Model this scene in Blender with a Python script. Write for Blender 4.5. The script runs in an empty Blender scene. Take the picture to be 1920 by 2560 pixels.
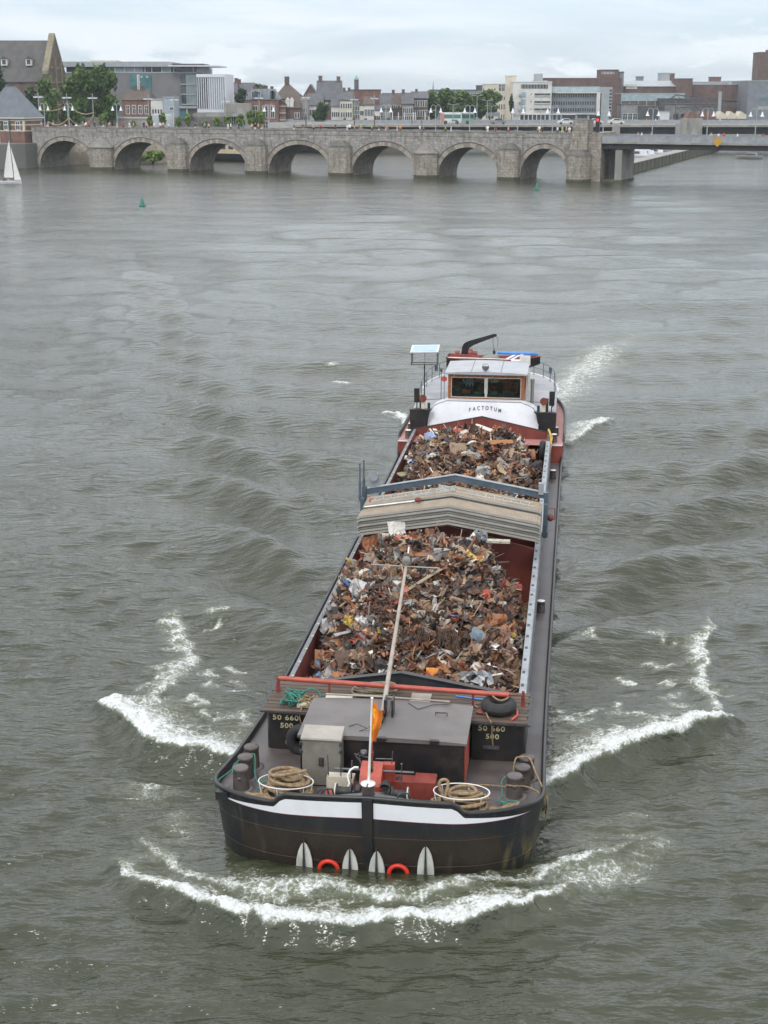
import bpy, math, random
import numpy as np
from mathutils import Vector, Matrix
rnd = random.Random(7); rng = np.random.default_rng(7)
SC = bpy.context.scene; COL = SC.collection
R = math.radians
pi = math.pi

# ------------------------------------------------------------------ camera
F, CX, CY, HC, HY = 3700., 960., 1280., 15., 230.
TH = math.atan((CY-HY)/F); CT, ST = math.cos(TH), math.sin(TH)
cam = bpy.data.cameras.new('camera'); camo = bpy.data.objects.new('camera', cam); COL.objects.link(camo)
camo.location = (0, 0, HC); camo.rotation_euler = (pi/2-TH, 0, 0)
cam.sensor_fit = 'VERTICAL'; cam.sensor_height = 36; cam.sensor_width = 27; cam.lens = F/2560*36
cam.clip_start = .5; cam.clip_end = 6000
SC.camera = camo

def at(x, y, Y):
    """world point seen at photo pixel (x, y) if it stands at distance Y along the river"""
    a = (x-CX)/F; b = -(y-CY)/F
    t = Y/(CT+b*ST)
    return (a*t, Y, HC+(-ST+b*CT)*t)

# ------------------------------------------------------------------ mesh building
class MB:
    def __init__(s): s.v = []; s.f = []; s.m = []; s.sm = []; s.cm = 0
    def add(s, vs, fs, smooth=False):
        o = len(s.v); s.v.extend([(float(p[0]), float(p[1]), float(p[2])) for p in vs])
        for f in fs: s.f.append([i+o for i in f]); s.m.append(s.cm); s.sm.append(smooth)
        return s
    def mat(s, i): s.cm = i; return s
    def hexa(s, p):
        return s.add(p, [(0,3,2,1),(4,5,6,7),(0,1,5,4),(1,2,6,5),(2,3,7,6),(3,0,4,7)])
    def box(s, x0, x1, y0, y1, z0, z1):
        return s.hexa([(x0,y0,z0),(x1,y0,z0),(x1,y1,z0),(x0,y1,z0),(x0,y0,z1),(x1,y0,z1),(x1,y1,z1),(x0,y1,z1)])
    def extr(s, poly, vec, smooth=False):
        n = len(poly); v = Vector(vec); a = [Vector(p) for p in poly]; b = [p+v for p in a]
        s.add(a+b, [list(range(n))[::-1], list(range(n, 2*n))])
        return s.add(a+b, [(i, (i+1) % n, n+(i+1) % n, n+i) for i in range(n)], smooth)
    def beam(s, a, b, w, h, up=(0,0,1)):
        a = Vector(a); b = Vector(b); d = (b-a).normalized(); x = d.cross(Vector(up)).normalized()*w/2; y = x.normalized().cross(d)*h/2
        return s.hexa([a-x-y, a+x-y, b+x-y, b-x-y, a-x+y, a+x+y, b+x+y, b-x+y])
    def tube(s, pts, r, n=8, closed=False, caps=True):
        P = [Vector(p) for p in pts]; N = len(P)
        rs = r if hasattr(r, '__len__') else [r]*N
        rings = []; up = None
        for i in range(N):
            if closed: d = P[(i+1) % N]-P[i-1]
            else: d = P[min(i+1, N-1)]-P[max(i-1, 0)]
            d = d.normalized() if d.length > 1e-9 else Vector((0,0,1))
            if up is None: up = Vector((0,0,1)) if abs(d.z) < .9 else Vector((1,0,0))
            x = d.cross(up).normalized(); up = x.cross(d).normalized()
            rings.append([P[i]+(x*math.cos(2*pi*k/n)+up*math.sin(2*pi*k/n))*rs[i] for k in range(n)])
        vs = [p for q in rings for p in q]; fs = []
        for i in range(N if closed else N-1):
            j = (i+1) % N
            for k in range(n): fs.append((i*n+k, i*n+(k+1) % n, j*n+(k+1) % n, j*n+k))
        s.add(vs, fs, True)
        if caps and not closed: s.add(rings[0], [list(range(n))[::-1]]); s.add(rings[-1], [list(range(n))])
        return s
    def cyl(s, a, b, r0, r1=None, n=14): return s.tube([a, b], [r0, r0 if r1 is None else r1], n)
    def lathe(s, prof, c=(0,0,0), n=18, axis='z', cap=True):
        vs = []
        for r, h in prof:
            for k in range(n):
                a = 2*pi*k/n; p = (r*math.cos(a), r*math.sin(a), h)
                if axis == 'y': p = (p[0], p[2], p[1])
                if axis == 'x': p = (p[2], p[0], p[1])
                vs.append((c[0]+p[0], c[1]+p[1], c[2]+p[2]))
        fs = [(i*n+k, i*n+(k+1) % n, (i+1)*n+(k+1) % n, (i+1)*n+k) for i in range(len(prof)-1) for k in range(n)]
        s.add(vs, fs, n > 8)
        if cap: s.add(vs[:n], [list(range(n))[::-1]]); s.add(vs[-n:], [list(range(n))])
        return s
    def torus(s, c, R0, r, n=28, m=8, axis='z', a0=0, a1=2*pi):
        full = abs(a1-a0-2*pi) < 1e-6
        pts = []
        for i in range(n if full else n+1):
            a = a0+(a1-a0)*i/n; p = (R0*math.cos(a), R0*math.sin(a), 0)
            if axis == 'y': p = (p[0], 0, p[1])
            if axis == 'x': p = (0, p[0], p[1])
            pts.append((c[0]+p[0], c[1]+p[1], c[2]+p[2]))
        return s.tube(pts, r, m, closed=full)
    def ball(s, c, r, n=12, m=8):
        rr = r if hasattr(r, '__len__') else (r, r, r)
        prof = [(math.sin(pi*i/m), -math.cos(pi*i/m)) for i in range(m+1)]
        vs = [(c[0]+p*math.cos(2*pi*k/n)*rr[0], c[1]+p*math.sin(2*pi*k/n)*rr[1], c[2]+h*rr[2]) for p, h in prof for k in range(n)]
        return s.add(vs, [(i*n+k, i*n+(k+1) % n, (i+1)*n+(k+1) % n, (i+1)*n+k) for i in range(m) for k in range(n)], True)
    def grid(s, P, smooth=True, closed=False):
        n, m = len(P), len(P[0]); vs = [p for row in P for p in row]
        fs = [(i*m+j, i*m+(j+1) % m, (i+1)*m+(j+1) % m, (i+1)*m+j) for i in range(n-1) for j in range(m if closed else m-1)]
        return s.add(vs, fs, smooth)
    def mesh(s, name, mats, base=None):
        me = bpy.data.meshes.new(name)
        v = np.array(s.v, dtype=np.float64)
        if base is not None: v = v-np.array(base)
        me.from_pydata(v.tolist(), [], s.f)
        me.polygons.foreach_set('material_index', s.m); me.polygons.foreach_set('use_smooth', s.sm)
        for m in (mats if isinstance(mats, (list, tuple)) else [mats]): me.materials.append(m)
        me.update(); return me
    def build(s, name, mats, parent=None, base=None, frame=None, recalc=False):
        """child: verts are in the parent's frame. top-level: verts in frame, origin moved to base"""
        me = s.mesh(name, mats, base)
        o = bpy.data.objects.new(name, me); COL.objects.link(o)
        if parent: o.parent = parent
        else:
            M = frame if frame is not None else Matrix.Identity(4)
            b = Vector(base) if base is not None else Vector((0,0,0))
            o.location = M @ b; o.rotation_euler = M.to_euler()
        if recalc: fix_normals(me)
        return o

def fix_normals(me):
    import bmesh
    b = bmesh.new(); b.from_mesh(me); bmesh.ops.recalc_face_normals(b, faces=b.faces); b.to_mesh(me); b.free()

def tag(o, label=None, cat=None, group=None, kind=None):
    if label: o['label'] = label
    if cat: o['category'] = cat
    if group: o['group'] = group
    if kind: o['kind'] = kind
    return o
def empty(name, base=(0,0,0), frame=None, rz=None):
    o = bpy.data.objects.new(name, None); COL.objects.link(o); o.empty_display_size = .3
    M = frame if frame is not None else Matrix.Identity(4)
    o.location = M @ Vector(base); o.rotation_euler = M.to_euler() if rz is None else (0,0,rz)
    return o
def copy_tree(o, parent=None):
    c = o.copy(); COL.objects.link(c); c.parent = parent
    for ch in list(o.children): copy_tree(ch, c)
    return c
def sub(o, data_obj, **kw):
    c = data_obj.copy(); COL.objects.link(c); c.parent = o
    return c

# ------------------------------------------------------------------ materials
MATS = {}
def nodes_of(m):
    m.use_nodes = True; return m.node_tree.nodes, m.node_tree.links
def mat(name, c, c2=None, sc=4., r=.6, metal=0., bump=0., bsc=30., spec=.5, stretch=(1,1,1), lo=.38, hi=.62, grime=None, gsc=1.5, gamt=.6, rvar=0.):
    m = bpy.data.materials.new(name); n, l = nodes_of(m); b = n['Principled BSDF']
    b.inputs['Roughness'].default_value = r; b.inputs['Metallic'].default_value = metal
    b.inputs['Specular IOR Level'].default_value = spec
    c = tuple(c)+(1,)
    tc = n.new('ShaderNodeTexCoord'); mp = n.new('ShaderNodeMapping'); mp.inputs['Scale'].default_value = stretch
    l.new(tc.outputs['Object'], mp.inputs['Vector'])
    oi = n.new('ShaderNodeObjectInfo'); ml = n.new('ShaderNodeMath'); ml.operation = 'MULTIPLY'; ml.inputs[1].default_value = 37
    l.new(oi.outputs['Random'], ml.inputs[0]); l.new(ml.outputs[0], mp.inputs['Location'])
    def noise(scale, detail=5, rough=.6):
        t = n.new('ShaderNodeTexNoise'); t.inputs['Scale'].default_value = scale; t.inputs['Detail'].default_value = detail; t.inputs['Roughness'].default_value = rough
        l.new(mp.outputs['Vector'], t.inputs['Vector']); return t
    def ramp(src, a, b_):
        q = n.new('ShaderNodeMapRange'); q.inputs['From Min'].default_value = a; q.inputs['From Max'].default_value = b_
        q.interpolation_type = 'SMOOTHSTEP'; l.new(src, q.inputs['Value']); return q.outputs['Result']
    def mix(f, A, B):
        q = n.new('ShaderNodeMix'); q.data_type = 'RGBA'
        if hasattr(f, 'links'): l.new(f, q.inputs['Factor'])
        else: q.inputs['Factor'].default_value = f
        for S, k in ((A, 6), (B, 7)):
            if hasattr(S, 'links'): l.new(S, q.inputs[k])
            else: q.inputs[k].default_value = S
        return q.outputs[2]
    col = c
    if c2 is None: c2 = tuple(x*.82 for x in c[:3])
    nz = noise(sc)
    col = mix(ramp(nz.outputs['Fac'], lo, hi), c, tuple(c2)+(1,))
    if grime:
        g = noise(gsc, 8, .7); fac = ramp(g.outputs['Fac'], .52, .7)
        q = n.new('ShaderNodeMath'); q.operation = 'MULTIPLY'; q.inputs[1].default_value = gamt; l.new(fac, q.inputs[0])
        col = mix(q.outputs[0], col, tuple(grime)+(1,))
    l.new(col, b.inputs['Base Color'])
    if rvar:
        q = n.new('ShaderNodeMapRange'); q.inputs['To Min'].default_value = max(0, r-rvar); q.inputs['To Max'].default_value = min(1, r+rvar)
        l.new(nz.outputs['Fac'], q.inputs['Value']); l.new(q.outputs['Result'], b.inputs['Roughness'])
    if bump:
        t = noise(bsc, 6); bp = n.new('ShaderNodeBump'); bp.inputs['Strength'].default_value = bump; bp.inputs['Distance'].default_value = .02
        l.new(t.outputs['Fac'], bp.inputs['Height']); l.new(bp.outputs['Normal'], b.inputs['Normal'])
    MATS[name] = m; return m

def brickmat(name, c1, c2, mortar, bw, bh, ms=.02, axes='xz', stain=None, r=.85, scn=.25, stain_amt=.7):
    """coursed blocks on vertical faces: u runs along axes[0], v along z"""
    m = bpy.data.materials.new(name); n, l = nodes_of(m); b = n['Principled BSDF']; b.inputs['Roughness'].default_value = r
    tc = n.new('ShaderNodeTexCoord'); sp = n.new('ShaderNodeSeparateXYZ'); cb = n.new('ShaderNodeCombineXYZ')
    l.new(tc.outputs['Object'], sp.inputs[0])
    ad = n.new('ShaderNodeMath'); ad.operation = 'ADD'
    l.new(sp.outputs[0], ad.inputs[0]); l.new(sp.outputs[1], ad.inputs[1])
    l.new(ad.outputs[0] if axes == 'xy' else sp.outputs[0], cb.inputs[0]); l.new(sp.outputs[2], cb.inputs[1])
    br = n.new('ShaderNodeTexBrick'); l.new(cb.outputs[0], br.inputs['Vector'])
    br.inputs['Scale'].default_value = 1; br.inputs['Brick Width'].default_value = bw; br.inputs['Row Height'].default_value = bh
    br.inputs['Mortar Size'].default_value = ms; br.inputs['Bias'].default_value = 0
    br.inputs['Color1'].default_value = tuple(c1)+(1,); br.inputs['Color2'].default_value = tuple(c2)+(1,); br.inputs['Mortar'].default_value = tuple(mortar)+(1,)
    def noise(scale, det=6, st=None):
        t = n.new('ShaderNodeTexNoise'); t.inputs['Scale'].default_value = scale; t.inputs['Detail'].default_value = det; t.inputs['Roughness'].default_value = .65
        if st:
            mp = n.new('ShaderNodeMapping'); mp.inputs['Scale'].default_value = st; l.new(tc.outputs['Object'], mp.inputs[0]); l.new(mp.outputs[0], t.inputs['Vector'])
        else: l.new(tc.outputs['Object'], t.inputs['Vector'])
        return t
    mx = n.new('ShaderNodeMix'); mx.data_type = 'RGBA'; mx.blend_type = 'MULTIPLY'; mx.inputs['Factor'].default_value = 1
    nz = noise(scn*6); rp = n.new('ShaderNodeMapRange'); rp.inputs['From Min'].default_value = .3; rp.inputs['From Max'].default_value = .7; rp.inputs['To Min'].default_value = .6; rp.inputs['To Max'].default_value = 1.25
    l.new(nz.outputs['Fac'], rp.inputs['Value']); l.new(br.outputs['Color'], mx.inputs[6]); l.new(rp.outputs['Result'], mx.inputs[7])
    out = mx.outputs[2]
    if stain:
        ns = noise(scn*2, 8, (2.2, 2.2, .55)); rq = n.new('ShaderNodeMapRange'); rq.inputs['From Min'].default_value = .48; rq.inputs['From Max'].default_value = .68; rq.inputs['To Max'].default_value = stain_amt
        l.new(ns.outputs['Fac'], rq.inputs['Value'])
        m2 = n.new('ShaderNodeMix'); m2.data_type = 'RGBA'; l.new(rq.outputs['Result'], m2.inputs['Factor']); l.new(out, m2.inputs[6]); m2.inputs[7].default_value = tuple(stain)+(1,)
        out = m2.outputs[2]
    l.new(out, b.inputs['Base Color'])
    bp = n.new('ShaderNodeBump'); bp.inputs['Strength'].default_value = .5; bp.inputs['Distance'].default_value = .05
    l.new(br.outputs['Fac'], bp.inputs['Height']); bp.invert = True; l.new(bp.outputs['Normal'], b.inputs['Normal'])
    MATS[name] = m; return m
M = MATS

# ------------------------------------------------------------------ world and sun
SUN_EL, SUN_AZ = R(52), R(205)      # azimuth measured clockwise from +Y
w = bpy.data.worlds.new('World'); SC.world = w; w.use_nodes = True
n = w.node_tree.nodes; l = w.node_tree.links
bg = n['Background']
sky = n.new('ShaderNodeTexSky'); sky.sky_type = 'NISHITA'; sky.sun_disc = False; sky.sun_elevation = SUN_EL; sky.sun_rotation = SUN_AZ; sky.air_density = 1.; sky.dust_density = 2.; sky.ozone_density = 1.5
tc = n.new('ShaderNodeTexCoord')
def wmath(op, a, b):
    q = n.new('ShaderNodeMath'); q.operation = op
    for i, s in enumerate((a, b)):
        if hasattr(s, 'links'): l.new(s, q.inputs[i])
        else: q.inputs[i].default_value = s
    return q.outputs[0]
# cloud sheet: the view direction met with a flat layer overhead
sp = n.new('ShaderNodeSeparateXYZ'); l.new(tc.outputs['Generated'], sp.inputs[0])
zz = wmath('ADD', wmath('MAXIMUM', sp.outputs[2], 0.), .10)
cb = n.new('ShaderNodeCombineXYZ'); l.new(wmath('DIVIDE', sp.outputs[0], zz), cb.inputs[0]); l.new(wmath('DIVIDE', sp.outputs[1], zz), cb.inputs[1])
nz = n.new('ShaderNodeTexNoise'); nz.inputs['Scale'].default_value = .55; nz.inputs['Detail'].default_value = 9; nz.inputs['Roughness'].default_value = .58; nz.inputs['Distortion'].default_value = .35
l.new(cb.outputs[0], nz.inputs['Vector'])
mr = n.new('ShaderNodeMapRange'); mr.inputs['From Min'].default_value = .36; mr.inputs['From Max'].default_value = .66; mr.inputs['To Min'].default_value = .62; mr.inputs['To Max'].default_value = .97; mr.interpolation_type = 'SMOOTHSTEP'
l.new(nz.outputs['Fac'], mr.inputs['Value'])
# cumulus banks low over the horizon
mp = n.new('ShaderNodeMapping'); mp.inputs['Scale'].default_value = (7, 7, 22); l.new(tc.outputs['Generated'], mp.inputs[0])
nz2 = n.new('ShaderNodeTexNoise'); nz2.inputs['Scale'].default_value = 1.; nz2.inputs['Detail'].default_value = 8; nz2.inputs['Roughness'].default_value = .6; l.new(mp.outputs[0], nz2.inputs['Vector'])
mr2 = n.new('ShaderNodeMapRange'); mr2.inputs['From Min'].default_value = .47; mr2.inputs['From Max'].default_value = .62; mr2.interpolation_type = 'SMOOTHSTEP'; l.new(nz2.outputs['Fac'], mr2.inputs['Value'])
lowz = n.new('ShaderNodeMapRange'); lowz.inputs['From Min'].default_value = .03; lowz.inputs['From Max'].default_value = .10; lowz.inputs['To Min'].default_value = 1; lowz.inputs['To Max'].default_value = 0; lowz.interpolation_type = 'SMOOTHSTEP'
l.new(sp.outputs[2], lowz.inputs['Value'])
cf = wmath('MAXIMUM', mr.outputs['Result'], wmath('MULTIPLY', wmath('MULTIPLY', mr2.outputs['Result'], lowz.outputs['Result']), .97))
SKYK = .11
sk = n.new('ShaderNodeMix'); sk.data_type = 'RGBA'; l.new(cf, sk.inputs['Factor'])
gain = n.new('ShaderNodeMix'); gain.data_type = 'RGBA'; gain.blend_type = 'MULTIPLY'; gain.inputs['Factor'].default_value = 1; l.new(sky.outputs[0], gain.inputs[6]); gain.inputs[7].default_value = (.62, .98, 1.4, 1)
l.new(gain.outputs[2], sk.inputs[6])
# an overcast layer is brighter overhead than at the horizon
ccol = n.new('ShaderNodeMix'); ccol.data_type = 'RGBA'; zr_ = n.new('ShaderNodeMapRange'); zr_.interpolation_type = 'SMOOTHSTEP'; zr_.inputs['From Min'].default_value = .045; zr_.inputs['From Max'].default_value = .30; l.new(sp.outputs[2], zr_.inputs['Value'])
l.new(zr_.outputs['Result'], ccol.inputs['Factor']); ccol.inputs[6].default_value = (6.15, 6.6, 6.95, 1); ccol.inputs[7].default_value = (12., 12.1, 12.1, 1)
l.new(ccol.outputs[2], sk.inputs[7])
l.new(sk.outputs[2], bg.inputs['Color']); bg.inputs['Strength'].default_value = SKYK

sun = bpy.data.lights.new('sun', 'SUN'); sun.energy = .9; sun.angle = R(14); sun.color = (1, .965, .9)
suno = bpy.data.objects.new('sun', sun); COL.objects.link(suno)
sd = Vector((math.sin(SUN_AZ)*math.cos(SUN_EL), math.cos(SUN_AZ)*math.cos(SUN_EL), math.sin(SUN_EL)))
suno.rotation_euler = sd.to_track_quat('Z', 'Y').to_euler(); suno.location = (0, -40, 80)
SC.view_settings.view_transform = 'Standard'; SC.view_settings.look = 'None'; SC.view_settings.gamma = 1; SC.view_settings.exposure = 0.5
SC.render.engine = 'CYCLES'; SC.cycles.use_denoising = True; SC.cycles.max_bounces = 6; SC.cycles.transparent_max_bounces = 8; SC.cycles.caustics_reflective = False; SC.cycles.caustics_refractive = False
# ------------------------------------------------------------------ the ship's frame: x to the right of the photo, y from stem to stern
SHIP = Matrix.Translation((-.299, 26.312, 0)) @ Matrix.Rotation(R(-7.4), 4, 'Z')
SA = R(7.4)
def hull_hw(z): return 3.25+.12*min(z, 1.8) if z > 0 else 3.25
def hull_plan(z, n=40):
    """closed outline of the hull at height z, from the stem round the photo-right side and back"""
    hw = hull_hw(z); u0 = -.11*z; Lb = 2.0; e = 3.2
    pts = []
    for i in range(n+1):
        sv = .88*i/26 if i <= 26 else math.sin(math.asin(.88**(e/2))+(pi/2-math.asin(.88**(e/2)))*(i-26)/(n-26))**(2/e)
        pts.append((hw*sv, u0+Lb*(1-max(0, 1-sv**e)**(1/e))))
    for u in np.linspace(u0+Lb, 37, 30)[1:]: pts.append((hw, float(u)))
    for i in range(1, n+1):
        a = (pi/2)*i/n; pts.append((hw*math.cos(a)**(2/2.4), 37+7.6*math.sin(a)**(2/2.4)))
    return pts+[(-x, y) for x, y in pts[-2:0:-1]]
NP = len(hull_plan(0))

# ------------------------------------------------------------------ river
def vnoise(x, y, seed=0):
    xi = np.floor(x).astype(np.int64); yi = np.floor(y).astype(np.int64); fx = x-xi; fy = y-yi
    fx = fx*fx*(3-2*fx); fy = fy*fy*(3-2*fy)
    def h(a, b):
        q = (a*374761393+b*668265263+seed*974634721) & 0x7fffffff
        q = ((q ^ (q >> 13))*1274126177) & 0x7fffffff
        return ((q ^ (q >> 16)) & 0xffff)/65535.
    return (h(xi, yi)*(1-fx)+h(xi+1, yi)*fx)*(1-fy)+(h(xi, yi+1)*(1-fx)+h(xi+1, yi+1)*fx)*fy
def fbm(x, y, oct=4, seed=0, g=.55):
    s = 0; a = 1; t = 0
    for i in range(oct): s = s+a*vnoise(x*2**i+17*i, y*2**i-9*i, seed+i); t += a; a *= g
    return s/t
def polydist(px, py, pts):
    """unsigned distance, side (+1 on the left of travel) and position along a polyline"""
    best = np.full(px.shape, 1e9); side = np.zeros(px.shape); along = np.zeros(px.shape); acc = 0; T = sum(math.dist(a, b) for a, b in zip(pts, pts[1:]))
    for (ax, ay), (bx, by) in zip(pts, pts[1:]):
        dx, dy = bx-ax, by-ay; L = math.hypot(dx, dy)
        t = np.clip(((px-ax)*dx+(py-ay)*dy)/(L*L), 0, 1); qx = px-ax-t*dx; qy = py-ay-t*dy
        d = np.hypot(qx, qy); k = d < best
        best[k] = d[k]; side[k] = np.sign(dx*(py-ay)-dy*(px-ax))[k]; along[k] = ((acc+t*L)/T)[k]; acc += L
    return best, side, along

rows = list(np.arange(-60, 16, 4.))+list(np.arange(16, 20, .3)); Y = 20.
while Y < 1500:
    rows.append(Y); Y += max(.045, Y*Y/(15*1480)*1.15)
rows += [1700, 2300, 3500]
rows = np.array(rows)
sc = np.linspace(-1, 1, 660); out = 1+np.cumsum(np.geomspace(.004, .9, 36))
S = np.concatenate([-out[::-1], sc, out])
GY, GS = np.meshgrid(rows, S, indexing='ij')
GX = GS*(np.maximum(GY, 16)*.275+4.5)
NR, NC = GX.shape
x = GX.ravel(); y = GY.ravel()
h = np.zeros_like(x); foam = np.zeros_like(x)
# wind waves
wr = np.random.default_rng(3)
dist = np.maximum(np.hypot(x, y), 1)
for i in range(64):
    lam = .34*(4.6 ** wr.random()); th_ = wr.normal(pi/2+.12, .5); ph = wr.random()*2*pi
    k = 2*pi/lam; amp = .0062*lam**.75
    fade = np.clip((lam*62-dist)/(lam*34), 0, 1)
    j = fade > 0
    q = k*(x[j]*math.cos(th_)+y[j]*math.sin(th_))+ph+1.2*vnoise(x[j]*.18, y[j]*.18, i)
    h[j] += amp*fade[j]*(np.cos(q)+.3*np.cos(2*q)+.1*np.cos(3*q))
h *= .75+.6*vnoise(x*.035, y*.02, 99)
# longer wind waves that still read far out
far = (y > 70) & (y < 330)
xf, yf, df = x[far], y[far], dist[far]; hfar = np.zeros(far.sum())
for i in range(26):
    lam = 3.5*(3.4 ** wr.random()); th_ = wr.normal(pi/2+.1, .42); k = 2*pi/lam
    fade = np.clip((lam*26-df)/(lam*9), 0, 1)*np.clip((df-60)/60, 0, 1)
    hfar += .0052*lam**.8*fade*np.cos(k*(xf*math.cos(th_)+yf*math.sin(th_))+wr.random()*6.28+1.5*vnoise(xf*.12, yf*.06, 200+i))
h[far] += hfar*(.5+1.1*vnoise(xf*.03, yf*.012, 77))
# ship wave pattern behind the bow
ca, sa = math.cos(SA), math.sin(SA)
dx0, dy0 = x+.299, y-26.312
v = dx0*ca-dy0*sa; u = dx0*sa+dy0*ca
near = (y < 230) & (u > -3) & (y > 15)
V2 = 3.35**2; k0 = 9.81/V2
kw = np.zeros(near.sum()); un = u[near]+1.; vn = v[near]
for t in np.linspace(-1.25, 1.25, 90):
    kk = k0/math.cos(t)**2
    if 2*pi/kk < .7: continue
    kw += np.clip(((2*pi/kk)*62-dist[near])/((2*pi/kk)*34), 0, 1)*math.cos(t)**.4*np.cos(kk*(un*math.cos(t)+vn*math.sin(t)))
edge = np.abs(vn)-.36*np.maximum(un, 0)-4.5
env = np.clip((165-dist[near])/70, 0, 1)*np.clip(1-edge/3.5, 0, 1)*np.clip(un/6, 0, 1)/np.sqrt(1+un*.02)
inside = np.clip((np.abs(vn)-3.3)/3., .0, 1)
h[near] += .019*kw*env*(.35+.65*inside)
# long low swell lines to the left of the ship
for (sx, sy, lam, amp, th_) in ((-18, 50, 5.2, .085, R(34)), (-32, 84, 5.6, .075, R(30)), (24, 66, 5.0, .05, R(148)), (26, 44, 4.6, .045, R(140))):
    q = 2*pi/lam*(x*math.sin(th_)*1.+y*math.cos(th_))+1.3*vnoise(x*.08, y*.08, 5)
    h += amp*np.exp(-((x-sx)/17)**2-((y-sy)/28)**2)*np.clip((150-dist)/50, 0, 1)*np.sin(q)

nf = np.where((y < 120) & (y > 17) & (np.abs(v) < 26))[0]
uf, vf = u[nf], v[nf]
wob = (fbm(uf*1.0, vf*1.0, 2, 21)-.5)
wob2 = (fbm(uf*3.2, vf*3.2, 2, 31)-.5)
hf = np.zeros(len(nf)); ff = np.zeros(len(nf)); lump = .6*fbm(uf*4.5, vf*4.5, 3, 41)+.4*fbm(uf*11, vf*11, 2, 47)
def taper(al, a=.12, b=.12): return np.clip(al/a, 0, 1)**.7*np.clip((1-al)/b, 0, 1)**.7
def crest(pts, front, back, dens, hgt, sgn, hw=.35, a=.12, b=.12, wb=1.2):
    global hf, ff
    d, s, al = polydist(vf, uf, pts)
    sd = d*s*sgn+wb*wob*.55+.16*wob2           # positive in front of the crest
    tp = taper(al, a, b)
    fr = np.where(sd > 0, np.exp(-(sd/front)**2), np.exp(-(np.abs(sd)/(back*(.55+.75*tp)))**1.3))
    ff = np.maximum(ff, dens*fr*tp)
    hf += hgt*tp*np.where(sd > 0, np.exp(-(sd/(hw*.6))**2), np.exp(-(sd/(hw*1.6))**2))
C_ = lambda L: [(b, a) for a, b in L]           # lists are (u, v); work in (v, u)
crest(C_([(.3,-5.7),(-.7,-4.7),(-1.4,-3.9),(-2.0,-2.8),(-2.2,-1.6),(-2.15,-.4),(-2.0,.4),(-1.9,1.2),(-1.6,2.1),(-1.1,2.9),(-.4,3.8),(.9,4.8)]), .09, .66, 1.08, .38, -1, .42, .25, .25)
crest(C_([(1.4,-5.1),(.3,-4.4),(-.5,-3.5),(-.9,-2.7),(-1.1,-1.9),(-.9,-.8),(-1.,.3),(-.7,1.6),(-.2,2.4),(.2,3.3),(1.,4.2),(2.3,5.4)]), .12, .40, .72, .10, -1, .25, .1, .1)
crest(C_([(-.7,-2.4),(-.72,-.9),(-.7,.6),(-.35,1.9)]), .1, .25, .45, .04, -1)
crest(C_([(7.6,-8.1),(6.4,-7.1),(5.5,-6.2),(5.1,-5.4),(4.6,-4.3),(4.2,-3.3)]), .12, 1.25, .98, .44, -1, .5, .12, .03, 1.)
crest(C_([(3.7,3.1),(4.6,4.),(5.6,4.7),(6.4,5.4),(7.1,6.2),(7.8,7.1),(8.5,8.2)]), .12, 1.1, .96, .42, -1, .45, .03, .12, 1.)
crest(C_([(15.,-7.9),(13.5,-7.5),(12.1,-7.),(11.4,-6.6),(10.,-6.7),(9.,-6.8),(8.,-6.6),(7.,-6.)]),   .34, .36, .66, .05, 1, .4, .15, .1)
crest(C_([(17.,8.),(14.4,7.7),(12.5,7.4),(10.9,7.4),(9.9,7.5),(8.6,7.6)]), .22, .36, .72, .08, 1, .4, .35, .05)
crest(C_([(44.5,-5.6),(42.9,-4.7),(40.5,-3.6)]), .3, .8, .9, .14, -1, .5)
crest(C_([(38.,3.3),(40.5,4.3),(42.4,5.2),(43.6,6.)]), .25, 1.5, .78, .22, -1, .6, .05, .2)
crest(C_([(44.,1.5),(49.,3.),(53.,3.7),(57.,4.4),(62.,5.4),(68.,7.),(76,9)]), 1.7, 1.7, .60, .08, 1, 1., .05, .5, 2.)
for (pu, pv, w_) in ((55.7,-9.9,.35),(50.3,-8.5,.5)): ff = np.maximum(ff, .75*np.exp(-((uf-pu)/w_)**2-((vf-pv)/(w_*1.6))**2)); hf += .12*np.exp(-((uf-pu-.4)/1.)**2-((vf-pv-.5)/1.8)**2)
PATCH = [(12.8,-7.2),(11.9,-7.0),(10.7,-6.9),(9.3,-6.8),(8.6,-6.9),(9.0,-5.5),(11.0,-5.2),(9.7,-4.9),(8.7,-4.6),(7.9,-5.4),(7.6,-4.9),(10.2,-5.9),(14.0,-7.9),(13.4,-6.4),(14.3,-6.5),(8.1,-5.7),(7.1,-5.3),(7.0,-4.6),(7.0,-4.1),(10.1,-7.1),(9.5,-7.4),(12.4,6.4),(11.4,6.5),(11.4,5.4),(10.2,6.4),(9.3,6.5),(9.2,5.1),(8.4,5.1),(8.3,5.6),(13.5,4.3),(10.4,5.3),(14.0,6.5),(10.6,7.7),(8.5,4.3),(8.0,4.0),(8.0,5.9),(8.8,3.7)]
for i, (pu, pv) in enumerate(PATCH):
    a = .22+.2*((i*37) % 10)/10; ang = (i*1.7) % 3.1
    du, dv = uf-pu+wob*.8, vf-pv+wob2*.8
    p1 = du*math.cos(ang)+dv*math.sin(ang); p2 = -du*math.sin(ang)+dv*math.cos(ang)
    ff = np.maximum(ff, (.52+.3*((i*53) % 10)/10)*np.exp(-(p1/(a*1.7))**2-(p2/a)**2))
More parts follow.
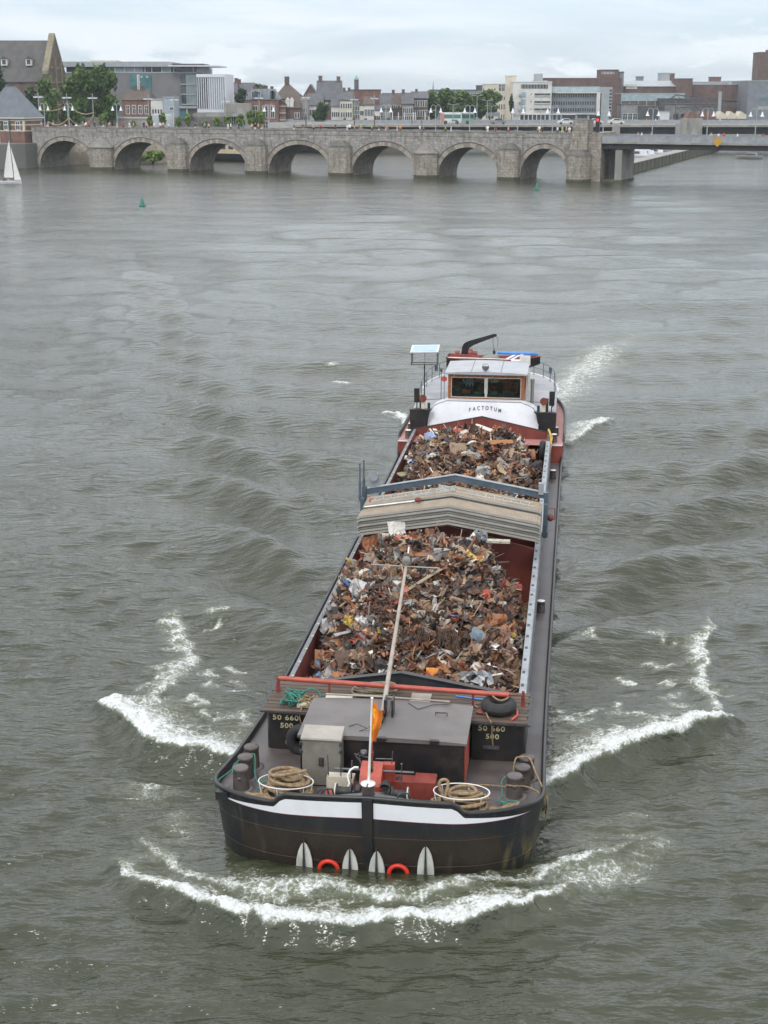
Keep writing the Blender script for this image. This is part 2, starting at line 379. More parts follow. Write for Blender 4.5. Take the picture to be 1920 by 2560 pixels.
# broken water close along the hull and inside the bow wave
gap = np.abs(vf)-3.15
ff = np.maximum(ff, .40*np.exp(-(np.maximum(gap, 0)/.55)**2)*np.clip((uf-1)/2, 0, 1)*np.clip((46-uf)/2, 0, 1)*(.55+.9*wob+.45))
ins = np.exp(-((np.hypot(uf-3.2, vf*.86)-4.6)/1.1)**2)*(uf < 3.5)
ff = np.maximum(ff, .50*ins*(.5+1.4*(wob+.3)))
ff = np.maximum(ff, .33*np.exp(-((uf-7.5)/3.2)**2)*np.exp(-((np.abs(vf)-5.)/1.9)**2)*(.6+1.3*(wob+.2)))
hf += np.clip(ff-.2, 0, 1)*(lump-.42)*.42
bs = np.exp(-((uf+.35)/.75)**2-(np.abs(vf)/3.0)**6)
hf += .17*bs; h[nf] *= 1-.6*np.exp(-((uf-.5)/2.5)**2-(vf/4)**4)
# flatten and sink the water under the hull
inh = (uf > .3) & (uf < 43.4) & (np.abs(vf) < 3.25*np.clip(1-np.clip((2.2-uf)/2., 0, 1)**3.2, 0, 1)**.31-.22) & (np.abs(vf) < 3.25*np.clip(1-np.clip((uf-37)/7., 0, 1)**2.4, 0, 1)**.42-.2)
hf[inh] = -.5; h[nf[inh]] *= .0
h[nf] += hf; foam[nf] = ff
me = bpy.data.meshes.new('river')
me.vertices.add(NR*NC); co = np.stack([x, y, h], 1).astype(np.float32); me.vertices.foreach_set('co', co.ravel())
i0 = (np.arange(NR-1)[:, None]*NC+np.arange(NC-1)[None]).ravel()
q = np.stack([i0, i0+1, i0+NC+1, i0+NC], 1).astype(np.int32)
me.loops.add(q.size); me.loops.foreach_set('vertex_index', q.ravel())
me.polygons.add(len(q)); me.polygons.foreach_set('loop_start', np.arange(0, q.size, 4, dtype=np.int32)); me.polygons.foreach_set('loop_total', np.full(len(q), 4, dtype=np.int32))
me.polygons.foreach_set('use_smooth', np.ones(len(q), dtype=bool))
at_ = me.attributes.new('foam', 'FLOAT', 'POINT'); at_.data.foreach_set('value', foam.astype(np.float32))
me.update(calc_edges=True)
river = bpy.data.objects.new('river', me); COL.objects.link(river); tag(river, 'grey green river with ripples, bow waves and foam', 'river', kind='structure')

m = bpy.data.materials.new('water'); n, l = nodes_of(m); b = n['Principled BSDF']; outn = n['Material Output']
b.inputs['IOR'].default_value = 1.49
tc = n.new('ShaderNodeTexCoord')
def nse(scale, det, st=None, rough=.6):
    t = n.new('ShaderNodeTexNoise'); t.inputs['Scale'].default_value = scale; t.inputs['Detail'].default_value = det; t.inputs['Roughness'].default_value = rough
    mp = n.new('ShaderNodeMapping'); mp.inputs['Scale'].default_value = st or (1,1,1); mp.inputs['Rotation'].default_value = (0,0,R(-8)); l.new(tc.outputs['Object'], mp.inputs[0]); l.new(mp.outputs[0], t.inputs['Vector']); return t.outputs['Fac']
def mth(op, a, b_=0., c_=None):
    q = n.new('ShaderNodeMath'); q.operation = op
    for i, s in enumerate((a, b_, c_)):
        if s is None: continue
        if hasattr(s, 'links'): l.new(s, q.inputs[i])
        else: q.inputs[i].default_value = s
    return q.outputs[0]
def sstep(a, lo, hi, t0=0., t1=1.):
    q = n.new('ShaderNodeMapRange'); q.interpolation_type = 'SMOOTHSTEP'; q.inputs['From Min'].default_value = lo; q.inputs['From Max'].default_value = hi; q.inputs['To Min'].default_value = t0; q.inputs['To Max'].default_value = t1
    l.new(a, q.inputs['Value']); return q.outputs['Result']
def cmix(f, A, B):
    q = n.new('ShaderNodeMix'); q.data_type = 'RGBA'; l.new(f, q.inputs['Factor'])
    for S_, k in ((A, 6), (B, 7)):
        if hasattr(S_, 'links'): l.new(S_, q.inputs[k])
        else: q.inputs[k].default_value = tuple(S_)+(1,)
    return q.outputs[2]
fa = n.new('ShaderNodeAttribute'); fa.attribute_name = 'foam'; fd = fa.outputs['Fac']
n1 = nse(3.2, 8, (1, 1, 1), .74); n2 = nse(15, 5, (1, 1, 1), .72); n3 = nse(1.1, 4)
vor = n.new('ShaderNodeTexVoronoi'); vor.feature = 'DISTANCE_TO_EDGE'; vor.inputs['Scale'].default_value = 5.5
dm = n.new('ShaderNodeMix'); dm.data_type = 'VECTOR'; dm.inputs['Factor'].default_value = .12
nv = n.new('ShaderNodeTexNoise'); nv.inputs['Scale'].default_value = 2.5; nv.inputs['Detail'].default_value = 4; l.new(tc.outputs['Object'], nv.inputs['Vector'])
l.new(tc.outputs['Object'], dm.inputs[4]); l.new(nv.outputs['Color'], dm.inputs[5]); l.new(dm.outputs[1], vor.inputs['Vector'])
lace = sstep(vor.outputs['Distance'], .0, .18, .07, -.05)
nz_ = mth('ADD', mth('ADD', mth('MULTIPLY', mth('SUBTRACT', n1, .5), 1.15), mth('MULTIPLY', mth('SUBTRACT', n2, .5), .85)), lace)
val = mth('ADD', fd, mth('MULTIPLY', nz_, sstep(fd, .08, .5, .3, 1.25)))
fmask = mth('MULTIPLY', sstep(val, .44, .98), sstep(fd, .06, .2))
aer = sstep(mth('ADD', fd, mth('MULTIPLY', mth('SUBTRACT', n1, .5), .5)), .15, .95)
deep = cmix(sstep(n3, .3, .7), (.027, .032, .014), (.039, .043, .022))
wcol = cmix(aer, deep, (.20, .215, .14))
l.new(wcol, b.inputs['Base Color'])
fr = sstep(n2, .3, .75)
fcol = cmix(fr, (.62, .65, .62), (.93, .94, .93))
fb = n.new('ShaderNodeBsdfPrincipled'); l.new(fcol, fb.inputs['Base Color']); fb.inputs['Roughness'].default_value = .8; fb.inputs['Specular IOR Level'].default_value = .15
# wind ripples finer than the mesh
gust = nse(.06, 3, (.6, 1.4, 1))
r0 = nse(.9, 5, (.32, 1.6, 1), .62); r1 = nse(2.6, 4, (.5, 1.5, 1), .52); r2 = nse(9., 2, (.6, 1.4, 1), .5)
spw = n.new('ShaderNodeSeparateXYZ'); l.new(tc.outputs['Object'], spw.inputs[0]); farw = sstep(spw.outputs[1], 30, 150, 1., .6)
hh = mth('ADD', mth('MULTIPLY', r1, .125), mth('ADD', mth('ADD', mth('MULTIPLY', r2, .034), mth('MULTIPLY', nse(.42, 5, (1.1, .8, 1), .72), sstep(spw.outputs[1], 55, 170, .0, .85))), mth('MULTIPLY', r0, sstep(spw.outputs[1], 35, 120, .16, .03))))
bp = n.new('ShaderNodeBump'); bp.inputs['Distance'].default_value = 1.; l.new(hh, bp.inputs['Height']); l.new(mth('MULTIPLY', farw, sstep(gust, .35, .65, .6, 1.)), bp.inputs['Strength'])
l.new(bp.outputs['Normal'], b.inputs['Normal'])
b.inputs['Roughness'].default_value = .08
fbp = n.new('ShaderNodeBump'); fbp.inputs['Distance'].default_value = .12; fbp.inputs['Strength'].default_value = .8; l.new(mth('ADD', mth('MULTIPLY', n2, .6), n1), fbp.inputs['Height']); l.new(fbp.outputs['Normal'], fb.inputs['Normal'])
mx = n.new('ShaderNodeMixShader'); l.new(fmask, mx.inputs[0]); l.new(b.outputs[0], mx.inputs[1]); l.new(fb.outputs[0], mx.inputs[2]); l.new(mx.outputs[0], outn.inputs['Surface'])
me.materials.append(m)
# ------------------------------------------------------------------ materials of the barge
mat('black_paint', (.012,.012,.013), (.022,.018,.016), 3, .38, bump=.15, bsc=25, grime=(.06,.04,.03), gamt=.35)
mat('deck_steel', (.085,.078,.078), (.125,.115,.115), 1.6, .42, bump=.25, bsc=40, grime=(.05,.035,.028), gamt=.55, gsc=1.1, rvar=.2)
mat('deck_dark', (.07,.058,.053), (.11,.092,.085), 1.3, .45, bump=.3, bsc=30, grime=(.10,.06,.042), gamt=.4, rvar=.12)
mat('roof_paint', (.112,.10,.095), (.145,.13,.123), .9, .5, bump=.12, bsc=30, grime=(.10,.075,.065), gamt=.55, gsc=1.4)
mat('red_paint', (.26,.052,.035), (.19,.038,.028), 2.5, .5, bump=.1, grime=(.10,.04,.025), gamt=.5)
mat('hold_red', (.21,.046,.032), (.14,.032,.022), 1.2, .6, bump=.15, grime=(.06,.028,.02), gamt=.6, stretch=(1,1,.45))
mat('bar_red', (.42,.075,.045), (.33,.06,.04), 3, .45, grime=(.2,.07,.04), gamt=.35)
mat('pink_deck', (.42,.20,.185), (.36,.165,.15), 1.1, .6, grime=(.22,.13,.11), gamt=.4)
mat('white_paint', (.63,.63,.65), (.57,.57,.59), 1.4, .4, grime=(.46,.42,.36), gamt=.28, gsc=2.2)
mat('band_white', (.76,.76,.78), (.71,.71,.73), 1.4, .35, grime=(.5,.47,.42), gamt=.15, gsc=2.2)
mat('grey_deck', (.36,.36,.37), (.30,.30,.31), 1., .55, grime=(.2,.19,.18), gamt=.45)
mat('roof_grey', (.37,.38,.395), (.32,.33,.34), 1.5, .42, grime=(.27,.26,.24), gamt=.4)
mat('cream', (.56,.52,.42), (.47,.43,.34), 2., .55, grime=(.3,.25,.18), gamt=.4)
mat('locker_grey', (.205,.19,.16), (.175,.165,.14), 1.6, .55, grime=(.11,.09,.07), gamt=.5)
mat('locker_top', (.36,.33,.285), (.31,.285,.245), 1.6, .55, grime=(.2,.17,.13), gamt=.4)
mat('wood', (.115,.078,.055), (.07,.05,.037), 6, .75, stretch=(.25,2,2), bump=.3, grime=(.06,.045,.035), gamt=.5)
mat('varnish', (.33,.115,.032), (.24,.078,.022), 5, .35, stretch=(.4,.4,3))
mat('rope', (.33,.235,.135), (.21,.14,.075), 14, .9, bump=.8, bsc=70)
mat('rope_grey', (.30,.255,.185), (.2,.165,.115), 14, .9, bump=.8, bsc=70)
mat('rope_green', (.025,.14,.105), (.04,.19,.145), 10, .8)
mat('rope_yellow', (.55,.38,.08), (.4,.25,.05), 10, .8)
mat('rubber', (.016,.016,.017), (.03,.028,.027), 5, .75, bump=.4, bsc=30)
mat('ring_red', (.62,.035,.015), (.5,.025,.012), 4, .4)
mat('fluke_white', (.58,.57,.52), (.46,.45,.4), 5, .6, grime=(.15,.12,.06), gamt=.5, stretch=(1,1,.35))
mat('bluegrey', (.085,.115,.145), (.065,.09,.115), 3, .5, grime=(.05,.05,.05), gamt=.4)
mat('rail_grey', (.29,.315,.33), (.23,.25,.265), 3, .5, grime=(.2,.17,.14), gamt=.5, gsc=3)
mat('coam_grey', (.17,.18,.19), (.13,.135,.14), 2.5, .5, grime=(.09,.07,.06), gamt=.5, gsc=2)
mat('mast_paint', (.36,.31,.26), (.29,.25,.21), 3, .55, grime=(.2,.15,.1), gamt=.4)
mat('cover_top', (.31,.245,.175), (.26,.205,.145), 3, .7, bump=.2, grime=(.2,.16,.12), gamt=.4)
mat('cover_side', (.245,.23,.2), (.195,.183,.16), 2.5, .6, grime=(.10,.09,.07), gamt=.5, stretch=(.5,1,2))
mat('alu', (.55,.54,.50), (.45,.44,.40), 6, .45, metal=.4)
mat('white_post', (.74,.73,.70), (.62,.6,.56), 4, .4)
mat('dark_metal', (.022,.022,.024), (.045,.042,.04), 6, .5, bump=.2)
mat('steel_mid', (.14,.14,.145), (.09,.09,.09), 5, .45, metal=.5)
mat('blue_panel', (.05,.20,.55), (.06,.24,.62), 3, .35)
mat('pale_blue', (.30,.42,.62), (.34,.46,.66), 3, .25)
mat('flag_orange', (.82,.22,.012), (.72,.17,.01), 4, .75)
mat('flag_yellow', (.9,.55,.02), (.85,.5,.02), 4, .75)
mat('lettering', (.035,.035,.038), (.05,.05,.05), 4, .5)
mat('cream_letter', (.50,.43,.26), (.40,.34,.2), 8, .6)
mat('rust_disc', (.20,.05,.03), (.14,.035,.022), 8, .6)
mat('maroon_line', (.13,.008,.02), (.1,.008,.018), 4, .4)
mat('interior_dark', (.05,.05,.045), (.08,.08,.07), 3, .7)
mat('interior_green', (.06,.20,.07), (.08,.24,.09), 5, .7)
mat('lamp_cream', (.62,.58,.42), (.55,.5,.36), 5, .7)
mat('skin', (.45,.25,.17), (.4,.22,.15), 5, .55)
mat('hair_dark', (.03,.02,.014), (.05,.035,.025), 20, .7)
mat('shirt_grey', (.42,.45,.48), (.34,.37,.4), 9, .8)
mat('trouser_dark', (.03,.035,.05), (.04,.045,.06), 9, .8)
m = bpy.data.materials.new('glass'); n, l = nodes_of(m)
gl = n.new('ShaderNodeBsdfGlossy'); gl.inputs['Roughness'].default_value = .03; gl.inputs['Color'].default_value = (1,1,1,1)
tr = n.new('ShaderNodeBsdfTransparent'); tr.inputs['Color'].default_value = (.80,.86,.84,1)
fr_ = n.new('ShaderNodeFresnel'); fr_.inputs['IOR'].default_value = 1.5
mx = n.new('ShaderNodeMixShader'); l.new(fr_.outputs[0], mx.inputs[0]); l.new(tr.outputs[0], mx.inputs[1]); l.new(gl.outputs[0], mx.inputs[2]); l.new(mx.outputs[0], n['Material Output'].inputs[0])
MATS['glass'] = m
# hull plating: black sheer strake and quarters over weathered brown
m = bpy.data.materials.new('hull_plating'); n, l = nodes_of(m); b = n['Principled BSDF']; b.inputs['Roughness'].default_value = .42
tc = n.new('ShaderNodeTexCoord'); sp = n.new('ShaderNodeSeparateXYZ'); l.new(tc.outputs['Object'], sp.inputs[0])
t1 = n.new('ShaderNodeTexNoise'); t1.inputs['Scale'].default_value = 1.6; t1.inputs['Detail'].default_value = 7; t1.inputs['Roughness'].default_value = .7; l.new(tc.outputs['Object'], t1.inputs['Vector'])
mp = n.new('ShaderNodeMapping'); mp.inputs['Scale'].default_value = (5, 5, .5); mp.inputs['Rotation'].default_value = (0, R(28), 0); l.new(tc.outputs['Object'], mp.inputs[0])
t2 = n.new('ShaderNodeTexNoise'); t2.inputs['Scale'].default_value = 1.2; t2.inputs['Detail'].default_value = 6; l.new(mp.outputs[0], t2.inputs['Vector'])
def mth(op, a, b_=0.):
    q = n.new('ShaderNodeMath'); q.operation = op
    for i, s in enumerate((a, b_)):
        if hasattr(s, 'links'): l.new(s, q.inputs[i])
        else: q.inputs[i].default_value = s
    return q.outputs[0]
def sstep(a, lo, hi, t0=0., t1=1.):
    q = n.new('ShaderNodeMapRange'); q.interpolation_type = 'SMOOTHSTEP'; q.inputs['From Min'].default_value = lo; q.inputs['From Max'].default_value = hi; q.inputs['To Min'].default_value = t0; q.inputs['To Max'].default_value = t1
    l.new(a, q.inputs['Value']); return q.outputs['Result']
def cmix(f, A, B):
    q = n.new('ShaderNodeMix'); q.data_type = 'RGBA'; l.new(f, q.inputs['Factor'])
    for S_, k in ((A, 6), (B, 7)):
        if hasattr(S_, 'links'): l.new(S_, q.inputs[k])
        else: q.inputs[k].default_value = tuple(S_)+(1,)
    return q.outputs[2]
brown = cmix(sstep(t1.outputs['Fac'], .35, .65), (.019,.0135,.010), (.031,.021,.015))
brown = cmix(sstep(t2.outputs['Fac'], .58, .72, 0, .5), brown, (.075,.06,.045))
ax = mth('ABSOLUTE', sp.outputs[0])
qv = mth('ADD', ax, mth('MULTIPLY', mth('SUBTRACT', t1.outputs['Fac'], .5), .5))
hi = sstep(mth('ADD', sp.outputs[2], mth('MULTIPLY', sp.outputs[1], 0.)), 1.0, 1.03)
blk = mth('MAXIMUM', hi, mth('MAXIMUM', sstep(qv, 2.55, 2.68), sstep(sp.outputs[1], 1., 1.3)))
black = cmix(sstep(t2.outputs['Fac'], .5, .75, 0, .6), (.011,.012,.014), (.045,.042,.036))
col = cmix(blk, brown, black)
# yellow scuffs low on the right quarter
sc_ = mth('MULTIPLY', mth('MULTIPLY', sstep(sp.outputs[0], 2.45, 2.8), sstep(sp.outputs[2], .95, .5)), sstep(t2.outputs['Fac'], .42, .6))
col = cmix(mth('MULTIPLY', sc_, .65), col, (.16,.125,.05))
# wet and weedy at the waterline
col = cmix(sstep(mth('ADD', sp.outputs[2], mth('MULTIPLY', t1.outputs['Fac'], .1)), .30, .16, 0, .7), col, (.012,.012,.009))
l.new(col, b.inputs['Base Color'])
bp = n.new('ShaderNodeBump'); bp.inputs['Strength'].default_value = .45; bp.inputs['Distance'].default_value = .06; l.new(t1.outputs['Fac'], bp.inputs['Height']); l.new(bp.outputs['Normal'], b.inputs['Normal'])
MATS['hull_plating'] = m
# cover tops: pressed chequer tread
m = M['cover_top']; n, l = m.node_tree.nodes, m.node_tree.links
tc = n.new('ShaderNodeTexCoord'); wv = n.new('ShaderNodeTexWave'); wv.bands_direction = 'X'; wv.inputs['Scale'].default_value = 3.6; wv.inputs['Distortion'].default_value = 0
wv2 = n.new('ShaderNodeTexWave'); wv2.bands_direction = 'Y'; wv2.inputs['Scale'].default_value = 3.6
ad = n.new('ShaderNodeMath'); ad.operation = 'ADD'; l.new(tc.outputs['Object'], wv.inputs[0]); l.new(tc.outputs['Object'], wv2.inputs[0]); l.new(wv.outputs['Fac'], ad.inputs[0]); l.new(wv2.outputs['Fac'], ad.inputs[1])
bp = n.new('ShaderNodeBump'); bp.inputs['Strength'].default_value = .6; bp.inputs['Distance'].default_value = .02; l.new(ad.outputs[0], bp.inputs['Height']); l.new(bp.outputs['Normal'], n['Principled BSDF'].inputs['Normal'])

# ------------------------------------------------------------------ the barge
barge = empty('cargo_barge', (0,0,0), SHIP)
tag(barge, 'long black cargo barge with white bow band and white wheelhouse, loaded with scrap', 'barge')
def part(mb, name, m, parent=barge, label=None, recalc=False):
    o = mb.build(name, [M[k] for k in (m if isinstance(m, (list, tuple)) else [m])], parent, recalc=recalc)
    if label: o['label'] = label
    return o
def zdeck(u):
    if u > 32.4: return 1.3
    return .6+(.75*(1-u/9)**1.7 if u < 9 else 0)
ZS = np.linspace(-.8, 2.0, 57); PL = np.array([hull_plan(z) for z in ZS])     # (57, NP, 2)
def hpt(i, z, off=0.):
    k = min(max((z+.8)/.05, 0), 55.999); j = int(k); f = k-j
    p = PL[j, i]*(1-f)+PL[j+1, i]*f
    if off:
        a = PL[j, (i+1) % NP]-PL[j, i-1]; nrm = np.array([-a[1], a[0]])/max(np.hypot(*a), 1e-9)
        p = p+nrm*off           # positive is outwards
    return (p[0], p[1], z)
_a = PL[20, 1]-PL[20, -1]
OUT = 1. if (np.array([-_a[1], _a[0]]))[1] < 0 else -1.
def zrail(i):
    vx, uu = PL[44, i]; av = abs(vx)
    if uu > 32.5: return 1.42
    if uu < 3.2:
        base = 1.53-.19*max(0, uu-.4) if uu < 2.8 else 1.0
        if av < 1.68: base = 1.80-.036*av
        elif av < 1.88: base = 1.74-(av-1.68)/.2*.21
        return max(base, zdeck(uu)+.09)
    return zdeck(uu)+.09
ZR = [zrail(i) for i in range(NP)]
mb = MB()
mb.grid([[hpt(i, -.8+(ZR[i]+.8)*k/14) for i in range(NP)] for k in range(15)], True, True)
hull = part(mb, 'hull', 'hull_plating')
mb = MB()          # inner face of bulwark
def zin(i): return min(zdeck(max(PL[44, i, 1], 0)), ZR[i]-.05)
mb.grid([[hpt(i, ZR[i], -.07*OUT) for i in range(NP)], [hpt(i, zin(i)-.02, -.07*OUT) for i in range(NP)]], True, True)
part(mb, 'bulwark', 'black_paint')
mb = MB(); mb.tube([hpt(i, ZR[i], -.035*OUT) for i in range(NP)], .052, 8, True)
part(mb, 'gunwale_rail', 'black_paint')
# white bow band with its maroon line
def zlow(av): return 1.36-.045*min(av/1.6, 1)+.055*max(0, (av-1.9)/1.3)
def ztopb(av, zr): return zr-.085 if av < 1.88 else 1.447-.085*((av-1.88)/1.3)**1.2
idx = [i for i in range(NP) if PL[44, i, 1] < 1.2 and abs(PL[44, i, 0]) < 3.2]
for sgn in (1, -1):
    js = sorted([i for i in idx if PL[44, i, 0]*sgn > .11], key=lambda i: abs(PL[44, i, 0]))
    mb = MB(); ml = MB(); top = []; low = []; l2 = []
    dense = []
    for a, b in zip(js, js[1:]):
        for t in (0, .34, .67): dense.append((a, b, t))
    for a, b, t in dense:
        av = abs(PL[44, a, 0])*(1-t)+abs(PL[44, b, 0])*t
        zr = ZR[a]*(1-t)+ZR[b]*t
        zt = max(ztopb(av, zr), zlow(av)+.002); zl = min(zlow(av), zt-.001)
        f = lambda z, o: tuple(np.array(hpt(a, z, o*OUT))*(1-t)+np.array(hpt(b, z, o*OUT))*t)
        top.append(f(zt, .010)); low.append(f(zl, .010)); l2.append(f(zl-.022, .008))
    mb.grid([low, top]); part(mb, 'white_band', 'band_white')
    ml.grid([l2, low]); part(ml, 'band_line', 'maroon_line')
mb = MB(); mb.hexa([(-.09,.02,-.6),(.09,.02,-.6),(.09,.3,-.6),(-.09,.3,-.6),(-.10,-.26,1.8),(.10,-.26,1.8),(.10,-.05,1.8),(-.10,-.05,1.8)])
part(mb, 'stem_post', 'black_paint')
# rubbing strakes and weld seams on the bow plating
mb = MB()
for z in (.92, .30):
    js = [i for i in range(NP) if PL[20, i, 1] < 1.4]; js.sort(key=lambda i: PL[20, i, 0])
    mb.tube([hpt(i, z+.05*(PL[20, i, 0]/3)**2, .004*OUT) for i in js], .009, 5)
part(mb, 'weld_seam', 'hull_plating')
# folding anchors: white flukes with dark shanks; red fairlead rings
for x, zt in ((-1.28,.74), (-.36,.66), (.17,.65), (1.14,.82)):
    mb = MB()
    prof = [(0, zt), (.06, zt-.07), (.115, zt-.20), (.15, zt-.36), (.165, zt-.55), (.17, -.35)]
    ln = [(-a, z) for a, z in prof[::-1]]+prof[1:]
    mb.extr([(x+a, -.105-.06*z, z) for a, z in ln], (0, .05, 0)); fl = part(mb, 'anchor_fluke', 'fluke_white')
    mb = MB(); mb.hexa([(x-.045,-.165,-.35),(x+.045,-.165,-.35),(x+.045,-.07,-.35),(x-.045,-.07,-.35),(x-.008,-.19,zt+.05),(x+.008,-.19,zt+.05),(x+.008,-.1,zt+.05),(x-.008,-.1,zt+.05)])
    part(mb, 'shank', 'dark_metal', fl)
for x in (-.79, .60):
    mb = MB(); mb.torus((x, -.12, .17), .185, .045, 36, 10, 'y'); part(mb, 'fairlead_ring', 'ring_red')
# decks
def hb(u, z):
    hw = hull_hw(z)-.06; u0 = -.11*z+.06
    if u < u0+1.94: t = max(0, 1-(u-u0)/1.94); return hw*max(0, 1-t**3.2)**(1/3.2)
    if u > 37: t = min(1, (u-37)/7.5); return hw*max(0, 1-t**2.4)**(1/2.4)
    return hw
def deck(us, zf, vin=None, m='deck_steel', name='deck'):
    mb = MB()
    if vin is None: mb.grid([[(hb(u, zf(u))*s, u, zf(u)) for s in np.linspace(-1, 1, 9)] for u in us])
    else:
        for sg in (1, -1): mb.grid([[(sg*(vin+(hb(u, zf(u))-vin)*s), u, zf(u)) for s in (0, 1)] for u in us])
    return part(mb, name, m)
deck(list(np.linspace(-.05, 2, 24))+list(np.linspace(2.2, 5.6, 12)), zdeck, m='deck_dark', name='foredeck')
deck(list(np.linspace(5.6, 32.4, 60)), zdeck, 2.6, name='side_deck')
deck(list(np.linspace(32.4, 44.3, 50)), lambda u: 1.3, m='pink_deck', name='poop_deck')
for sg in (1, -1):
    mb = MB(); mb.box(sg*2.6, sg*3.34, 32.36, 32.42, .55, 1.31); mb.mat(1); mb.box(sg*2.62, sg*3.33, 32.33, 32.40, 1.30, 1.34)
    part(mb, 'poop_step', ('red_paint', 'white_paint'))
# hold: coamings and bulkheads
HV = 2.72
mb = MB()
for sg in (1, -1):
    mb.box(sg*HV, sg*(HV-.03), 5.5, 33.5, -.6, 1.56)
part(mb, 'hold_wall', 'hold_red')
mb = MB()
for sg in (1, -1):
    mb.box(sg*(HV+.001), sg*(HV+.07), 5.2, 33.6, .5, 1.5)
    mb.box(sg*(HV+.07), sg*(HV+.17), 4.9, 33.6, 1.16, 1.2)
    mb.box(sg*(HV+.07), sg*(HV+.12), 4.9, 33.6, .86, .9)
    for u in np.arange(6, 33, 1.6): mb.box(sg*(HV+.07), sg*(HV+.15), u, u+.03, .6, 1.16)
part(mb, 'coaming', 'coam_grey')
mb = MB()
mb.box(HV-.035, HV+.125, 4.35, 31.9, 1.561, 1.60)
mb.mat(1)
for u in np.arange(4.7, 31.5, .82): mb.box(HV-.01, HV+.06, u, u+.16, 1.601, 1.604)
mb.mat(2); mb.box(HV+.125, HV+.145, 4.35, 31.9, 1.35, 1.59)
part(mb, 'coaming_rail', ('rail_grey', 'dark_metal', 'coam_grey'))
mb = MB(); mb.box(-HV-.08, -HV+.03, 5.0, 33.5, 1.561, 1.59)
mb.mat(1)
for u in np.arange(5.4, 33, .9): mb.box(-HV-.03, -HV+.035, u, u+.06, 1.591, 1.598)
part(mb, 'coaming_lip', ('coam_grey', 'cream'))
def gable(u, th, z0, ze, zp, hv=HV, flat=0.):
    mb = MB(); mb.extr([(-hv,u,z0),(hv,u,z0),(hv,u,ze),(hv*flat,u,ze),(0,u,zp),(-hv*flat,u,ze),(-hv,u,ze)] if flat else [(-hv,u,z0),(hv,u,z0),(hv,u,ze),(0,u,zp),(-hv,u,ze)], (0,th,0)); return mb
b_ = gable(33.45, .06, -.5, 1.6, 2.18)
b_.mat(1); b_.beam((-HV,33.48,1.61),(0,33.48,2.19),.09,.025); b_.beam((0,33.48,2.19),(HV,33.48,1.61),.09,.025)
part(b_, 'aft_bulkhead', ('hold_red', 'dark_metal'))
mat('dark_slate_paint', (.03,.034,.04), (.022,.025,.03), 3, .5, grime=(.05,.045,.04), gamt=.4)
b_ = gable(5.42, .07, .9, 1.72, 2.16); b_.mat(1); b_.beam((-HV,5.45,1.73),(0,5.45,2.17),.16,.03); b_.beam((0,5.45,2.17),(HV,5.45,1.73),.16,.03)
part(b_, 'fore_bulkhead', ('dark_slate_paint', 'black_paint'))
b_ = gable(17.25, .05, -.6, 1.6, 2.25); part(b_, 'hold_bulkhead', 'hold_red')
b_ = gable(19.0, .05, -.6, 1.6, 2.25); part(b_, 'hold_bulkhead', 'hold_red')
mb = MB(); mb.box(-HV, HV, 5.5, 33.45, -.6, -.55); part(mb, 'hold_floor', 'hold_red')
# fore trunk: black cabinets left and right of the deckhouse, plank top
for sg, va, vb in ((-1, -2.82, -1.9), (1, 1.75, 2.92)):
    mb = MB(); lo, hi = min(va, vb), max(va, vb); zb = .8
    pts = []
    x_out, x_in = (lo, hi) if sg < 0 else (hi, lo)
    for k in range(7):
        a = pi/2*k/6; pts.append((x_out-sg*.16+sg*.16*math.sin(a), 3.72+.16-.16*math.cos(a)))
    poly = [(x_in, 3.72)]+pts+[(x_out, 5.4), (x_in, 5.4)]
    mb.extr([(x, y, zb) for x, y in poly], (0, 0, .99)); part(mb, 'fore_trunk', 'black_paint')
mb = MB()
mb.extr([(x, y, 1.79) for x, y in ((-2.95,3.66),(-1.6,3.60),(1.6,3.60),(3.02,3.62),(3.02,5.4),(-2.95,5.4))], (0,0,.035))
mb.mat(1)
for k in range(9): mb.box(-2.9+.02*(k % 3), 2.96-.03*(k % 2), 3.66+k*.19, 3.66+k*.19+.165, 1.826, 1.845)
part(mb, 'plank_top', ('dark_metal', 'wood'))
mb = MB(); mb.box(.3, .75, 4.15, 5.0, 1.846, 1.87); part(mb, 'plank_hatch', 'mast_paint')
# painted figures
def text(body, size, loc, rot, m, name, parent, ext=.003, sx=1., space=1., bold=0., par_M=None):
    cu = bpy.data.curves.new('t', 'FONT'); cu.body = body; cu.size = size; cu.align_x = 'CENTER'; cu.align_y = 'CENTER'; cu.extrude = ext; cu.space_character = space; cu.offset = bold; cu.resolution_u = 3
    o = bpy.data.objects.new('t', cu); COL.objects.link(o)
    bpy.context.view_layer.update()
    dg = bpy.context.evaluated_depsgraph_get(); me = bpy.data.meshes.new_from_object(o.evaluated_get(dg)); bpy.data.objects.remove(o)
    me.transform(Matrix.Translation(loc) @ Matrix.Rotation(rot[2], 4, 'Z') @ Matrix.Rotation(rot[0], 4, 'X') @ Matrix.Diagonal((sx, 1, 1, 1)))
    me.materials.clear(); me.materials.append(M[m]); me.name = name
    q = bpy.data.objects.new(name, me); COL.objects.link(q); q.parent = parent; return q
for cx_ in (-2.38, 2.18):
    text('50 660', .17, (cx_, 3.715, 1.66), (pi/2, 0, 0), 'cream_letter', 'painted_number', barge, .004, 1.15, 1.1, .002)
    text('500', .16, (cx_+.02, 3.715, 1.47), (pi/2, 0, 0), 'cream_letter', 'painted_number', barge, .004, 1.15, 1.1, .002)
mb = MB(); mb.box(2.0, 2.35, 3.66, 3.72, 1.2, 1.26); part(mb, 'step_bracket', 'steel_mid')
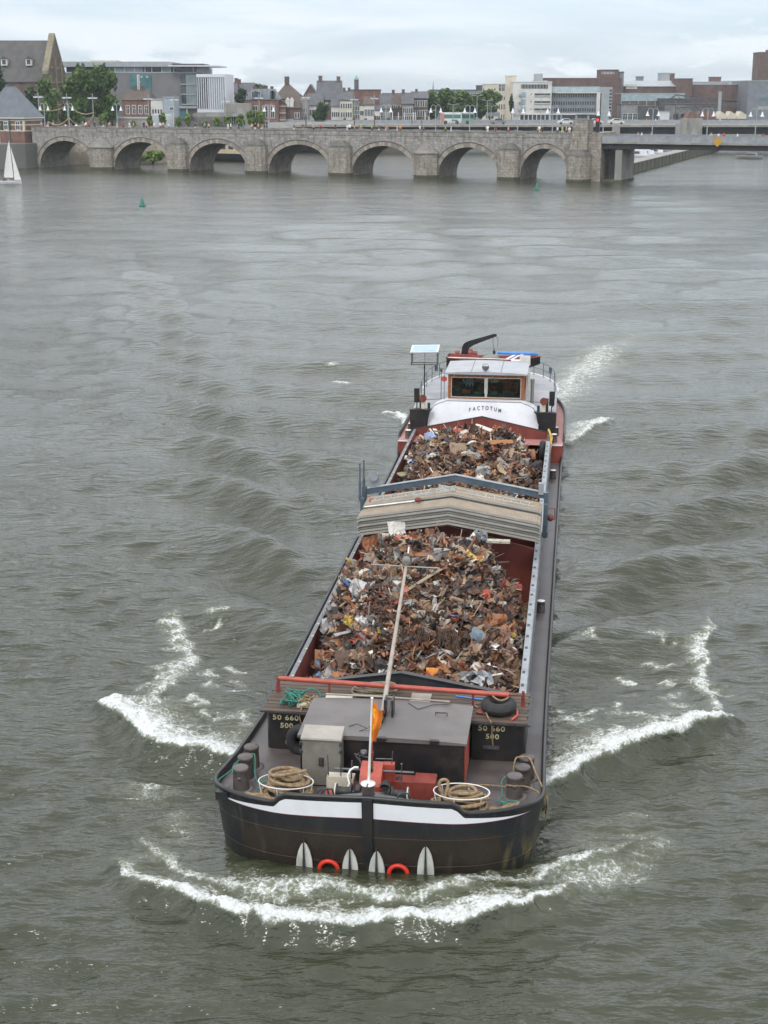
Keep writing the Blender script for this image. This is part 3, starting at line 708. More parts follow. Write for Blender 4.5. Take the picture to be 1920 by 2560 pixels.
# deckhouse
mb = MB(); mb.box(-1.72, 1.72, 1.95, 3.78, .9, 2.10)
dh = part(mb, 'deckhouse', 'black_paint')
mb = MB(); mb.grid([[(s*1.77, u, 2.10+.05*(1-s*s)+.012*(u-1.9)) for s in np.linspace(-1, 1, 9)] for u in (1.9, 3.84)])
mb.add([(-1.77,1.9,2.05),(1.77,1.9,2.05),(1.77,3.84,2.05),(-1.77,3.84,2.05),(-1.77,1.9,2.10),(1.77,1.9,2.10),(1.77,3.84,2.123),(-1.77,3.84,2.123)], [(0,1,5,4),(1,2,6,5),(2,3,7,6),(3,0,4,7)])
mb.add([(s*1.77,1.9,2.10+.05*(1-s*s)) for s in np.linspace(-1,1,9)], [list(range(9))])
part(mb, 'roof', 'roof_paint', dh)
mb = MB(); mb.box(1.721, 1.745, 2.0, 3.0, 1.2, 2.0); part(mb, 'door', 'bar_red', dh, 'red door leaf on the side of the deckhouse')
mb = MB(); mb.tube([(-1.5,3.9,2.2),(-.2,3.86,2.22),(1.25,3.82,2.2)], .022, 6); part(mb, 'roof_pole', 'mast_paint', dh)
mb = MB(); mb.box(-1.60, -.80, 1.52, 1.945, 1.18, 2.20); mb.mat(1); mb.hexa([(-1.63,1.48,2.2),(-.77,1.48,2.2),(-.77,1.97,2.2),(-1.63,1.97,2.2),(-1.62,1.49,2.235),(-.78,1.49,2.235),(-.78,1.97,2.32),(-1.62,1.97,2.32)])
mb.mat(2)
for x in (-1.56, -.84): mb.box(x-.03, x+.03, 1.55, 1.6, 1.05, 1.19); mb.box(x-.03, x+.03, 1.85, 1.9, 1.05, 1.19)
for x, z in ((-1.63,2.1), (-.80,2.1), (-.80,1.95), (-1.63,1.92)): mb.box(x-.02, x+.04, 1.49, 1.55, z-.03, z+.03)
part(mb, 'deck_locker', ('locker_grey', 'locker_top', 'dark_metal'))
mb = MB(); mb.box(-1.25,-1.15,1.49,1.515,1.62,1.80); mb.box(-1.22,-1.18,1.46,1.489,1.64,1.78); part(mb, 'locker_handle', 'dark_metal')
for x in (-1.1, .0, 1.1): mb = MB(); mb.box(x-.09, x+.09, 1.86, 1.93, 2.06, 2.16); mb.cyl((x-.11,1.87,2.14),(x+.11,1.87,2.14),.018,n=8); part(mb, 'roof_hinge', 'black_paint', dh)
mb = MB(); mb.tube([(1.0,3.2,2.13),(1.0,3.2,2.2),(1.25,3.2,2.2),(1.25,3.2,2.13)], .015, 6); part(mb, 'roof_handle', 'dark_metal', dh)
# bollards
def bollard(x, y, z, r, h, white=False, parent=barge, base=True):
    mb = MB(); mb.lathe([(r*1.12,-.02),(r*1.10,.05),(r*1.04,h*.5),(r*.98,h*.86),(r*1.05,h*.88),(r*1.06,h*.97),(r*.98,h),(0,h+.012)], (x,y,z), 22)
    mb.mat(1)
    if base: mb.lathe([(r*1.75,-.02),(r*1.7,.025),(r*1.2,.03)], (x,y,z), 22)
    mb.cyl((x,y-r*1.0,z+h*.62),(x,y-r*1.25,z+h*.58),.035)
    if white: mb.mat(2); mb.lathe([(r*1.02,h+.003),(0,h+.018)], (x,y,z), 22, cap=False)
    return part(mb, 'bollard', ('deck_dark', 'deck_dark', 'white_post'))
for x, y in ((-2.80,1.08),(-2.86,1.78),(-2.88,2.45),(2.78,1.55),(2.92,2.12),(2.99,2.74)): bollard(x, y, zdeck(y), .155, .50)
for x, y in ((2.98,14.4),(3.02,29.8)): bollard(x, y, .6, .115, .34, True, base=False)
for x, y in ((2.98,33.0),(3.02,34.3),(-2.98,33.0),(-3.02,34.3)): bollard(x, y, 1.3, .12, .34, True, base=False)
for sg in (1, -1):
    pass
mb = MB(); mb.lathe([(.13,0),(.14,.02),(.12,.03),(0,.03)], (1.62,1.55,zdeck(1.55)), 20); part(mb, 'manhole', 'deck_dark')
mb = MB(); mb.box(-3.15,-2.9,.3,.48,1.33,1.5); mb.build('fender_bracket', [M['black_paint']], barge)
# windlass
wl = empty('windlass', (0,0,0)); wl.parent = barge
def wp(mb, name, m, label=None): return part(mb, name, m, wl, label)
Zb = 1.2
mb = MB(); mb.extr([(-.30,.72,Zb-.1),(-.30,.72,1.60),(-.30,.82,1.78),(-.30,.98,1.90),(-.30,1.22,1.93),(-.30,1.3,1.85),(-.30,1.32,Zb-.1)], (.44,0,0)); mb.box(.14,.36,1.15,1.3,1.5,1.9)
mb.mat(1); mb.cyl((-.08,.9,1.86),(-.08,.9,1.93),.04)
wp(mb, 'gearbox', ('bar_red', 'dark_metal'))
mb = MB(); mb.box(.30,.76,1.15,1.5,1.15,1.53); mb.box(.76,1.2,1.1,1.55,1.12,1.57); mb.mat(1); mb.lathe([(.07,1.532),(.06,1.56),(0,1.56)], (.45,1.3,0), 14)
wp(mb, 'engine_box', ('red_paint', 'dark_metal'))
for s in (-1, 1):
    x0 = s*.56-.03; mb = MB()
    mb.lathe([(.155,-.16),(.155,-.14),(.10,-.12),(.09,0),(.10,.12),(.17,.14),(.17,.16)], (x0,.62,1.52), 18, 'x')
    mb.mat(1); mb.torus((x0+s*.165,.62,1.52), .15, .014, 24, 6, 'x'); wp(mb, 'warping_drum', ('dark_metal', 'white_post'))
mb = MB(); mb.cyl((-.7,.62,1.52),(.7,.62,1.52),.03); mb.cyl((-.85,1.05,1.80),(.78,1.02,1.82),.026); wp(mb, 'shaft', 'steel_mid')
mb = MB()
for s in (-1, 1):
    mb.lathe([(.16,-.05),(.19,-.04),(.19,.04),(.16,.05)], (s*.30,.6,1.5), 16, 'x')
    for k in range(5): mb.box(s*.30-.06+.02*k, s*.30+.05, .42+.07*k, .46+.07*k, 1.3, 1.66-.02*k)
wp(mb, 'chain_wheel', 'dark_metal')
mb = MB()
for (x, y, z, x2, y2, z2, r) in ((-.95,1.0,1.4,-.97,.95,2.15,.012),(-.7,1.0,1.5,-.72,1.,1.95,.012),(-.5,1.0,1.5,-.48,1.,2.02,.018),(.52,1.0,1.5,.53,.98,2.0,.012),(-.3,1.1,1.8,-.36,1.1,2.16,.012),(.3,1.2,1.8,.32,1.2,2.18,.01),(-.45,1.15,2.1,-.1,1.15,2.02,.012),(-.02,1.15,2.02,.33,1.15,2.03,.012),(-.28,.95,2.0,-.4,.95,2.16,.01)): mb.cyl((x,y,z),(x2,y2,z2),r,n=6)
mb.ball((.53,.98,2.01),.025); mb.lathe([(.07,0),(.07,.06),(0,.06)], (-.26,1.15,2.12), 10)
wp(mb, 'lever', 'steel_mid')
mb = MB(); mb.tube([(-.62,.75,1.45),(-.55,.72,1.5),(-.50,.78,1.62),(-.55,.85,1.75),(-.5,.9,1.86),(-.42,.95,1.9),(-.34,.95,1.9)], .022, 8); wp(mb, 'white_hose', 'white_post')
mb = MB(); mb.grid([[(.25+(a-.5)*(.26-.16*b), .42+.28*b, 1.78+.04*math.sin(pi*a)-.02*b) for a in np.linspace(0,1,7)] for b in np.linspace(0,1,6)]); mb.grid([[(.25+(a-.5)*(.22-.16*b), .43+.27*b, 1.74-.03*math.sin(pi*a)) for a in np.linspace(0,1,7)] for b in np.linspace(0,1,6)]); mb.cyl((.25,.55,1.35),(.25,.55,1.75),.025)
wp(mb, 'saddle_seat', 'rubber')
mb = MB(); mb.tube([(-.08,1.0,1.9),(-.085,1.03,2.1),(-.09,1.05,2.3),(-.12,1.12,2.75)], .033, 10); mb.cyl((-.085,1.03,2.12),(-.085,1.03,2.22),.045); wp(mb, 'exhaust_pipe', 'rust_disc')
mb = MB(); mb.box(-.98,-.80,.55,.85,1.2,1.42); wp(mb, 'red_block', 'bar_red')
mb = MB()
for k in range(14):
    r0 = random.Random(k); pts = [(.45+.3*r0.random()+.1*math.sin(j+k), .35+.25*r0.random(), 1.38+.14*r0.random()) for j in range(5)]
    mb.tube(pts, .010, 5)
wp(mb, 'cable_tangle', 'dark_metal')
mb = MB(); mb.box(-1.0,-.45,.95,1.25,1.15,1.62); mb.box(-.98,-.5,.92,.95,1.3,1.68); wp(mb, 'timber_pile', 'cream')
mb = MB()
for s in (1, -1): mb.extr([(s*.08,-.1,1.70),(s*1.15,.02,1.56),(s*1.0,.35,1.50),(s*.08,.45,1.60)], (0,0,.02))
part(mb, 'breasthook', 'coam_grey')
mb = MB()
for x in (-1.05, .55, -.95): mb.tube([(x,.05,1.66),(x+.02,.05,1.78),(x+.1,.06,1.84),(x+.22,.08,1.82),(x+.25,.08,1.68)], .02, 6)
part(mb, 'mooring_hoop', 'dark_metal')
mb = MB(); mb.lathe([(.13,0),(.125,.02),(.12,.2),(.13,.24),(.125,.27)], (-.02,.06,1.72), 24); mb.mat(1); mb.lathe([(.145,.272),(.145,.29),(0,.292)], (-.02,.06,1.72), 24); mb.mat(0); mb.box(-.035,-.005,-.12,.02,1.99,2.02)
part(mb, 'stem_bollard', ('deck_dark', 'white_post'))
fp = MB(); fp.cyl((-.02,.14,1.95),(.04,.22,3.72),.028,.018,10); fp.ball((.04,.22,3.73),.03); flagpole = part(fp, 'flagpole', 'white_post')
def flag_pt(a, b):           # a along the hoist downwards, b across
    z = 3.68-.92*a; x = .04-.034*a+.19*b*(1-.55*a)*(1+.25*math.sin(a*3.2)); y = .22+.11*math.sin(b*7+a*2.5)*b+.04*math.sin(a*9)*b
    return (x, y, z-.16*b*(1-a)*.7+.08*b*a*2-.12*b*b)
mb = MB(); G = [[flag_pt(a, b) for b in np.linspace(0,1,12)] for a in np.linspace(0,1,20)]; mb.grid(G)
for i, j0, j1 in ((3,1,4),(4,1,3),(5,1,4),(6,2,4),(10,1,3),(11,1,4),(12,1,3),(13,2,3),(15,1,2)):
    for j in range(j0, j1): mb.m[i*11+j] = 1
part(mb, 'flag', ('flag_orange', 'flag_yellow'), flagpole)
# red cross bar and its stanchions
mb = MB(); mb.cyl((-2.72,4.72,2.18),(2.52,4.36,2.2),.056,n=16); mb.mat(1); mb.cyl((2.52,4.36,2.2),(2.80,4.5,2.15),.025)
part(mb, 'cross_bar', ('bar_red', 'rust_disc'))
for x, y in ((-1.55,4.64),(1.72,4.42)):
    mb = MB(); mb.cyl((x,y,1.84),(x,y,2.2),.026); part(mb, 'bar_stanchion', 'red_paint')
for x, y in ((-2.74,4.7),(2.82,4.6)):
    mb = MB(); mb.extr([(x-.05,y,1.82),(x+.05,y,1.82),(x+.03,y,2.2),(x-.03,y,2.2)], (0,.04,0)); part(mb, 'bar_bracket', 'red_paint')
# folded mast
mast = empty('mast', (0,0,0)); mast.parent = barge
A = Vector((-.10,2.9,2.28)); B = Vector((-.44,10.6,3.40)); T_ = lambda t: A+(B-A)*t
mb = MB(); mb.tube([T_(0), T_(.1), T_(1.)], [.052,.052,.038], 12); mb.mat(1); mb.cyl(T_(-.004),T_(.0),.05); part(mb, 'mast_tube', ('mast_paint', 'rust_disc'), mast)
mb = MB(); mb.box(-.14,-.06,2.55,3.15,2.1,2.25)
for x in (-.06, .10): mb.box(x-.02,x+.02,2.9,3.2,2.12,2.55)
mb.box(-.16,.16,2.85,3.25,2.13,2.16); part(mb, 'mast_tabernacle', 'black_paint', mast)
D_ = (B-A).normalized()
mb = MB(); p = T_(.92)+Vector((0,0,.12)); mb.tube([p-D_*.18,p-D_*.17,p+D_*.16,p+D_*.18],[.06,.11,.11,.07],14); mb.mat(1); mb.tube([p+D_*.02,p+D_*.14],.125,14)
part(mb, 'mast_light', ('locker_grey', 'dark_metal'), mast)
mb = MB(); p = T_(.90); mb.cyl(p+Vector((-.9,0,.03)), p+Vector((.86,0,0)), .018); part(mb, 'mast_yard', 'mast_paint', mast)
mb = MB(); p = T_(.97); mb.cyl(p, p+D_*.55+Vector((0,0,.05)), .02); mb.mat(1); mb.ball(p+D_*.56+Vector((0,0,.05)), .045); part(mb, 'mast_top', ('white_post', 'bar_red'), mast)
mb = MB(); mb.tube([(-.75,2.35,2.16),(-.6,2.5,2.155),(-.35,2.3,2.155),(-.5,2.15,2.15),(-.1,2.25,2.15),(.05,2.8,2.3),(.02,3.4,2.4)], .008, 5); mb.tube([(.35,3.7,2.18),(.6,3.4,2.17),(.9,3.65,2.18),(1.3,3.75,2.18)], .008, 5); part(mb, 'cable', 'dark_metal', mast)
# ------------------------------------------------------------------ after part of the barge
def stern_plan(hw, u0, u1, lr, n=20, e=2.3):
    pts = [(hw, u0), (hw, u1-lr)]
    for i in range(1, n+1):
        a = pi/2*i/n; pts.append((hw*math.cos(a)**(2/e), u1-lr+lr*math.sin(a)**(2/e)))
    return pts+[(-x, y) for x, y in pts[-2::-1]]
mb = MB(); sp_ = stern_plan(2.98, 34.75, 44.0, 5.0)
mb.grid([[(x, y, z) for x, y in sp_] for z in (1.2, 2.2)], False)
mb.mat(1); mb.add([(x, y, 2.2) for x, y in sp_], [list(range(len(sp_)))])
part(mb, 'aft_cabin', ('white_paint', 'grey_deck'))
mb = MB(); mb.tube([(x*1.01, y, 2.2) for x, y in sp_[1:-1]], .05, 8); part(mb, 'cabin_moulding', 'white_paint')
# white front with rounded shoulders, name across it
half = [(2.30,1.25),(2.30,1.75),(2.27,2.02),(2.2,2.2),(2.05,2.36),(1.85,2.46),(1.65,2.52),(1.58,2.56)]
front = half+[(-x, z) for x, z in half[::-1]]
mb = MB(); lean = lambda z: 34.05+.55*(z-1.3)/1.25
mb.add([(x, lean(z), z) for x, z in front]+[(x, 35.4, z) for x, z in front], [list(range(len(front)))[::-1]]+[(i, i+1, len(front)+i+1, len(front)+i) for i in range(len(front)-1)])
mb.mat(1); mb.tube([(x, lean(z)+.02, z+.005) for x, z in front[2:-2]], .022, 6)
wf = part(mb, 'white_front', ('white_paint', 'bluegrey'))
ang = math.atan2(.55, 1.25)
for i, ch in enumerate('FACTOTUM'):
    xx = .06+(i-3.5)*.178; zz = 2.335-.012*(i-3.5)**2*.6
    text(ch, .225, (xx, lean(zz)-.02, zz), (pi/2-ang, 0, 0), 'lettering', 'name_letter', barge, .005, .78, 1., .002)
for sg in (1, -1):
    mb = MB(); mb.extr([(sg*3.0,34.0,1.1),(sg*2.36,34.0,1.1),(sg*2.36,34.0,1.75),(sg*2.28,34.0,1.85),(sg*2.2,34.0,2.22),(sg*2.1,34.0,2.30),(sg*3.04,34.0,2.30)], (0,.28,0))
    part(mb, 'wing_box', 'black_paint')
    mb = MB(); mb.cyl((sg*2.5,34.25,2.3),(sg*2.5,34.25,2.62),.085,n=14); mb.mat(1); mb.tube([(sg*2.5,34.40,2.72),(sg*2.5,34.22,2.74),(sg*2.5,34.12,2.75),(sg*2.5,34.10,2.75)],[.08,.15,.16,.15],18)
    part(mb, 'vent_cowl', ('lamp_cream', 'rust_disc'))
    mb = MB(); mb.box(sg*2.82-.11, sg*2.82+.11, 34.7, 34.85, 2.45, 3.05); mb.box(sg*2.82-.02, sg*2.82+.02, 34.74, 34.8, 2.2, 2.5); part(mb, 'side_light_board', 'black_paint')
    mb = MB(); mb.cyl((sg*2.62,34.6,2.2),(sg*2.62,34.6,2.78),.07); mb.cyl((sg*2.28,34.45,2.25),(sg*2.28,34.45,2.5),.06); part(mb, 'vent_pipe', 'dark_metal')
# wheelhouse
wh = empty('wheelhouse', (0,0,0)); wh.parent = barge
X0, X1, Y0, Y1, Zb, Zt = -1.55, 1.65, 35.2, 37.5, 2.5, 3.62
def wpart(mb, name, m, label=None): return part(mb, name, m, wh, label)
mb = MB()
f = .15
mb.box(X0, X0+f, Y0, Y0+.09, Zb, Zt); mb.box(X1-f, X1, Y0, Y0+.09, Zb, Zt); mb.box(X0+f, X1-f, Y0, Y0+.09, Zb, Zb+.14); mb.box(X0+f, X1-f, Y0, Y0+.09, Zt-.15, Zt)
for xs, s in ((X0, 1), (X1, -1)):
    mb.box(min(xs, xs+s*.08), max(xs, xs+s*.08), Y0+.091, Y1, Zb-.3, Zb+.22)
    for y in (Y0+.091, Y0+1.1, Y1-.12): mb.box(min(xs, xs+s*.08), max(xs, xs+s*.08), y, y+.12, Zb+.221, Zt)
    mb.box(min(xs, xs+s*.079), max(xs, xs+s*.079), Y0+.22, Y1, Zt-.14, Zt-.001)
mb.box(X0+.08, X1-.08, Y1-.08, Y1-.001, Zb-.3, Zb+.5); mb.box(X0+.08, X0+.5, Y1-.08, Y1-.001, Zb+.5, Zt); mb.box(X1-.9, X1-.08, Y1-.08, Y1-.001, Zb+.5, Zt)
wpart(mb, 'timber_frame', 'varnish')
def frame_rect(mb, x0, x1, z0, z1, y, w_=.028, d=.03):
    mb.box(x0, x1, y, y+d, z0, z0+w_); mb.box(x0, x1, y, y+d, z1-w_, z1); mb.box(x0, x0+w_, y, y+d, z0+w_, z1-w_); mb.box(x1-w_, x1, y, y+d, z0+w_, z1-w_)
xm = (X0+X1)/2
for a, b_ in ((X0+f-.02, xm-.02), (xm+.02, X1-f+.02)):
    mb = MB(); frame_rect(mb, a, b_, Zb+.12, Zt-.13, Y0-.022); wi = wpart(mb, 'window', 'alu')
    mb = MB(); mb.box(a+.02, b_-.02, Y0-.006, Y0-.002, Zb+.14, Zt-.15); part(mb, 'pane', 'glass', wi)
    mb = MB(); mb.box(b_-.05, b_-.02, Y0-.04, Y0-.023, Zb+.3, Zt-.15) if a < 0 else mb.box(a+.02, a+.05, Y0-.04, Y0-.023, Zb+.3, Zt-.15); part(mb, 'wiper', 'alu', wi)
mb = MB(); mb.box(xm-.035, xm+.035, Y0-.035, Y0+.06, Zb+.12, Zt-.13)
wpart(mb, 'mullion', 'alu')
for x in np.linspace(X0+.25, X1-.25, 6): mb = MB(); mb.ball((x, Y0-.03, Zt-.09), .022, 8, 6); wpart(mb, 'frame_stud', 'alu')
for xs in (X0+.03, X1-.04):
    for ya, yb in ((Y0+.22, Y0+1.08), (Y0+1.24, Y1-.14)):
        mb = MB(); mb.box(xs, xs+.01, ya, yb, Zb+.23, Zt-.15); wpart(mb, 'side_pane', 'glass')
mb = MB(); nn = 7
def roofz(s, u): return Zt+.06+.07*(1-s*s)+.05*min((u-35.05)/1.5, 1)
mb.grid([[(.05+s*1.72, u, roofz(s, u)) for s in np.linspace(-1, 1, nn)] for u in (35.05, 35.35, 36.2, 37.6)])
mb.add([(.05+s*1.72, 35.05, roofz(s, 35.05)) for s in np.linspace(-1, 1, nn)]+[(.05+s*1.72, 35.05, Zt+.001) for s in np.linspace(-1, 1, nn)], [(i, i+1, nn+i+1, nn+i) for i in range(nn-1)])
for s in (-1, 1): mb.add([(.05+s*1.72,35.05,Zt+.001),(.05+s*1.72,37.6,Zt+.001),(.05+s*1.72,37.6,roofz(s,37.6)),(.05+s*1.72,35.35,roofz(s,35.35)),(.05+s*1.72,35.05,roofz(s,35.05))],[(0,1,2,3,4)])
mb.add([(.05-1.72,35.05,Zt+.001),(.05+1.72,35.05,Zt+.001),(.05+1.72,37.6,Zt+.001),(.05-1.72,37.6,Zt+.001)], [(0,1,2,3)])
mb.mat(1)
for s in (-.36, .36): mb.tube([(.05+s*1.72, u, roofz(s, u)+.003) for u in (35.06,35.35,36.2,37.55)], .009, 5)
wpart(mb, 'roof', ('roof_grey', 'dark_metal'))
mb = MB(); mb.cyl((.02,35.25,3.7),(.02,35.25,3.84),.025); mb.tube([(.02,35.42,3.90),(.02,35.34,3.91),(.02,35.2,3.93),(.02,35.12,3.94)],[.05,.11,.14,.15],18); mb.mat(1); mb.lathe([(.135,0),(0,.02)], (.02,35.125,3.94), 18, 'y')
wpart(mb, 'searchlight', ('steel_mid', 'white_post'))
# inside: console, steering wheel, lamp shade, seats
mb = MB(); mb.box(X0+.1, X1-.1, 35.45, 35.75, 2.2, 2.72); mb.box(X0+.1, X0+.5, 35.5, 35.9, 2.7, 3.0); mb.box(.75, 1.3, 35.5, 35.8, 2.7, 2.85); mb.box(X0+.1, X1-.1, 37.3, 37.4, 2.2, 2.9)
mb.mat(1); mb.box(.2, .5, 35.44, 35.6, 2.72, 2.84); mb.box(-.45, -.15, 35.44, 35.6, 2.72, 2.82); mb.mat(2); mb.box(-1.0, -.62, 35.5, 35.65, 2.72, 2.88); mb.box(.75, 1.3, 36.9, 37.1, 2.3, 2.95)
wpart(mb, 'console', ('interior_dark', 'interior_green', 'varnish'))
mb = MB(); mb.torus((.05,35.9,2.86), .33, .02, 28, 6, 'y')
for k in range(6): mb.cyl((.05,35.9,2.86),(.05+.33*math.cos(k*pi/3+.5),35.9,2.86+.33*math.sin(k*pi/3+.5)),.012,n=6)
wpart(mb, 'steering_wheel', 'varnish')
mb = MB(); mb.tube([(.32,36.2,3.12),(.32,36.2,3.48)], [.2,.15], 18); wpart(mb, 'lamp_shade', 'lamp_cream')
mb = MB(); mb.box(X0+.02, X1-.02, 35.25, 37.45, 2.2, 2.23); wpart(mb, 'floor', 'interior_dark')
# rods, horn, and exhaust beside the wheelhouse
mb = MB(); mb.cyl((-1.85,35.3,2.5),(-1.85,35.3,3.75),.015); mb.cyl((-1.72,35.3,2.5),(-1.72,35.3,3.6),.012); mb.mat(1); mb.lathe([(.05,0),(.055,.1),(.02,.14)], (-1.85,35.3,3.68), 10); part(mb, 'antenna_rod', ('steel_mid', 'dark_metal'))
mb = MB(); mb.tube([(-1.75,35.35,3.42),(-1.72,35.25,3.42),(-1.7,35.05,3.42),(-1.7,35.02,3.42)],[.02,.04,.10,.12],14); part(mb, 'signal_horn', 'bar_red')
mb = MB()
for x, r in ((1.74,.018),(1.8,.03),(1.87,.02)): mb.tube([(x,35.3,2.4),(x+.01,35.3,3.2),(x-.02,35.4,3.68)], r, 8)
part(mb, 'handrail_pipe', 'alu')
mb = MB(); mb.cyl((1.98,35.5,2.2),(1.98,35.5,3.25),.07); mb.cyl((1.98,35.5,3.25),(1.98,35.5,3.42),.085); part(mb, 'exhaust_stack', 'locker_grey')
# solar panel on its post
mb = MB(); mb.cyl((-2.62,35.9,2.2),(-2.62,35.9,3.88),.03); 
xs0, xs1 = -3.18, -2.06
for y in (35.75, 36.2):
    mb.beam((xs0,y,3.88),(xs1,y,3.88),.03,.03); mb.beam((xs0+.015,y,3.88),(xs0+.015,y,4.42),.03,.03,(0,1,0)); mb.beam((xs1-.015,y,3.88),(xs1-.015,y,4.42),.03,.03,(0,1,0))
for x in (xs0, xs1): mb.beam((x,35.75,3.88),(x,36.2,3.88),.03,.03)
mb.cyl((-2.62,36.0,3.88),(-2.62,36.0,4.42),.01)
so = part(mb, 'panel_post', 'dark_metal')
mb = MB(); mb.hexa([(xs0-.04,35.7,4.36),(xs1+.03,35.7,4.40),(xs1+.03,36.5,4.58),(xs0-.04,36.5,4.54),(xs0-.04,35.69,4.40),(xs1+.03,35.69,4.44),(xs1+.03,36.49,4.62),(xs0-.04,36.49,4.58)])
mb.mat(1); mb.hexa([(xs0+.04,35.78,4.425),(xs1-.05,35.78,4.465),(xs1-.05,36.42,4.61),(xs0+.04,36.42,4.57),(xs0+.04,35.78,4.43),(xs1-.05,35.78,4.47),(xs1-.05,36.42,4.615),(xs0+.04,36.42,4.575)])
part(mb, 'solar_panel', ('white_paint', 'pale_blue'))
# railing round the after deck
rl = [(x*.97, y-.05) for x, y in sp_[1:-1]]
mb = MB(); mb.tube([(x, y, 2.86) for x, y in rl], .02, 6); mb.tube([(x, y, 2.55) for x, y in rl], .012, 6)
for x, y in rl[::3]: mb.cyl((x,y,2.2),(x,y,2.86),.018,n=6)
for sg in (1,-1):
    mb.tube([(sg*2.9,39,2.86),(sg*2.9,37.4,2.85),(sg*2.88,36.2,2.6),(sg*2.85,35.2,2.3)], .02, 6); mb.cyl((sg*2.9,37.4,2.2),(sg*2.9,37.4,2.86),.018,n=6)
    mb.tube([(sg*1.75,34.75,2.62),(sg*2.3,34.75,2.58),(sg*2.95,34.75,2.55)], .014, 6)
    mb.box(sg*2.62-.07, sg*2.62+.07, 41.2, 41.3, 2.62, 2.9)
part(mb, 'deck_railing', 'bluegrey')
# after cabin block, davit crane and radar
mb = MB(); mb.box(-1.6,1.7,37.7,41.6,2.2,3.02); part(mb, 'cabin_block', 'white_paint')
mb = MB(); mb.cyl((-1.35,40.9,2.2),(-1.35,40.9,3.5),.13); mb.mat(1)
for x, r in ((-1.62,.12),(-1.02,.19),(-.8,.1)): mb.lathe([(r*.9,-.1),(r,-.06),(r,.06),(r*.9,.1)], (x,40.75,3.55), 18, 'x')
crane = part(mb, 'davit_crane', ('dark_metal', 'red_paint'))
mb = MB(); prof = [(-1.46,3.42),(-1.40,3.85),(-1.30,4.0),(-1.1,4.1),(.02,4.44),(.14,4.44),(.16,4.34),(-.85,3.93),(-1.08,3.78),(-1.16,3.42)]
mb.extr([(x,40.82,z) for x, z in prof], (0,.16,0)); part(mb, 'arm', 'black_paint', crane)
mb = MB(); mb.tube([(.0,40.9,4.36),(-.02,40.9,4.05),(.05,40.9,3.75),(.06,40.9,3.7)], .012, 6); mb.tube([(.13,40.9,4.36),(.22,40.9,4.1),(.18,40.9,3.85)], .01, 6); mb.lathe([(.02,.1),(.07,.03),(.07,-.05),(.02,-.14)], (.05,40.9,3.62), 10); part(mb, 'hook', 'dark_metal', crane)
mb = MB(); mb.cyl((1.15,38.1,3.0),(1.15,38.1,3.5),.05); mb.mat(1); mb.box(.95,1.32,38.0,38.3,3.46,3.74); mb.box(1.32,1.78,38.15,38.45,3.5,3.92); mb.cyl((1.4,38.25,3.9),(1.4,38.25,4.0),.09); ra = part(mb, 'radar_mast', ('dark_metal', 'white_post'))
mb = MB(); mb.tube([(.34,38.2,4.03),(.36,38.2,4.03),(2.1,38.3,3.99),(2.12,38.3,3.99)], [.03,.065,.065,.03], 10); part(mb, 'scanner', 'blue_panel', ra)

# ------------------------------------------------------------------ loose things lying on the barge
def thing(mb, name, m, base, label, cat, group=None, kind=None, frame=SHIP, recalc=False):
    o = mb.build(name, [M[k] for k in (m if isinstance(m, (list, tuple)) else [m])], None, base, frame, recalc); return tag(o, label, cat, group, kind)
def coil(mb, cx_, cy_, z0, R0, turns, r, hgt, seed, squash=1., messy=.12, m=8):
    q = random.Random(seed); pts = []; N = int(turns*26)
    for i in range(N):
        a = 2*pi*i/26; t = i/N; wob_ = 1+messy*math.sin(a*.37+seed)+messy*.6*math.sin(a*1.31+seed*2)
        rr = R0*(.55+.45*abs(math.sin(i*.021+seed)))*wob_
        pts.append((cx_+rr*math.cos(a)+.05*R0*math.sin(a*.11), cy_+rr*math.sin(a)*squash, z0+r+hgt*t*(.6+.4*math.sin(a*.5+seed))+.03*math.sin(a*1.7)))
    mb.tube(pts, r, m)
def loop_rope(mb, pts, r, n=6, sub=6):
    P = [Vector(p) for p in pts]; out = []
    for i in range(len(P)-1):
        p0, p1, p2, p3 = P[max(i-1,0)], P[i], P[i+1], P[min(i+2,len(P)-1)]
        for k in range(sub):
            t = k/sub; out.append(.5*((2*p1)+(p2-p0)*t+(2*p0-5*p1+4*p2-p3)*t*t+(3*p1-p0-3*p2+p3)*t**3))
    out.append(P[-1]); mb.tube(out, r, n)
zd = zdeck(.9)
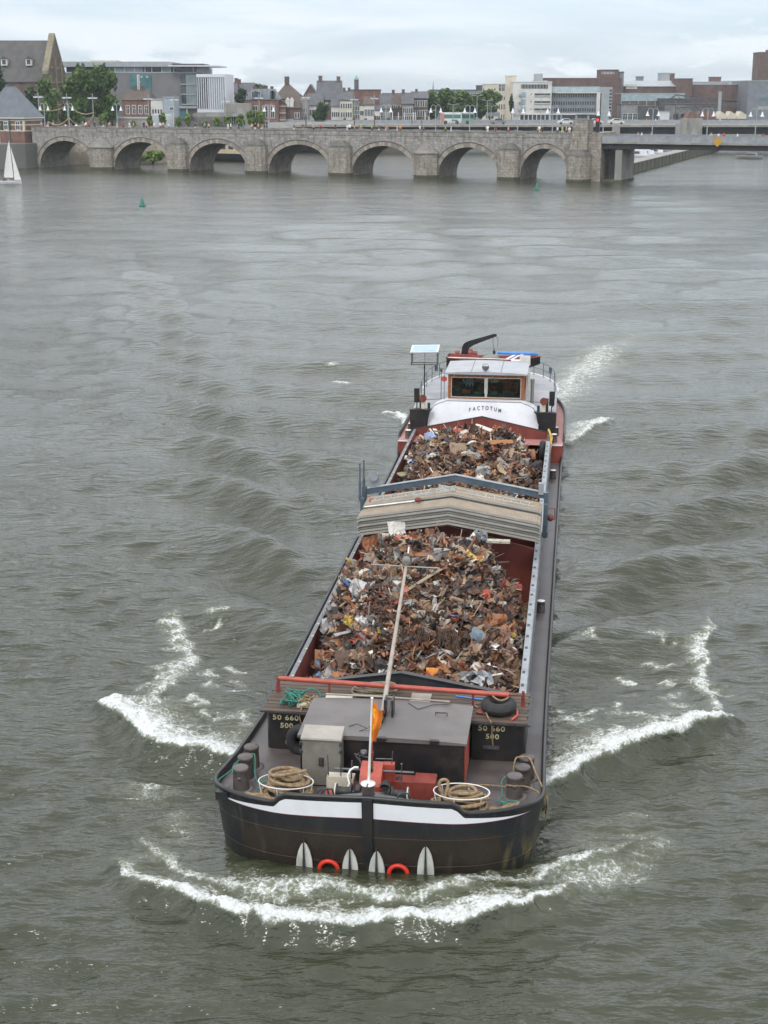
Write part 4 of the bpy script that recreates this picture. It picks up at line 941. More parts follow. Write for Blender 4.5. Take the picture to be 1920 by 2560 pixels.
for sx, cx_, lab in ((-1, -1.80, 'heaped hawser coil spilling over its hoop beside the grey locker'), (1, 1.76, 'slack hawser coil low inside its hoop near the red engine box')):
    mb = MB()
    if sx < 0:
        coil(mb, cx_, .86, zd, .50, 6, .036, .25, 3, .8); coil(mb, cx_+.05, .9, zd+.25, .40, 5, .036, .30, 5, .75, .2)
    else:
        coil(mb, cx_, .72, zd, .52, 7, .036, .22, 11, .62); coil(mb, cx_+.08, .78, zd+.18, .38, 5, .036, .22, 8, .6, .25)
        loop_rope(mb, [(cx_-.35,.75,zd+.2),(cx_-.45,.8,zd+.45),(cx_-.4,.85,zd+.55),(cx_-.28,.86,zd+.5),(cx_-.33,.7,zd+.2)], .036, 8)
    thing(mb, 'rope_coil', 'rope', (cx_, .8, zd), lab, 'rope', 'hawser coils on the foredeck')
    t = empty('rope_basket', SHIP @ Vector((cx_, .78, zd)), None, -SA); tag(t, 'white hoop basket round the '+('heaped rope coil beside the grey locker' if sx < 0 else 'slack rope coil right of the stem'), 'rope basket', 'rope baskets on the foredeck')
    mb = MB(); mb.tube([(.56*math.cos(a), .36*math.sin(a), .36) for a in np.linspace(0, 2*pi, 48)[:-1]], .0125, 8, True); mb.build('hoop', [M['white_post']], t)
    for k in range(6):
        a = k*pi/3+.3; mb = MB(); mb.cyl((.5*math.cos(a),.31*math.sin(a),0),(.56*math.cos(a),.36*math.sin(a),.36),.010,n=6); mb.build('stay', [M['white_post']], t)
mb = MB()
q = random.Random(4)
for k in range(9):
    x0 = -2.75+.1*q.random(); loop_rope(mb, [(x0+.55*q.random(), .45+.3*q.random(), zd+.03+.06*q.random()) for j in range(5)]+[(-2.0+.2*q.random(), .4+.1*q.random(), zd+.06)], .022)
thing(mb, 'loose_rope', 'rope', (-2.4,.6,zd), 'loose tan rope tangle on deck beside the left bollards', 'rope')
mb = MB()
for k in range(8): loop_rope(mb, [(2.3+.1*q.random(), .55+.25*q.random(), zd+.03+.05*q.random()), (2.5+.1*q.random(), .6+.2*q.random(), zd+.04), (2.75+.1*q.random(), .75+.2*q.random(), zd+.05+.04*q.random()), (2.9, .9+.2*q.random(), zd+.05)], .022)
thing(mb, 'loose_rope', 'rope', (2.6,.75,zd), 'loose tan rope tangle on deck right of the slack coil', 'rope')
mb = MB(); loop_rope(mb, [(-2.95,1.0,zd+.35),(-3.02,1.5,zd+.33),(-2.75,1.95,zd+.36),(-2.66,1.8,zd+.3),(-2.62,1.6,zd+.1),(-2.5,1.3,zd+.03),(-2.3,1.35,zd+.02),(-2.2,1.15,zd+.02),(-2.45,1.05,zd+.02)], .016)
loop_rope(mb, [(-3.0,1.2,zd+.34),(-3.2,.95,zd+.25),(-3.28,.7,zd+.2)], .014)
thing(mb, 'mooring_line', 'rope_green', (-2.7,1.5,zd), 'thin green line round the middle left bollard', 'rope')
mb = MB()
for k in range(6): loop_rope(mb, [(2.5+.1*q.random(),1.0+.1*q.random(),zd+.02+.04*q.random()),(2.62+.15*q.random(),.9+.1*q.random(),zd+.05),(2.9,.98+.1*q.random(),zd+.06),(2.75,1.1,zd+.05),(2.5,1.05,zd+.03)], .014)
loop_rope(mb, [(2.6,1.5,zd+.4),(2.52,1.4,zd+.3),(2.55,1.25,zd+.1),(2.45,1.1,zd+.02)], .014)
thing(mb, 'mooring_line', 'rope_green', (2.65,1.0,zd), 'green line heap on deck beneath the right bollards', 'rope')
z = zdeck(1.7)
mb = MB(); loop_rope(mb, [(2.62,1.45,z+.33),(2.78,1.36,z+.36),(2.98,1.5,z+.3),(3.2,1.25,1.48),(3.3,1.2,1.4),(3.33,1.15,1.1),(3.3,1.1,.9)], .018)
loop_rope(mb, [(2.05,1.75,z+.03),(1.9,1.65,z+.03),(1.85,1.9,z+.03),(2.1,2.0,z+.03),(2.6,1.95,z+.04)], .018)
loop_rope(mb, [(2.72,2.3,z+.1),(2.75,2.45,z+.42),(2.85,2.55,z+.45),(3.05,2.6,z+.4),(3.2,2.2,z+.25),(3.34,1.75,z+.18),(3.4,1.6,z-.05)], .02)
for k in range(7): loop_rope(mb, [(3.36,1.65+.05*k,z+.12),(3.44+.02*q.random(),1.6+.06*k,z-.1),(3.42+.03*q.random(),1.6+.05*k,z-.3-.2*q.random())], .013)
thing(mb, 'mooring_line', 'rope', (2.9,1.8,z), 'tan mooring line made fast on the right bollards and over the rail', 'rope')
# ropes on the plank top
mb = MB(); coil(mb, -.62, 4.85, 1.85, .46, 5, .03, .12, 2, .62); coil(mb, -.5, 4.85, 1.95, .42, 4, .03, .12, 6, .55, .2)
thing(mb, 'rope_coil', 'rope_grey', (-.6,4.85,1.85), 'grey tan rope coil on the planks beneath the red bar', 'rope')
mb = MB()
for k in range(9): loop_rope(mb, [(-2.55+.5*q.random(), 3.8+.8*q.random(), 1.87+.15*q.random()) for j in range(6)], .015)
loop_rope(mb, [(-2.2,4.3,1.95),(-1.95,4.5,2.05),(-1.7,4.4,1.95),(-1.9,4.1,1.92),(-2.4,4.2,1.9)], .018)
thing(mb, 'rope_heap', 'rope_green', (-2.3,4.2,1.86), 'green rope heap on the plank top at left', 'rope')
mb = MB()
for k in range(5): loop_rope(mb, [(-2.2+.5*q.random(), 3.75+.7*q.random(), 1.88+.12*q.random()) for j in range(5)], .017)
loop_rope(mb, [(-2.0,3.9,1.92),(-2.05,3.68,1.8),(-2.0,3.66,1.55),(-1.75,3.64,1.45),(-1.6,3.62,1.6),(-1.55,3.62,1.8),(-1.8,3.75,1.9)], .018)
loop_rope(mb, [(-1.75,3.64,1.5),(-2.0,3.62,1.38),(-2.3,3.62,1.22),(-2.36,3.62,1.1),(-2.25,3.62,1.08),(-2.2,3.62,1.2),(-1.9,3.62,1.3),(-1.65,3.63,1.45)], .018)
thing(mb, 'rope_heap', 'rope', (-1.9,3.9,1.86), 'tan rope hanging in loops over the left painted number', 'rope')
def tyre(mb, c, R0, r, axis='z', wd=.9):
    prof = []
    for k in range(13):
        a = 2*pi*k/12; prof.append((R0+r*math.cos(a), r*wd*math.sin(a)))
    mb.lathe(prof, c, 32, axis, cap=False)
mb = MB(); tyre(mb, (2.3,4.22,2.0), .27, .13, 'z', 1.1); thing(mb, 'tyre', 'rubber', (2.3,4.22,1.86), 'black tyre lying flat on the planks with rope over it', 'tyre')
mb = MB(); tyre(mb, (-1.95,3.5,1.25), .27, .12, 'y', 1.); thing(mb, 'tyre', 'rubber', (-1.95,3.5,.95), 'black tyre standing behind the grey locker in the shade', 'tyre')
mb = MB(); tyre(mb, (2.55,31.9,1.2), .30, .12, 'x', 1.); thing(mb, 'tyre', 'rubber', (2.55,31.9,1.0), 'black tyre hung inside the after end of the hold', 'tyre')
mb = MB(); loop_rope(mb, [(1.85,4.3,1.88),(1.75,4.5,1.88),(2.0,4.6,1.9),(2.1,4.5,2.1),(2.3,4.45,2.18),(2.5,4.3,2.17),(2.35,4.1,2.17),(2.2,4.25,2.17),(2.1,4.5,2.17)], .02); loop_rope(mb, [(2.0,4.1,1.95),(2.1,3.75,1.9),(2.18,3.66,1.8),(2.2,3.66,1.5),(2.22,3.66,1.3)], .018)
mb.mat(1); mb.tube([(2.6,3.75,1.87),(2.72,4.0,1.88),(2.7,4.3,1.88)], .03, 8)
thing(mb, 'loose_rope', ('rope','bar_red'), (2.2,4.2,1.86), 'tan rope looped over the tyre and hanging down the front', 'rope')
mb = MB(); mb.tube([(1.3,4.95,1.86),(2.2,4.75,1.87)], .018, 6); thing(mb, 'pole', 'blue_panel', (1.6,4.9,1.86), 'thin blue pole on the planks behind the red bar', 'pole')
mb = MB(); mb.box(-2.15,-1.45,3.85,4.05,1.86,1.93); mb.box(-1.6,-1.0,4.3,4.55,1.86,1.90); thing(mb, 'timber_block', 'cream', (-1.8,4,1.86), 'pale timber blocks among the ropes on the planks', 'timber')
mb = MB(); mb.ball((1.92,4.1,1.88),(.12,.1,.05)); mb.ball((2.05,4.05,1.87),(.1,.08,.04)); thing(mb, 'rag', 'rust_disc', (1.95,4.1,1.86), 'rust brown rag on the planks left of the tyre', 'rag')
mb = MB()
for k in range(9): loop_rope(mb, [(2.72+.05*q.random(),33.2,1.75+.05*q.random()),(2.8+.05*q.random(),32.9,1.65),(2.84+.1*q.random(),32.5,1.55+.1*q.random()),(2.8+.1*q.random(),32.0,1.45),(2.85,31.6,1.2)], .022)
thing(mb, 'yellow_rope', 'rope_yellow', (2.8,32.6,1.6), 'yellow and tan ropes hung over the after right hold corner', 'rope')

# hatch covers
def hatch_cover(mb, hv, u0, u1, ze, zp, th):
    half_ = [(-hv, ze), (-hv+.10, ze+.06), (0, zp), (hv-.10, ze+.06), (hv, ze)]
    for a, b in zip(half_, half_[1:]):
        p = [(a[0], u0, a[1]-th), (b[0], u0, b[1]-th), (b[0], u1, b[1]-th), (a[0], u1, a[1]-th)]; t = [(a[0], u0+.03, a[1]), (b[0], u0+.03, b[1]), (b[0], u1-.03, b[1]), (a[0], u1-.03, a[1])]
        mb.mat(1); mb.add(p+t, [(0,1,2,3),(0,1,5,4),(2,3,7,6)]); mb.mat(0); mb.add(t, [(0,1,2,3)])
    for x, z in ((-hv, ze), (hv, ze)): mb.mat(1); mb.add([(x,u0,z-th),(x,u1,z-th),(x,u1-.03,z),(x,u0+.03,z)], [(0,1,2,3)])
    mb.mat(1); mb.tube([(x, u0+.01, z-th*.85) for x, z in half_], .014, 5)
NCOV = 7
for st, (u0, u1, z0, n_) in enumerate(((16.2,17.05,2.16,7), (17.45,18.5,2.26,6))):
    for k in range(n_):
        mb = MB(); dz = k*.088; off = .012*((k*7) % 5-2)
        hatch_cover(mb, 2.74, u0+off, u1+off, z0+dz, z0+dz+.50, .066)
        mb.v = [(x_+.12, y_, z_) for x_, y_, z_ in mb.v]
        where = 'near stack' if st == 0 else 'far stack under the ladders'
        pos = 'beige topmost hatch cover of the ' if k == n_-1 else ('lowest ridged hatch cover of the ' if k == 0 else ('second', 'third', 'fourth', 'fifth', 'sixth')[k-1]+' ridged hatch cover from the bottom of the ')
        thing(mb, 'hatch_cover', ('cover_top', 'cover_side'), (0, u0, z0+dz-.06), pos+where, 'hatch cover', 'ridged hatch covers stacked amidships')
ztop1 = 2.16+6*.088; ztop2 = 2.26+5*.088
for sg in (-1, 1):
    mb = MB(); p0 = Vector((sg*2.5+.1, 17.7, ztop2+.10)); p1 = Vector((.2, 17.75, ztop2+.56)) if sg < 0 else Vector((-.35, 17.82, ztop2+.55))
    d = Vector((0,.36,0)); mb.beam(p0, p1, .03, .075); mb.beam(p0+d, p1+d, .03, .075)
    for k in range(11): t = (k+.5)/11; p = p0+(p1-p0)*t; mb.cyl(p, p+d, .016, n=6)
    mb.mat(1)
    if sg < 0: mb.ball(p0+Vector((-.02,.1,0)), (.06,.08,.09)); 
    thing(mb, 'ladder', ('alu', 'bar_red'), tuple(p0), 'aluminium ladder on the far cover stack, '+('red cap at its low left end' if sg < 0 else 'sloping down to the right leg of the gantry'), 'ladder', 'ladders on the hatch covers')
mb = MB(); mb.cyl((-2.5,17.0,ztop1+.13),(-.95,16.9,ztop1+.40),.024); mb.mat(1); mb.ball((-.85,16.9,ztop1+.44),(.11,.07,.08)); thing(mb, 'deck_mop', ('white_post', 'rust_disc'), (-1.8,16.95,ztop1+.2), 'white mop handle with brown head on the near cover stack', 'mop')
for sx, w_, lab in ((-1.85, 1.2, 'short white perforated plank with yellow end below the covers'), (-.85, 2.85, 'long white perforated plank lying across beneath the covers')):
    mb = MB(); y = 15.75 if sx < -1.5 else 15.6
    mb.hexa([(sx,y,2.25),(sx+w_,y-.02,2.25),(sx+w_,y+.2,2.25),(sx,y+.22,2.25),(sx,y,2.32),(sx+w_,y-.02,2.32),(sx+w_,y+.2,2.32),(sx,y+.22,2.32)]); mb.mat(1)
    for k in range(int(w_/.22)):
        for j in (.06, .15): mb.box(sx+.12+k*.22+j*.6, sx+.15+k*.22+j*.6, y+j-.02, y+j+.012, 2.321, 2.324)
    for k in range(int(w_/.3)): mb.box(sx+.15+k*.3, sx+.19+k*.3, y-.024, y-.021, 2.27, 2.295)
    if sx < -1.5: mb.mat(2); mb.box(sx-.08, sx, y, y+.22, 2.245, 2.325)
    thing(mb, 'perforated_plank', ('cream', 'dark_metal', 'rope_yellow'), (sx, y, 2.25), lab, 'plank', 'white perforated planks')
# hatch gantry that rolls along the coamings
g = empty('hatch_gantry', SHIP @ Vector((0, 18.9, 1.6)), None, -SA); tag(g, 'blue grey rolling gantry with roof shaped beam spanning the hold', 'gantry')
def gp(mb, name, m): return mb.build(name, [M[k] for k in (m if isinstance(m, (list, tuple)) else [m])], g)
mb = MB()
for a, b in (((-2.7,0,1.2),(.1,0,1.74)), ((.1,0,1.74),(2.95,0,1.25))): mb.beam(a, b, .10, .19)
mb.mat(1)
for a, b in (((-2.7,0,1.305),(.1,0,1.845)), ((.1,0,1.845),(2.95,0,1.355))): mb.beam(a, b, .16, .018)
gp(mb, 'crossbeam', ('bluegrey', 'rail_grey'))
for x in (-2.78, 2.96):
    mb = MB(); mb.box(x-.09, x+.09, -.55, .15, .05, .22); mb.box(x-.07, x+.07, -.07, .1,   .2, 1.36); mb.box(x-.06, x+.06, -.5, -.36, .2, 1.1); mb.mat(1)
    for y in (-.45, .05): mb.lathe([(.09,-.04),(.1,-.03),(.1,.03),(.09,.04)], (x,y,.1), 14, 'x')
    gp(mb, 'leg', ('bluegrey', 'dark_metal'))
mb = MB()
for x, y in ((-2.86,-.43), (-2.8,.02)): mb.cyl((x,y,1.0),(x,y,1.6),.045); mb.cyl((x,y,1.6),(x,y,2.22),.026)
gp(mb, 'guide_rod', 'bluegrey')
mb = MB(); mb.tube([(-2.55,.05,1.75),(-2.52,-.02,1.75),(-2.48,-.12,1.74),(-2.47,-.15,1.74)],[.05,.1,.15,.16],16); mb.box(-2.62,-2.3,.0,.06,1.3,1.8); gp(mb, 'hand_winch', ('rail_grey',)); mb = MB(); mb.box(2.72,2.88,-.1,.1,1.30,1.66); gp(mb, 'end_bracket', ('rail_grey',))
mb = MB(); mb.tube([(3.02,-.2,.55),(3.25,-.2,.55),(3.25,-.2,.9),(3.05,-.2,.92)], .02, 6); mb.ball((3.12,-.2,.6),(.1,.1,.12)); gp(mb, 'crank', 'rust_disc')
# dinghy across the after cabin
d_ = empty('dinghy', SHIP @ Vector((.08, 39.6, 3.05)), None, -SA); tag(d_, 'small black and red dinghy carried athwart behind the wheelhouse', 'dinghy')
mb = MB(); G = []; G2 = []
for t in np.linspace(0, 1, 17):
    x = -2.05+4.15*t; bw = .62*(1-max(0,(t-.55)/.45)**2.2)*(.86+.14*min(1,t*4)); zk = .0+.30*max(0,(t-.7)/.3)**2; zt_ = .46+.10*(2*t-1)**2+.06*t
    G.append([(x, -bw, zt_), (x, -bw*.92, zk+.18), (x, -bw*.45, zk+.02), (x, 0, zk-.02), (x, bw*.45, zk+.02), (x, bw*.92, zk+.18), (x, bw, zt_)])
    G2.append([(x, -bw+.03, zt_), (x, -bw*.88, zk+.2), (x, -bw*.4, zk+.06), (x, 0, zk+.04), (x, bw*.4, zk+.06), (x, bw*.88, zk+.2), (x, bw-.03, zt_)])
mb.grid(G); mb.add(G[0], [tuple(range(7))]); mb.mat(1); mb.grid(G2)
mb.build('dinghy_hull', [M['black_paint'], M['red_paint']], d_)
mb = MB(); mb.tube([g_[0] for g_ in G]+[g_[6] for g_ in G[::-1]], .028, 6, True); mb.build('gunwale', [M['hold_red']], d_)
for x in (-1.0, .2): mb = MB(); mb.box(x-.12, x+.12, -.5, .5, .33, .36); mb.build('thwart', [M['wood']], d_)
mb = MB(); mb.cyl((-2.0,-.45,.56),(.75,-.5,.54),.025); mb.build('oar', [M['white_post']], d_)
for k in range(2): mb = MB(); mb.beam((.55+.25*k,-.42,.5),(1.1+.22*k,.1,.72),.14,.02); mb.build('oar_blade', [M['white_paint']], d_)
mb = MB(); mb.ball((-.1,.05,.5),(.4,.3,.13)); mb.build('tarp_bundle', [M['locker_grey']], d_)
# ------------------------------------------------------------------ scrap metal
m = bpy.data.materials.new('scrap'); n, l = nodes_of(m); b = n['Principled BSDF']
ca_ = n.new('ShaderNodeAttribute'); ca_.attribute_name = 'col'; me_ = n.new('ShaderNodeAttribute'); me_.attribute_name = 'met'
tc = n.new('ShaderNodeTexCoord')
t1 = n.new('ShaderNodeTexNoise'); t1.inputs['Scale'].default_value = 7; t1.inputs['Detail'].default_value = 7; t1.inputs['Roughness'].default_value = .7; l.new(tc.outputs['Object'], t1.inputs['Vector'])
rust = cmix(sstep(t1.outputs['Fac'], .3, .7), (.06,.034,.023), (.15,.075,.042))
l.new(cmix(sstep(t1.outputs['Fac'], .50, .72, 0, .6), ca_.outputs['Color'], rust), b.inputs['Base Color'])
l.new(me_.outputs['Fac'], b.inputs['Metallic'])
q = n.new('ShaderNodeMapRange'); q.inputs['To Min'].default_value = .4; q.inputs['To Max'].default_value = .85; l.new(t1.outputs['Fac'], q.inputs['Value']); l.new(q.outputs['Result'], b.inputs['Roughness'])
bp = n.new('ShaderNodeBump'); bp.inputs['Strength'].default_value = .4; bp.inputs['Distance'].default_value = .02; l.new(t1.outputs['Fac'], bp.inputs['Height']); l.new(bp.outputs['Normal'], b.inputs['Normal'])
MATS['scrap'] = m
def smooth(t): t = np.clip(t, 0, 1); return t*t*(3-2*t)
def heap_fore(v, u):
    h = 1.50+1.2*smooth((u-5.4)/7.6)-.06*v*v
    h = h-1.55*smooth((v-1.0)/1.6)*smooth((u-8.5)/4)-.35*smooth((v-1.9)/.8)-.62*smooth((-v-1.5)/1.1)
    h = h-1.6*smooth((u-14.2)/1.8)
    return h+.34*(fbm(v*.9+5, u*.9, 3, 71)-.5)
def heap_aft(v, u):
    h = 1.60+.58*smooth((u-22)/7.5)-.06*v*v-.85*smooth((v-1.3)/1.2)-.45*smooth((-v-1.5)/1.)-1.5*smooth((u-30.4)/2.2)
    return h+.36*(fbm(v*.9+9, u*.9, 3, 73)-.5)
PALETTE = [((.13,.064,.04),0,25,'rust brown'),((.06,.036,.026),0,16,'dark brown'),((.22,.095,.042),0,13,'orange rusted'),((.25,.165,.10),0,21,'tan'),((.16,.15,.14),.3,12,'dull grey'),((.42,.40,.37),.5,5,'silver'),((.018,.018,.02),0,6,'black'),((.48,.43,.36),0,2.6,'off white'),((.30,.05,.03),0,1.6,'red'),((.08,.13,.24),0,.3,'blue'),((.42,.30,.06),0,.3,'yellow')]
PW = np.array([p[2] for p in PALETTE], float); PW /= PW.sum()
def sheet_shape(r, L, W, n_=7, m_=4, bend=1.2, twist=.5, crum=.05, taper_=.3):
    a = np.linspace(-.5, .5, n_); c = np.linspace(-.5, .5, m_)
    A_, C2 = np.meshgrid(a, c, indexing='ij')
    k = r.normal(0, bend)
    if abs(k) < 1e-3: k = 1e-3
    x = L*np.sin(k*A_)/k; z = L*(1-np.cos(k*A_))/k
    wdt = W*(1-taper_*r.random()*(A_+.5)); y = C2*wdt
    tw = r.normal(0, twist)*A_; y2 = y*np.cos(tw); z = z+y*np.sin(tw)+(C2**2)*r.normal(0, .5)*W
    P = np.stack([x, y2, z], -1); P += r.normal(0, crum*min(L, W*2.2), P.shape)*np.array([.7, .7, 1])
    return P
def rand_rot(r, tilt):
    yaw = r.random()*2*pi; t = r.normal(0, tilt); t2 = r.normal(0, tilt)
    return np.array((Matrix.Rotation(yaw, 3, 'Z') @ Matrix.Rotation(t, 3, 'X') @ Matrix.Rotation(t2, 3, 'Y')))
def grid_faces(n_, m_, o=0): return [(o+i*m_+j, o+i*m_+j+1, o+(i+1)*m_+j+1, o+(i+1)*m_+j) for i in range(n_-1) for j in range(m_-1)]
def finish(name, vs, fs, cols, mets, base, smooth_=False):
    me = bpy.data.meshes.new(name); vs = np.asarray(vs, float)-np.array(base); me.from_pydata(vs.tolist(), [], fs)
    a = me.attributes.new('col', 'FLOAT_COLOR', 'POINT'); c4 = np.ones((len(vs), 4), np.float32); c4[:, :3] = cols; a.data.foreach_set('color', c4.ravel())
    a = me.attributes.new('met', 'FLOAT', 'POINT'); a.data.foreach_set('value', np.asarray(mets, np.float32))
    if smooth_: me.polygons.foreach_set('use_smooth', np.ones(len(me.polygons), bool))
    me.materials.append(M['scrap']); me.update()
    o = bpy.data.objects.new(name, me); COL.objects.link(o); o.location = SHIP @ Vector(base); o.rotation_euler = (0, 0, -SA); return o
def make_heap(fn, u0, u1, count, seed, label):
    r = np.random.default_rng(seed); V_ = []; F_ = []; C_c = []; Mt = []
    gv = np.linspace(-2.66, 2.66, 46); gu = np.linspace(u0, u1, int((u1-u0)*8))
    A_, B_ = np.meshgrid(gv, gu, indexing='ij'); Z_ = fn(A_, B_)-.07+.16*(fbm(A_*4, B_*4, 3, seed)-.5)
    V_.append(np.stack([A_, B_, Z_], -1).reshape(-1, 3)); F_ += grid_faces(len(gv), len(gu)); k = len(V_[0]); C_c.append(np.tile([.05,.03,.022], (k, 1))); Mt.append(np.zeros(k)); o = k
    for i in range(count):
        t = r.random()
        v_ = r.uniform(-2.5, 2.5); u_ = r.uniform(u0+.25, u1-.25); zz = float(fn(np.array(v_), np.array(u_)))
        if t < .46: P = sheet_shape(r, r.uniform(.2, .7), r.uniform(.05, .2), 7, 4, 1.3, .6, .05)
        elif t < .78: P = sheet_shape(r, r.uniform(.3, 1.05), r.uniform(.018, .06), 8, 2, .8, 1.2, .015)
        else: P = sheet_shape(r, r.uniform(.25, .8), r.uniform(.16, .42), 7, 6, 1.2, .5, .07)
        P = P.reshape(-1, 3) @ rand_rot(r, .62).T
        n_, m_ = (7, 4) if t < .46 else ((8, 2) if t < .78 else (7, 6))
        P = P+np.array([v_, u_, zz+r.uniform(-.04, .12)])
        P[:, 0] = np.clip(P[:, 0], -2.64, 2.64); P[:, 1] = np.clip(P[:, 1], u0, u1)
        pc = PALETTE[r.choice(len(PALETTE), p=PW)]
        V_.append(P); F_ += grid_faces(n_, m_, o); o += len(P)
        C_c.append(np.tile(np.array(pc[0])*r.uniform(.75, 1.8), (len(P), 1))); Mt.append(np.full(len(P), pc[1]))
    ob = finish('scrap_heap', np.concatenate(V_), F_, np.concatenate(C_c), np.concatenate(Mt), (0, (u0+u1)/2, 1.2))
    mbw = MB()
    tag(ob, label, 'scrap heap', None, 'stuff'); return ob
make_heap(heap_fore, 5.5, 17.1, 4400, 5, 'rust brown heap of mixed scrap metal filling the forward hold')
make_heap(heap_aft, 20.2, 33.4, 3600, 6, 'rust brown heap of mixed scrap metal filling the after hold')
# pieces one can single out; each keeps its own thickness
def heap_hit(fn, px, py, ulo, uhi):
    for u_ in np.arange(ulo, uhi, .04):
        # intersect the sight line with the cross plane at u_, compare to the surface
        a = (px-CX)/F; b_ = -(py-CY)/F; d = Vector((a, CT+b_*ST, -ST+b_*CT)); o = SHIP.inverted() @ Vector((0,0,HC)); dl = SHIP.to_3x3().inverted() @ d
        t = (u_-o.y)/dl.y; p = o+dl*t
        if p.z < float(fn(np.array(p.x), np.array(u_)))+.08: return p
    return p
def piece(name, label, where, shape, colour, met=0., yaw=0., tilt=0., roll=0., lift=.1, seed=1, group=None, cat='scrap piece', **kw):
    r = np.random.default_rng(seed)
    fn, lo, hi = (heap_fore, 5.6, 15.4) if where[0] == 'f' else (heap_aft, 20.4, 33.3)
    p = heap_hit(fn, where[1], where[2], lo, hi)
    L, W = shape[:2]; n_, m_ = 9, 6
    P = sheet_shape(r, L, W, n_, m_, **kw).reshape(-1, 3)
    Rm = np.array(Matrix.Rotation(yaw, 3, 'Z') @ Matrix.Rotation(tilt, 3, 'X') @ Matrix.Rotation(roll, 3, 'Y'))
    P = P @ Rm.T; P2 = P+np.array([0, 0, -.012]) @ Rm.T
    k = len(P); f = grid_faces(n_, m_); f2 = [t[::-1] for t in grid_faces(n_, m_, k)]
    rim = [i*m_ for i in range(n_)]+[(n_-1)*m_+j for j in range(1, m_)]+[i*m_+m_-1 for i in range(n_-2, -1, -1)]+[j for j in range(m_-2, 0, -1)]
    f3 = [(a, b_, b_+k, a+k) for a, b_ in zip(rim, rim[1:]+rim[:1])]
    V_ = np.concatenate([P, P2])+np.array([p.x, p.y, p.z+lift])
    V_[:, 0] = np.clip(V_[:, 0], -2.6, 2.6)
    ob = finish(name, V_, f+f2+f3, np.tile(colour, (2*k, 1)), np.full(2*k, met), (p.x, p.y, p.z)); tag(ob, label, cat, group); return ob
def r7(x, y): return (660+x*.4822, 1300+y*.4822)
def r6(x, y): return (860+x*.3617, 1040+y*.3617)
WH, SIL, RU, OR, BR_, BL, YE, BK, GR, TN = (.56,.53,.48), (.46,.45,.44), (.13,.055,.03), (.26,.10,.04), (.10,.058,.038), (.07,.13,.27), (.46,.32,.07), (.016,.016,.017), (.22,.22,.22), (.36,.28,.19)
sheet = dict(bend=.5, twist=.2, crum=.015); crump = dict(bend=1.6, twist=.6, crum=.10); strip = dict(bend=.8, twist=.6, crum=.012)
